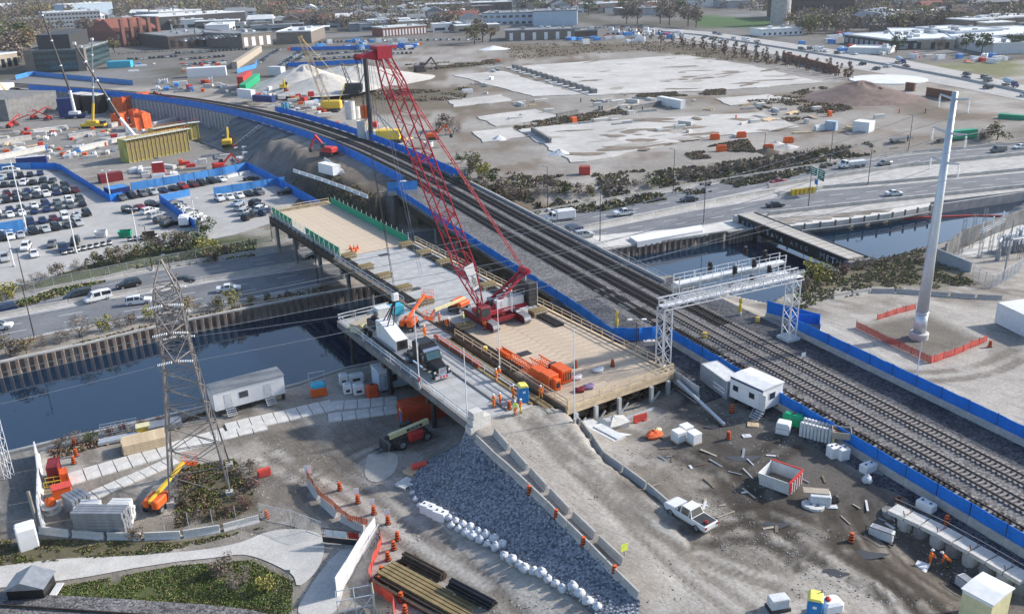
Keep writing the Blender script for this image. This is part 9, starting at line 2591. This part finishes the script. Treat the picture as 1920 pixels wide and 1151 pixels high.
pads=thing('concrete_pad_road','pale temporary road of separate concrete pads along the near river bank','pavement',GT(450,800));o=pads.location
def padrow(P0,P1,w,n):
 a,b=GT(*P0),GT(*P1);hd=heading(a,b);L_=(b-a).length/n
 for i in range(n):
  c=a.lerp(b,(i+.5)/n);MB().box((0,0,0),(L_-.1,w,.22)).build('concrete_pad',M['concl'],pads,(c.x-o.x,c.y-o.y,terr(c.x,c.y)+.06-o.z+rv.uniform(-.02,.02)),hd+rv.uniform(-.02,.02))
padrow((425,806),(625,760),3.4,9);padrow((620,762),(745,752),2.6,5);padrow((615,785),(745,768),2.4,5);padrow((130,900),(425,812),3.2,11);padrow((130,950),(330,862),2.0,9);padrow((390,826),(500,800),2.2,4)
mbx('compressor','orange compressor cage with blue tarpaulin on the river bank','compressor',GT(598,740),.35,[('frame','orange',bevel_box(MB(),-1.1,1.1,-.8,.8,.1,1.3)),('tarpaulin','cyan',bevel_box(MB(),-1.0,1.0,-.7,.7,1.32,1.9,.2)),('pipe_rack','galv',MB().bar((-1,1.4,0),(-1,1.4,3),.05).bar((1.2,1.4,0),(1.2,1.4,3),.05).bar((-1,1.4,2.9),(1.2,1.4,2.9),.05).bar((-1,1.4,1.6),(1.2,1.4,1.6),.05))])
for i,(px,py,s)in enumerate(((652,737,(1.1,1.1,1.5)),(673,738,(1.5,1.2,1.5)),(668,716,(2.2,1.0,1.3)),(645,720,(1.2,1.0,1.6)))):x,y,z=s;mbx('site_box',ORD[i]+' white pump box on the bank left of the shaded trailer','box',GT(px,py),.35,[('box','white',bevel_box(MB(),-x/2,x/2,-y/2,y/2,.1,z)),('vent','dsteel',MB().bb(-x*.25,x*.25,-y/2-.02,-y/2-.004,.4,.8)),('top_plate','whited',MB().bb(-x*.3,x*.3,-y*.3,y*.3,z,z+.12))])
for i,(px,py,mt)in enumerate(((761,908,'whited'),(775,884,'wood'))):
 m=MB()
 for k in range(6):m.bb(-1.0,1.0,-.75+k*.27,-.56+k*.27,.22,.28)
 for x in(-.85,0,.85):m.bb(x-.08,x+.08,-.75,.75,0,.22)
 m.build('pallet',M[mt],loc=GT(px,py),rz=.9,label=('grey plastic pallet at the edge of the gravel','tan timber pallet beside the red roll')[i],cat='pallet')
MB().bar((-.9,0,.4),(.9,.1,.4),.4,9).build('red_roll',M['redm'],loc=GT(787,878),rz=.3,label='red mesh roll at the top edge of the gravel',cat='roll')
MB().box((0,0,.5),(1.5,.5,1)).box((0,0,.5),(1.3,.7,.7)).build('red_barrier',M['redm'],loc=GT(496,892),rz=.5,label='red plastic barrier right of the lattice tower',cat='barrier')
for i,(px,py)in enumerate(((1272,826),(1286,816),(1301,829))):
 t=thing('block_pallet',ORD[i]+' pallet of white blocks from the left in the upper yard','pallet',GT(px,py),.5)
 for k in range(4):bevel_box(MB(),-.62,.62,-.62,.62,.15+k*.3,.43+k*.3,.03).build('block_layer',M['white'],t,(rv.uniform(-.03,.03),0,0))
 MB().bb(-.65,.65,-.65,.65,0,.14).build('pallet',M['wood'],t)
mbx('wrapped_pallet','orange bags in white wrap beside the white block pallets','bags',GT(1226,820),.4,[('bags','orangem',MB().blob((0,0,.4),(1.1,.7,.55),4,0,10,6,.2)),('wrap','cream',MB().blob((.5,.3,.55),(.7,.5,.45),7,0,9,5,.2))])
MB().box((0,0,.5),(1.9,.15,1)).box((-.6,0,.1),(.3,.6,.2)).box((.6,0,.1),(.3,.6,.2)).build('red_barrier',M['redm'],loc=GT(1200,790),rz=.45,label='red plastic barrier in front of the trestle bearings',cat='barrier')
a,b=GT(1270,738)+Vector((0,0,1.8)),GT(1358,800)+Vector((0,0,.3));MB().bar(a,b,.22,8).build('steel_strut',M['galv'],label='long grey inclined steel strut right of the trestle',cat='strut')
t=fence('retaining_wall','grey concrete wall with railing between trestle and grey container',[G2(1248,705,0),G2(1310,750,0)],-.3,1.2,3,'galv',base=.9)
mbx('plank_pile','rough white plank pile at the lower corner of the trestle front','plank pile',GT(1150,800),.4,[('concrete_heap','concl',MB().blob((0,0,.4),(1.9,1.2,.9),3,0,9,5,.3)),('plank','white',MB().beam((-1,-2,.4),(3.5,-6,.2),.5,.1))])
MB().box((0,0,.12),(1.9,6,.25)).box((.2,-1,.3),(1.2,4,.12)).build('white_ramp_plate',M['whited'],loc=GT(1128,808),rz=DROT+.1,label='long white plate beside the ramp barriers at the trestle front',cat='plate')
mbx('ibc_tote','white tote tank left of the green generator','tank',GT(1468,812),-.5,[('tank','white',bevel_box(MB(),-.75,.75,-.7,.7,.15,1.5,.1)),('cage','galv',MB().bb(-.8,.8,-.74,-.71,.2,.3).bb(-.8,.8,-.74,-.71,.8,.9)),('pallet','dsteel',MB().bb(-.8,.8,-.75,.75,0,.14))])
t=thing('barrier_stack','upright white plastic barriers stacked on edge by the blue fence','barrier stack',GT(1535,822),-.62)
for i in range(2):
 for k in range(10):bevel_box(MB(),-2.0+k*.4,-1.66+k*.4,-.2,.2,.1,1.9,.06).build('barrier',M['whited'],t,(0,i*1.1-.6,0))
mbx('crate','brown open crate on a yellow frame beside the blue fence','crate',GT(1575,838),-.3,[('frame','yellow',MB().bar((-.9,-.7,0),(-.9,-.7,1.4),.07).bar((.9,-.7,0),(.9,-.7,1.4),.07).bar((-.9,.7,0),(-.9,.7,1.4),.07).bar((.9,.7,0),(.9,.7,1.4),.07)),('crate_side','tan',MB().bb(-1,1,-.8,-.72,1.4,2.2).bb(-1,1,.72,.8,1.4,2.2).bb(-1,-.92,-.7,.7,1.4,2.2).bb(.92,1,-.7,.7,1.4,2.2)),('bricks','brick',MB().bb(-.9,.9,-.7,.7,1.4,1.9))])
lblock(1562,855,'left of two white cubes below the brown crate',.3,(1.2,1.1,1.3),'white');lblock(1578,858,'right of two white cubes below the brown crate',.3,(1.2,1.2,1.3),'white')
mbx('site_box','white box with dark pump and hoses right of the red skip','box',GT(1536,942),-.2,[('box','whited',bevel_box(MB(),-1,1,-.7,.7,0,1.1)),('lid','tan',MB().bb(-1.6,.9,-.2,.8,1.12,1.2)),('pump','dsteel',MB().blob((1.5,.2,.4),(.5,.4,.4),2))])
for px,py,mt,r in((1527,950,'concl',.95),(1516,948,'whited',.7),(1530,812,'tan',.9),(1685,938,'rust',.45)):MB().lathe([(r,0),(r,.3),(r*.5,.32),(r*.5,.05)],n=16).build('hose_coil',M[mt],loc=GT(px,py),label={'concl':'large pale hose coil right below the red skip','whited':'small white hose coil beside the large pale one','tan':'tan coil of debris left of the stacked white barriers','rust':'rusty ring on the ballast above the pile wall'}[mt],cat='coil')
for i,(px,py,rz)in enumerate(((1652,1008,-.7),(1815,1106,-1.2))):mbx('light_plant',('grey skid generator beside the head of the pile wall','dark framed skid generator above the cream cabin')[i],'generator',GT(px,py),rz,[('housing','whited',bevel_box(MB(),-1.1,1.1,-.5,.5,.15,1.0)),('frame','dsteel',MB().bb(-1.3,1.3,-.7,-.6,0,.15).bb(-1.3,1.3,.6,.7,0,.15).bar((-1.3,-.65,0),(-1.3,-.65,1.2),.05).bar((1.3,-.65,0),(1.3,-.65,1.2),.05).bar((1.3,.65,0),(1.3,.65,1.2),.05).bar((-1.3,-.65,1.2),(1.3,-.65,1.2),.05)),('top_panel','steel',MB().bb(-.9,.9,-.4,.4,1.01,1.06))])
for px,py,sx,sy,mt,lb in((1728,1063,1.1,1.5,'white','white sheet lying in front of the pile wall'),(1412,797,1.3,1.0,'wood','tan plywood sheet below the white trailer'),(1400,818,1,.7,'whited','pale sheet on the dark yard below the plywood'),(1625,855,1.8,1.4,'steel','grey steel plate at the fence base right of the crate'),(1558,950,1.2,.7,'whited','pale board right of the hose coils'),(1648,885,1.0,1.0,'steel','grey board beside the lone white bag')):MB().box((0,0,.06),(sx,sy,.1)).box((sx*.1,0,.13),(sx*.5,sy*.6,.03)).build('board',M[mt],loc=GT(px,py),rz=rv.uniform(-.8,.2),label=lb,cat='board')
mbx('white_pump','white pump sets at the bottom edge left of the portable toilet','pump',GT(1458,1140),.2,[('housing','whited',bevel_box(MB(),-.8,.8,-.5,.5,.3,1.2)),('base','dsteel',MB().bb(-.9,.9,-.6,.6,0,.28))]);mbx('white_pump','white tank and hoses at the bottom edge right of the portable toilet','pump',GT(1556,1143),.2,[('tank','white',bevel_box(MB(),-.9,.9,-.7,.7,.2,1.1,.2)),('cap','redbin',MB().blob((-.3,0,1.2),(.25,.25,.2),3))])
for i in range(70):
 px,py=rv.uniform(1220,1720),rv.uniform(810,1000);
 if py>830+(px-1220)*.42+110 or py<790+(px-1330)*.5:continue
 L_=rv.uniform(.5,2.2);MB().beam((-L_/2,0,.06),(L_/2,0,.09),rv.uniform(.08,.3),.07).build('scrap_plank',M[rv.choice(('whited','tan','oldwood','steel'))],loc=GT(px,py),rz=rv.uniform(0,3),label='scrap plank lying loose on the dark churned yard',cat='plank',group='scrap planks on the yard')
m=MB();r=random.Random(12)
_q=[G(r.uniform(430,1900),r.uniform(770,1151),-1)for _ in range(9000)]
_x=np.array([p.x for p in _q]);_y=np.array([p.y for p in _q]);_v=rail_sv(_x,_y)[1]
for x,y,v in zip(_x,_y,_v):
 z=terr(x,y)
 if v>-9.5 or z<-6 or(x>22 and y>98)or fbm(np.array([x]),np.array([y]),7,70,2)[0]<.5:continue
 k=r.uniform(.025,.085);m.add([(x+k*a_*r.uniform(.6,1.2),y+k*b_*r.uniform(.6,1.2),z+c_*k*.8)for a_,b_,c_ in((-1,-1,-.3),(1,-1,-.3),(1,1,-.3),(-1,1,-.3),(-.5,-.5,1),(.5,-.5,1),(.5,.5,1),(-.5,.5,1))],[(4,5,6,7),(0,1,5,4),(1,2,6,5),(2,3,7,6),(3,0,4,7)],r.choice((0,0,1,2)))
m.build('loose_stones',[M['conc'],M['earth'],M['concl']],kind='stuff')
p=GT(18,895);m=MB();lattice_col(m,0,0,9,.8);m.build('lattice_mast',M['white'],loc=p,label='short white lattice mast at the left edge by the river wall',cat='mast')
for i,(p0,p1,mt)in enumerate((((0,300),(86,282),'concl'),((150,285),(238,264),'concl'),((64,252),(128,243),'concl'),((0,272),(60,262),'conc'),((210,240),(250,228),'conc'),((290,238),(345,226),'concl'),((130,262),(180,254),'conc'),((340,240),(395,232),'conc'))):hut(ORD[i]+' long low concrete strip wall across the floor of the pit',p0,p1,1.6,1.5,mt,name='strip_wall',cat='wall')
bpy.context.view_layer.update()
same={}
for o in S.objects:
 if o.get('category')and o.get('label'):same.setdefault(o['label'],[]).append(o)
for lb,l_ in same.items():
 if len(l_)<2:continue
 def sx_(o):
  d=o.location-CAMPOS;return d.dot(CR)/max(1e-3,d.dot(CF))
 for i,o in enumerate(sorted(l_,key=sx_)):
  if i<99:o['label']=ORD[i]+' from left: '+lb
#  air
hz=bpy.data.materials.new('thin_haze');hz.use_nodes=True;hn=hz.node_tree.nodes;hn.remove(hn['Principled BSDF'])
pv=hn.new('ShaderNodeVolumePrincipled');pv.inputs['Color'].default_value=(0.80,0.86,0.95,1);pv.inputs['Density'].default_value=0.00009;pv.inputs['Anisotropy'].default_value=0.2
hz.node_tree.links.new(pv.outputs[0],hn['Material Output'].inputs['Volume'])
MB().bb(-9600,9600,-700,15500,-15,60).build('haze',hz,kind='stuff')
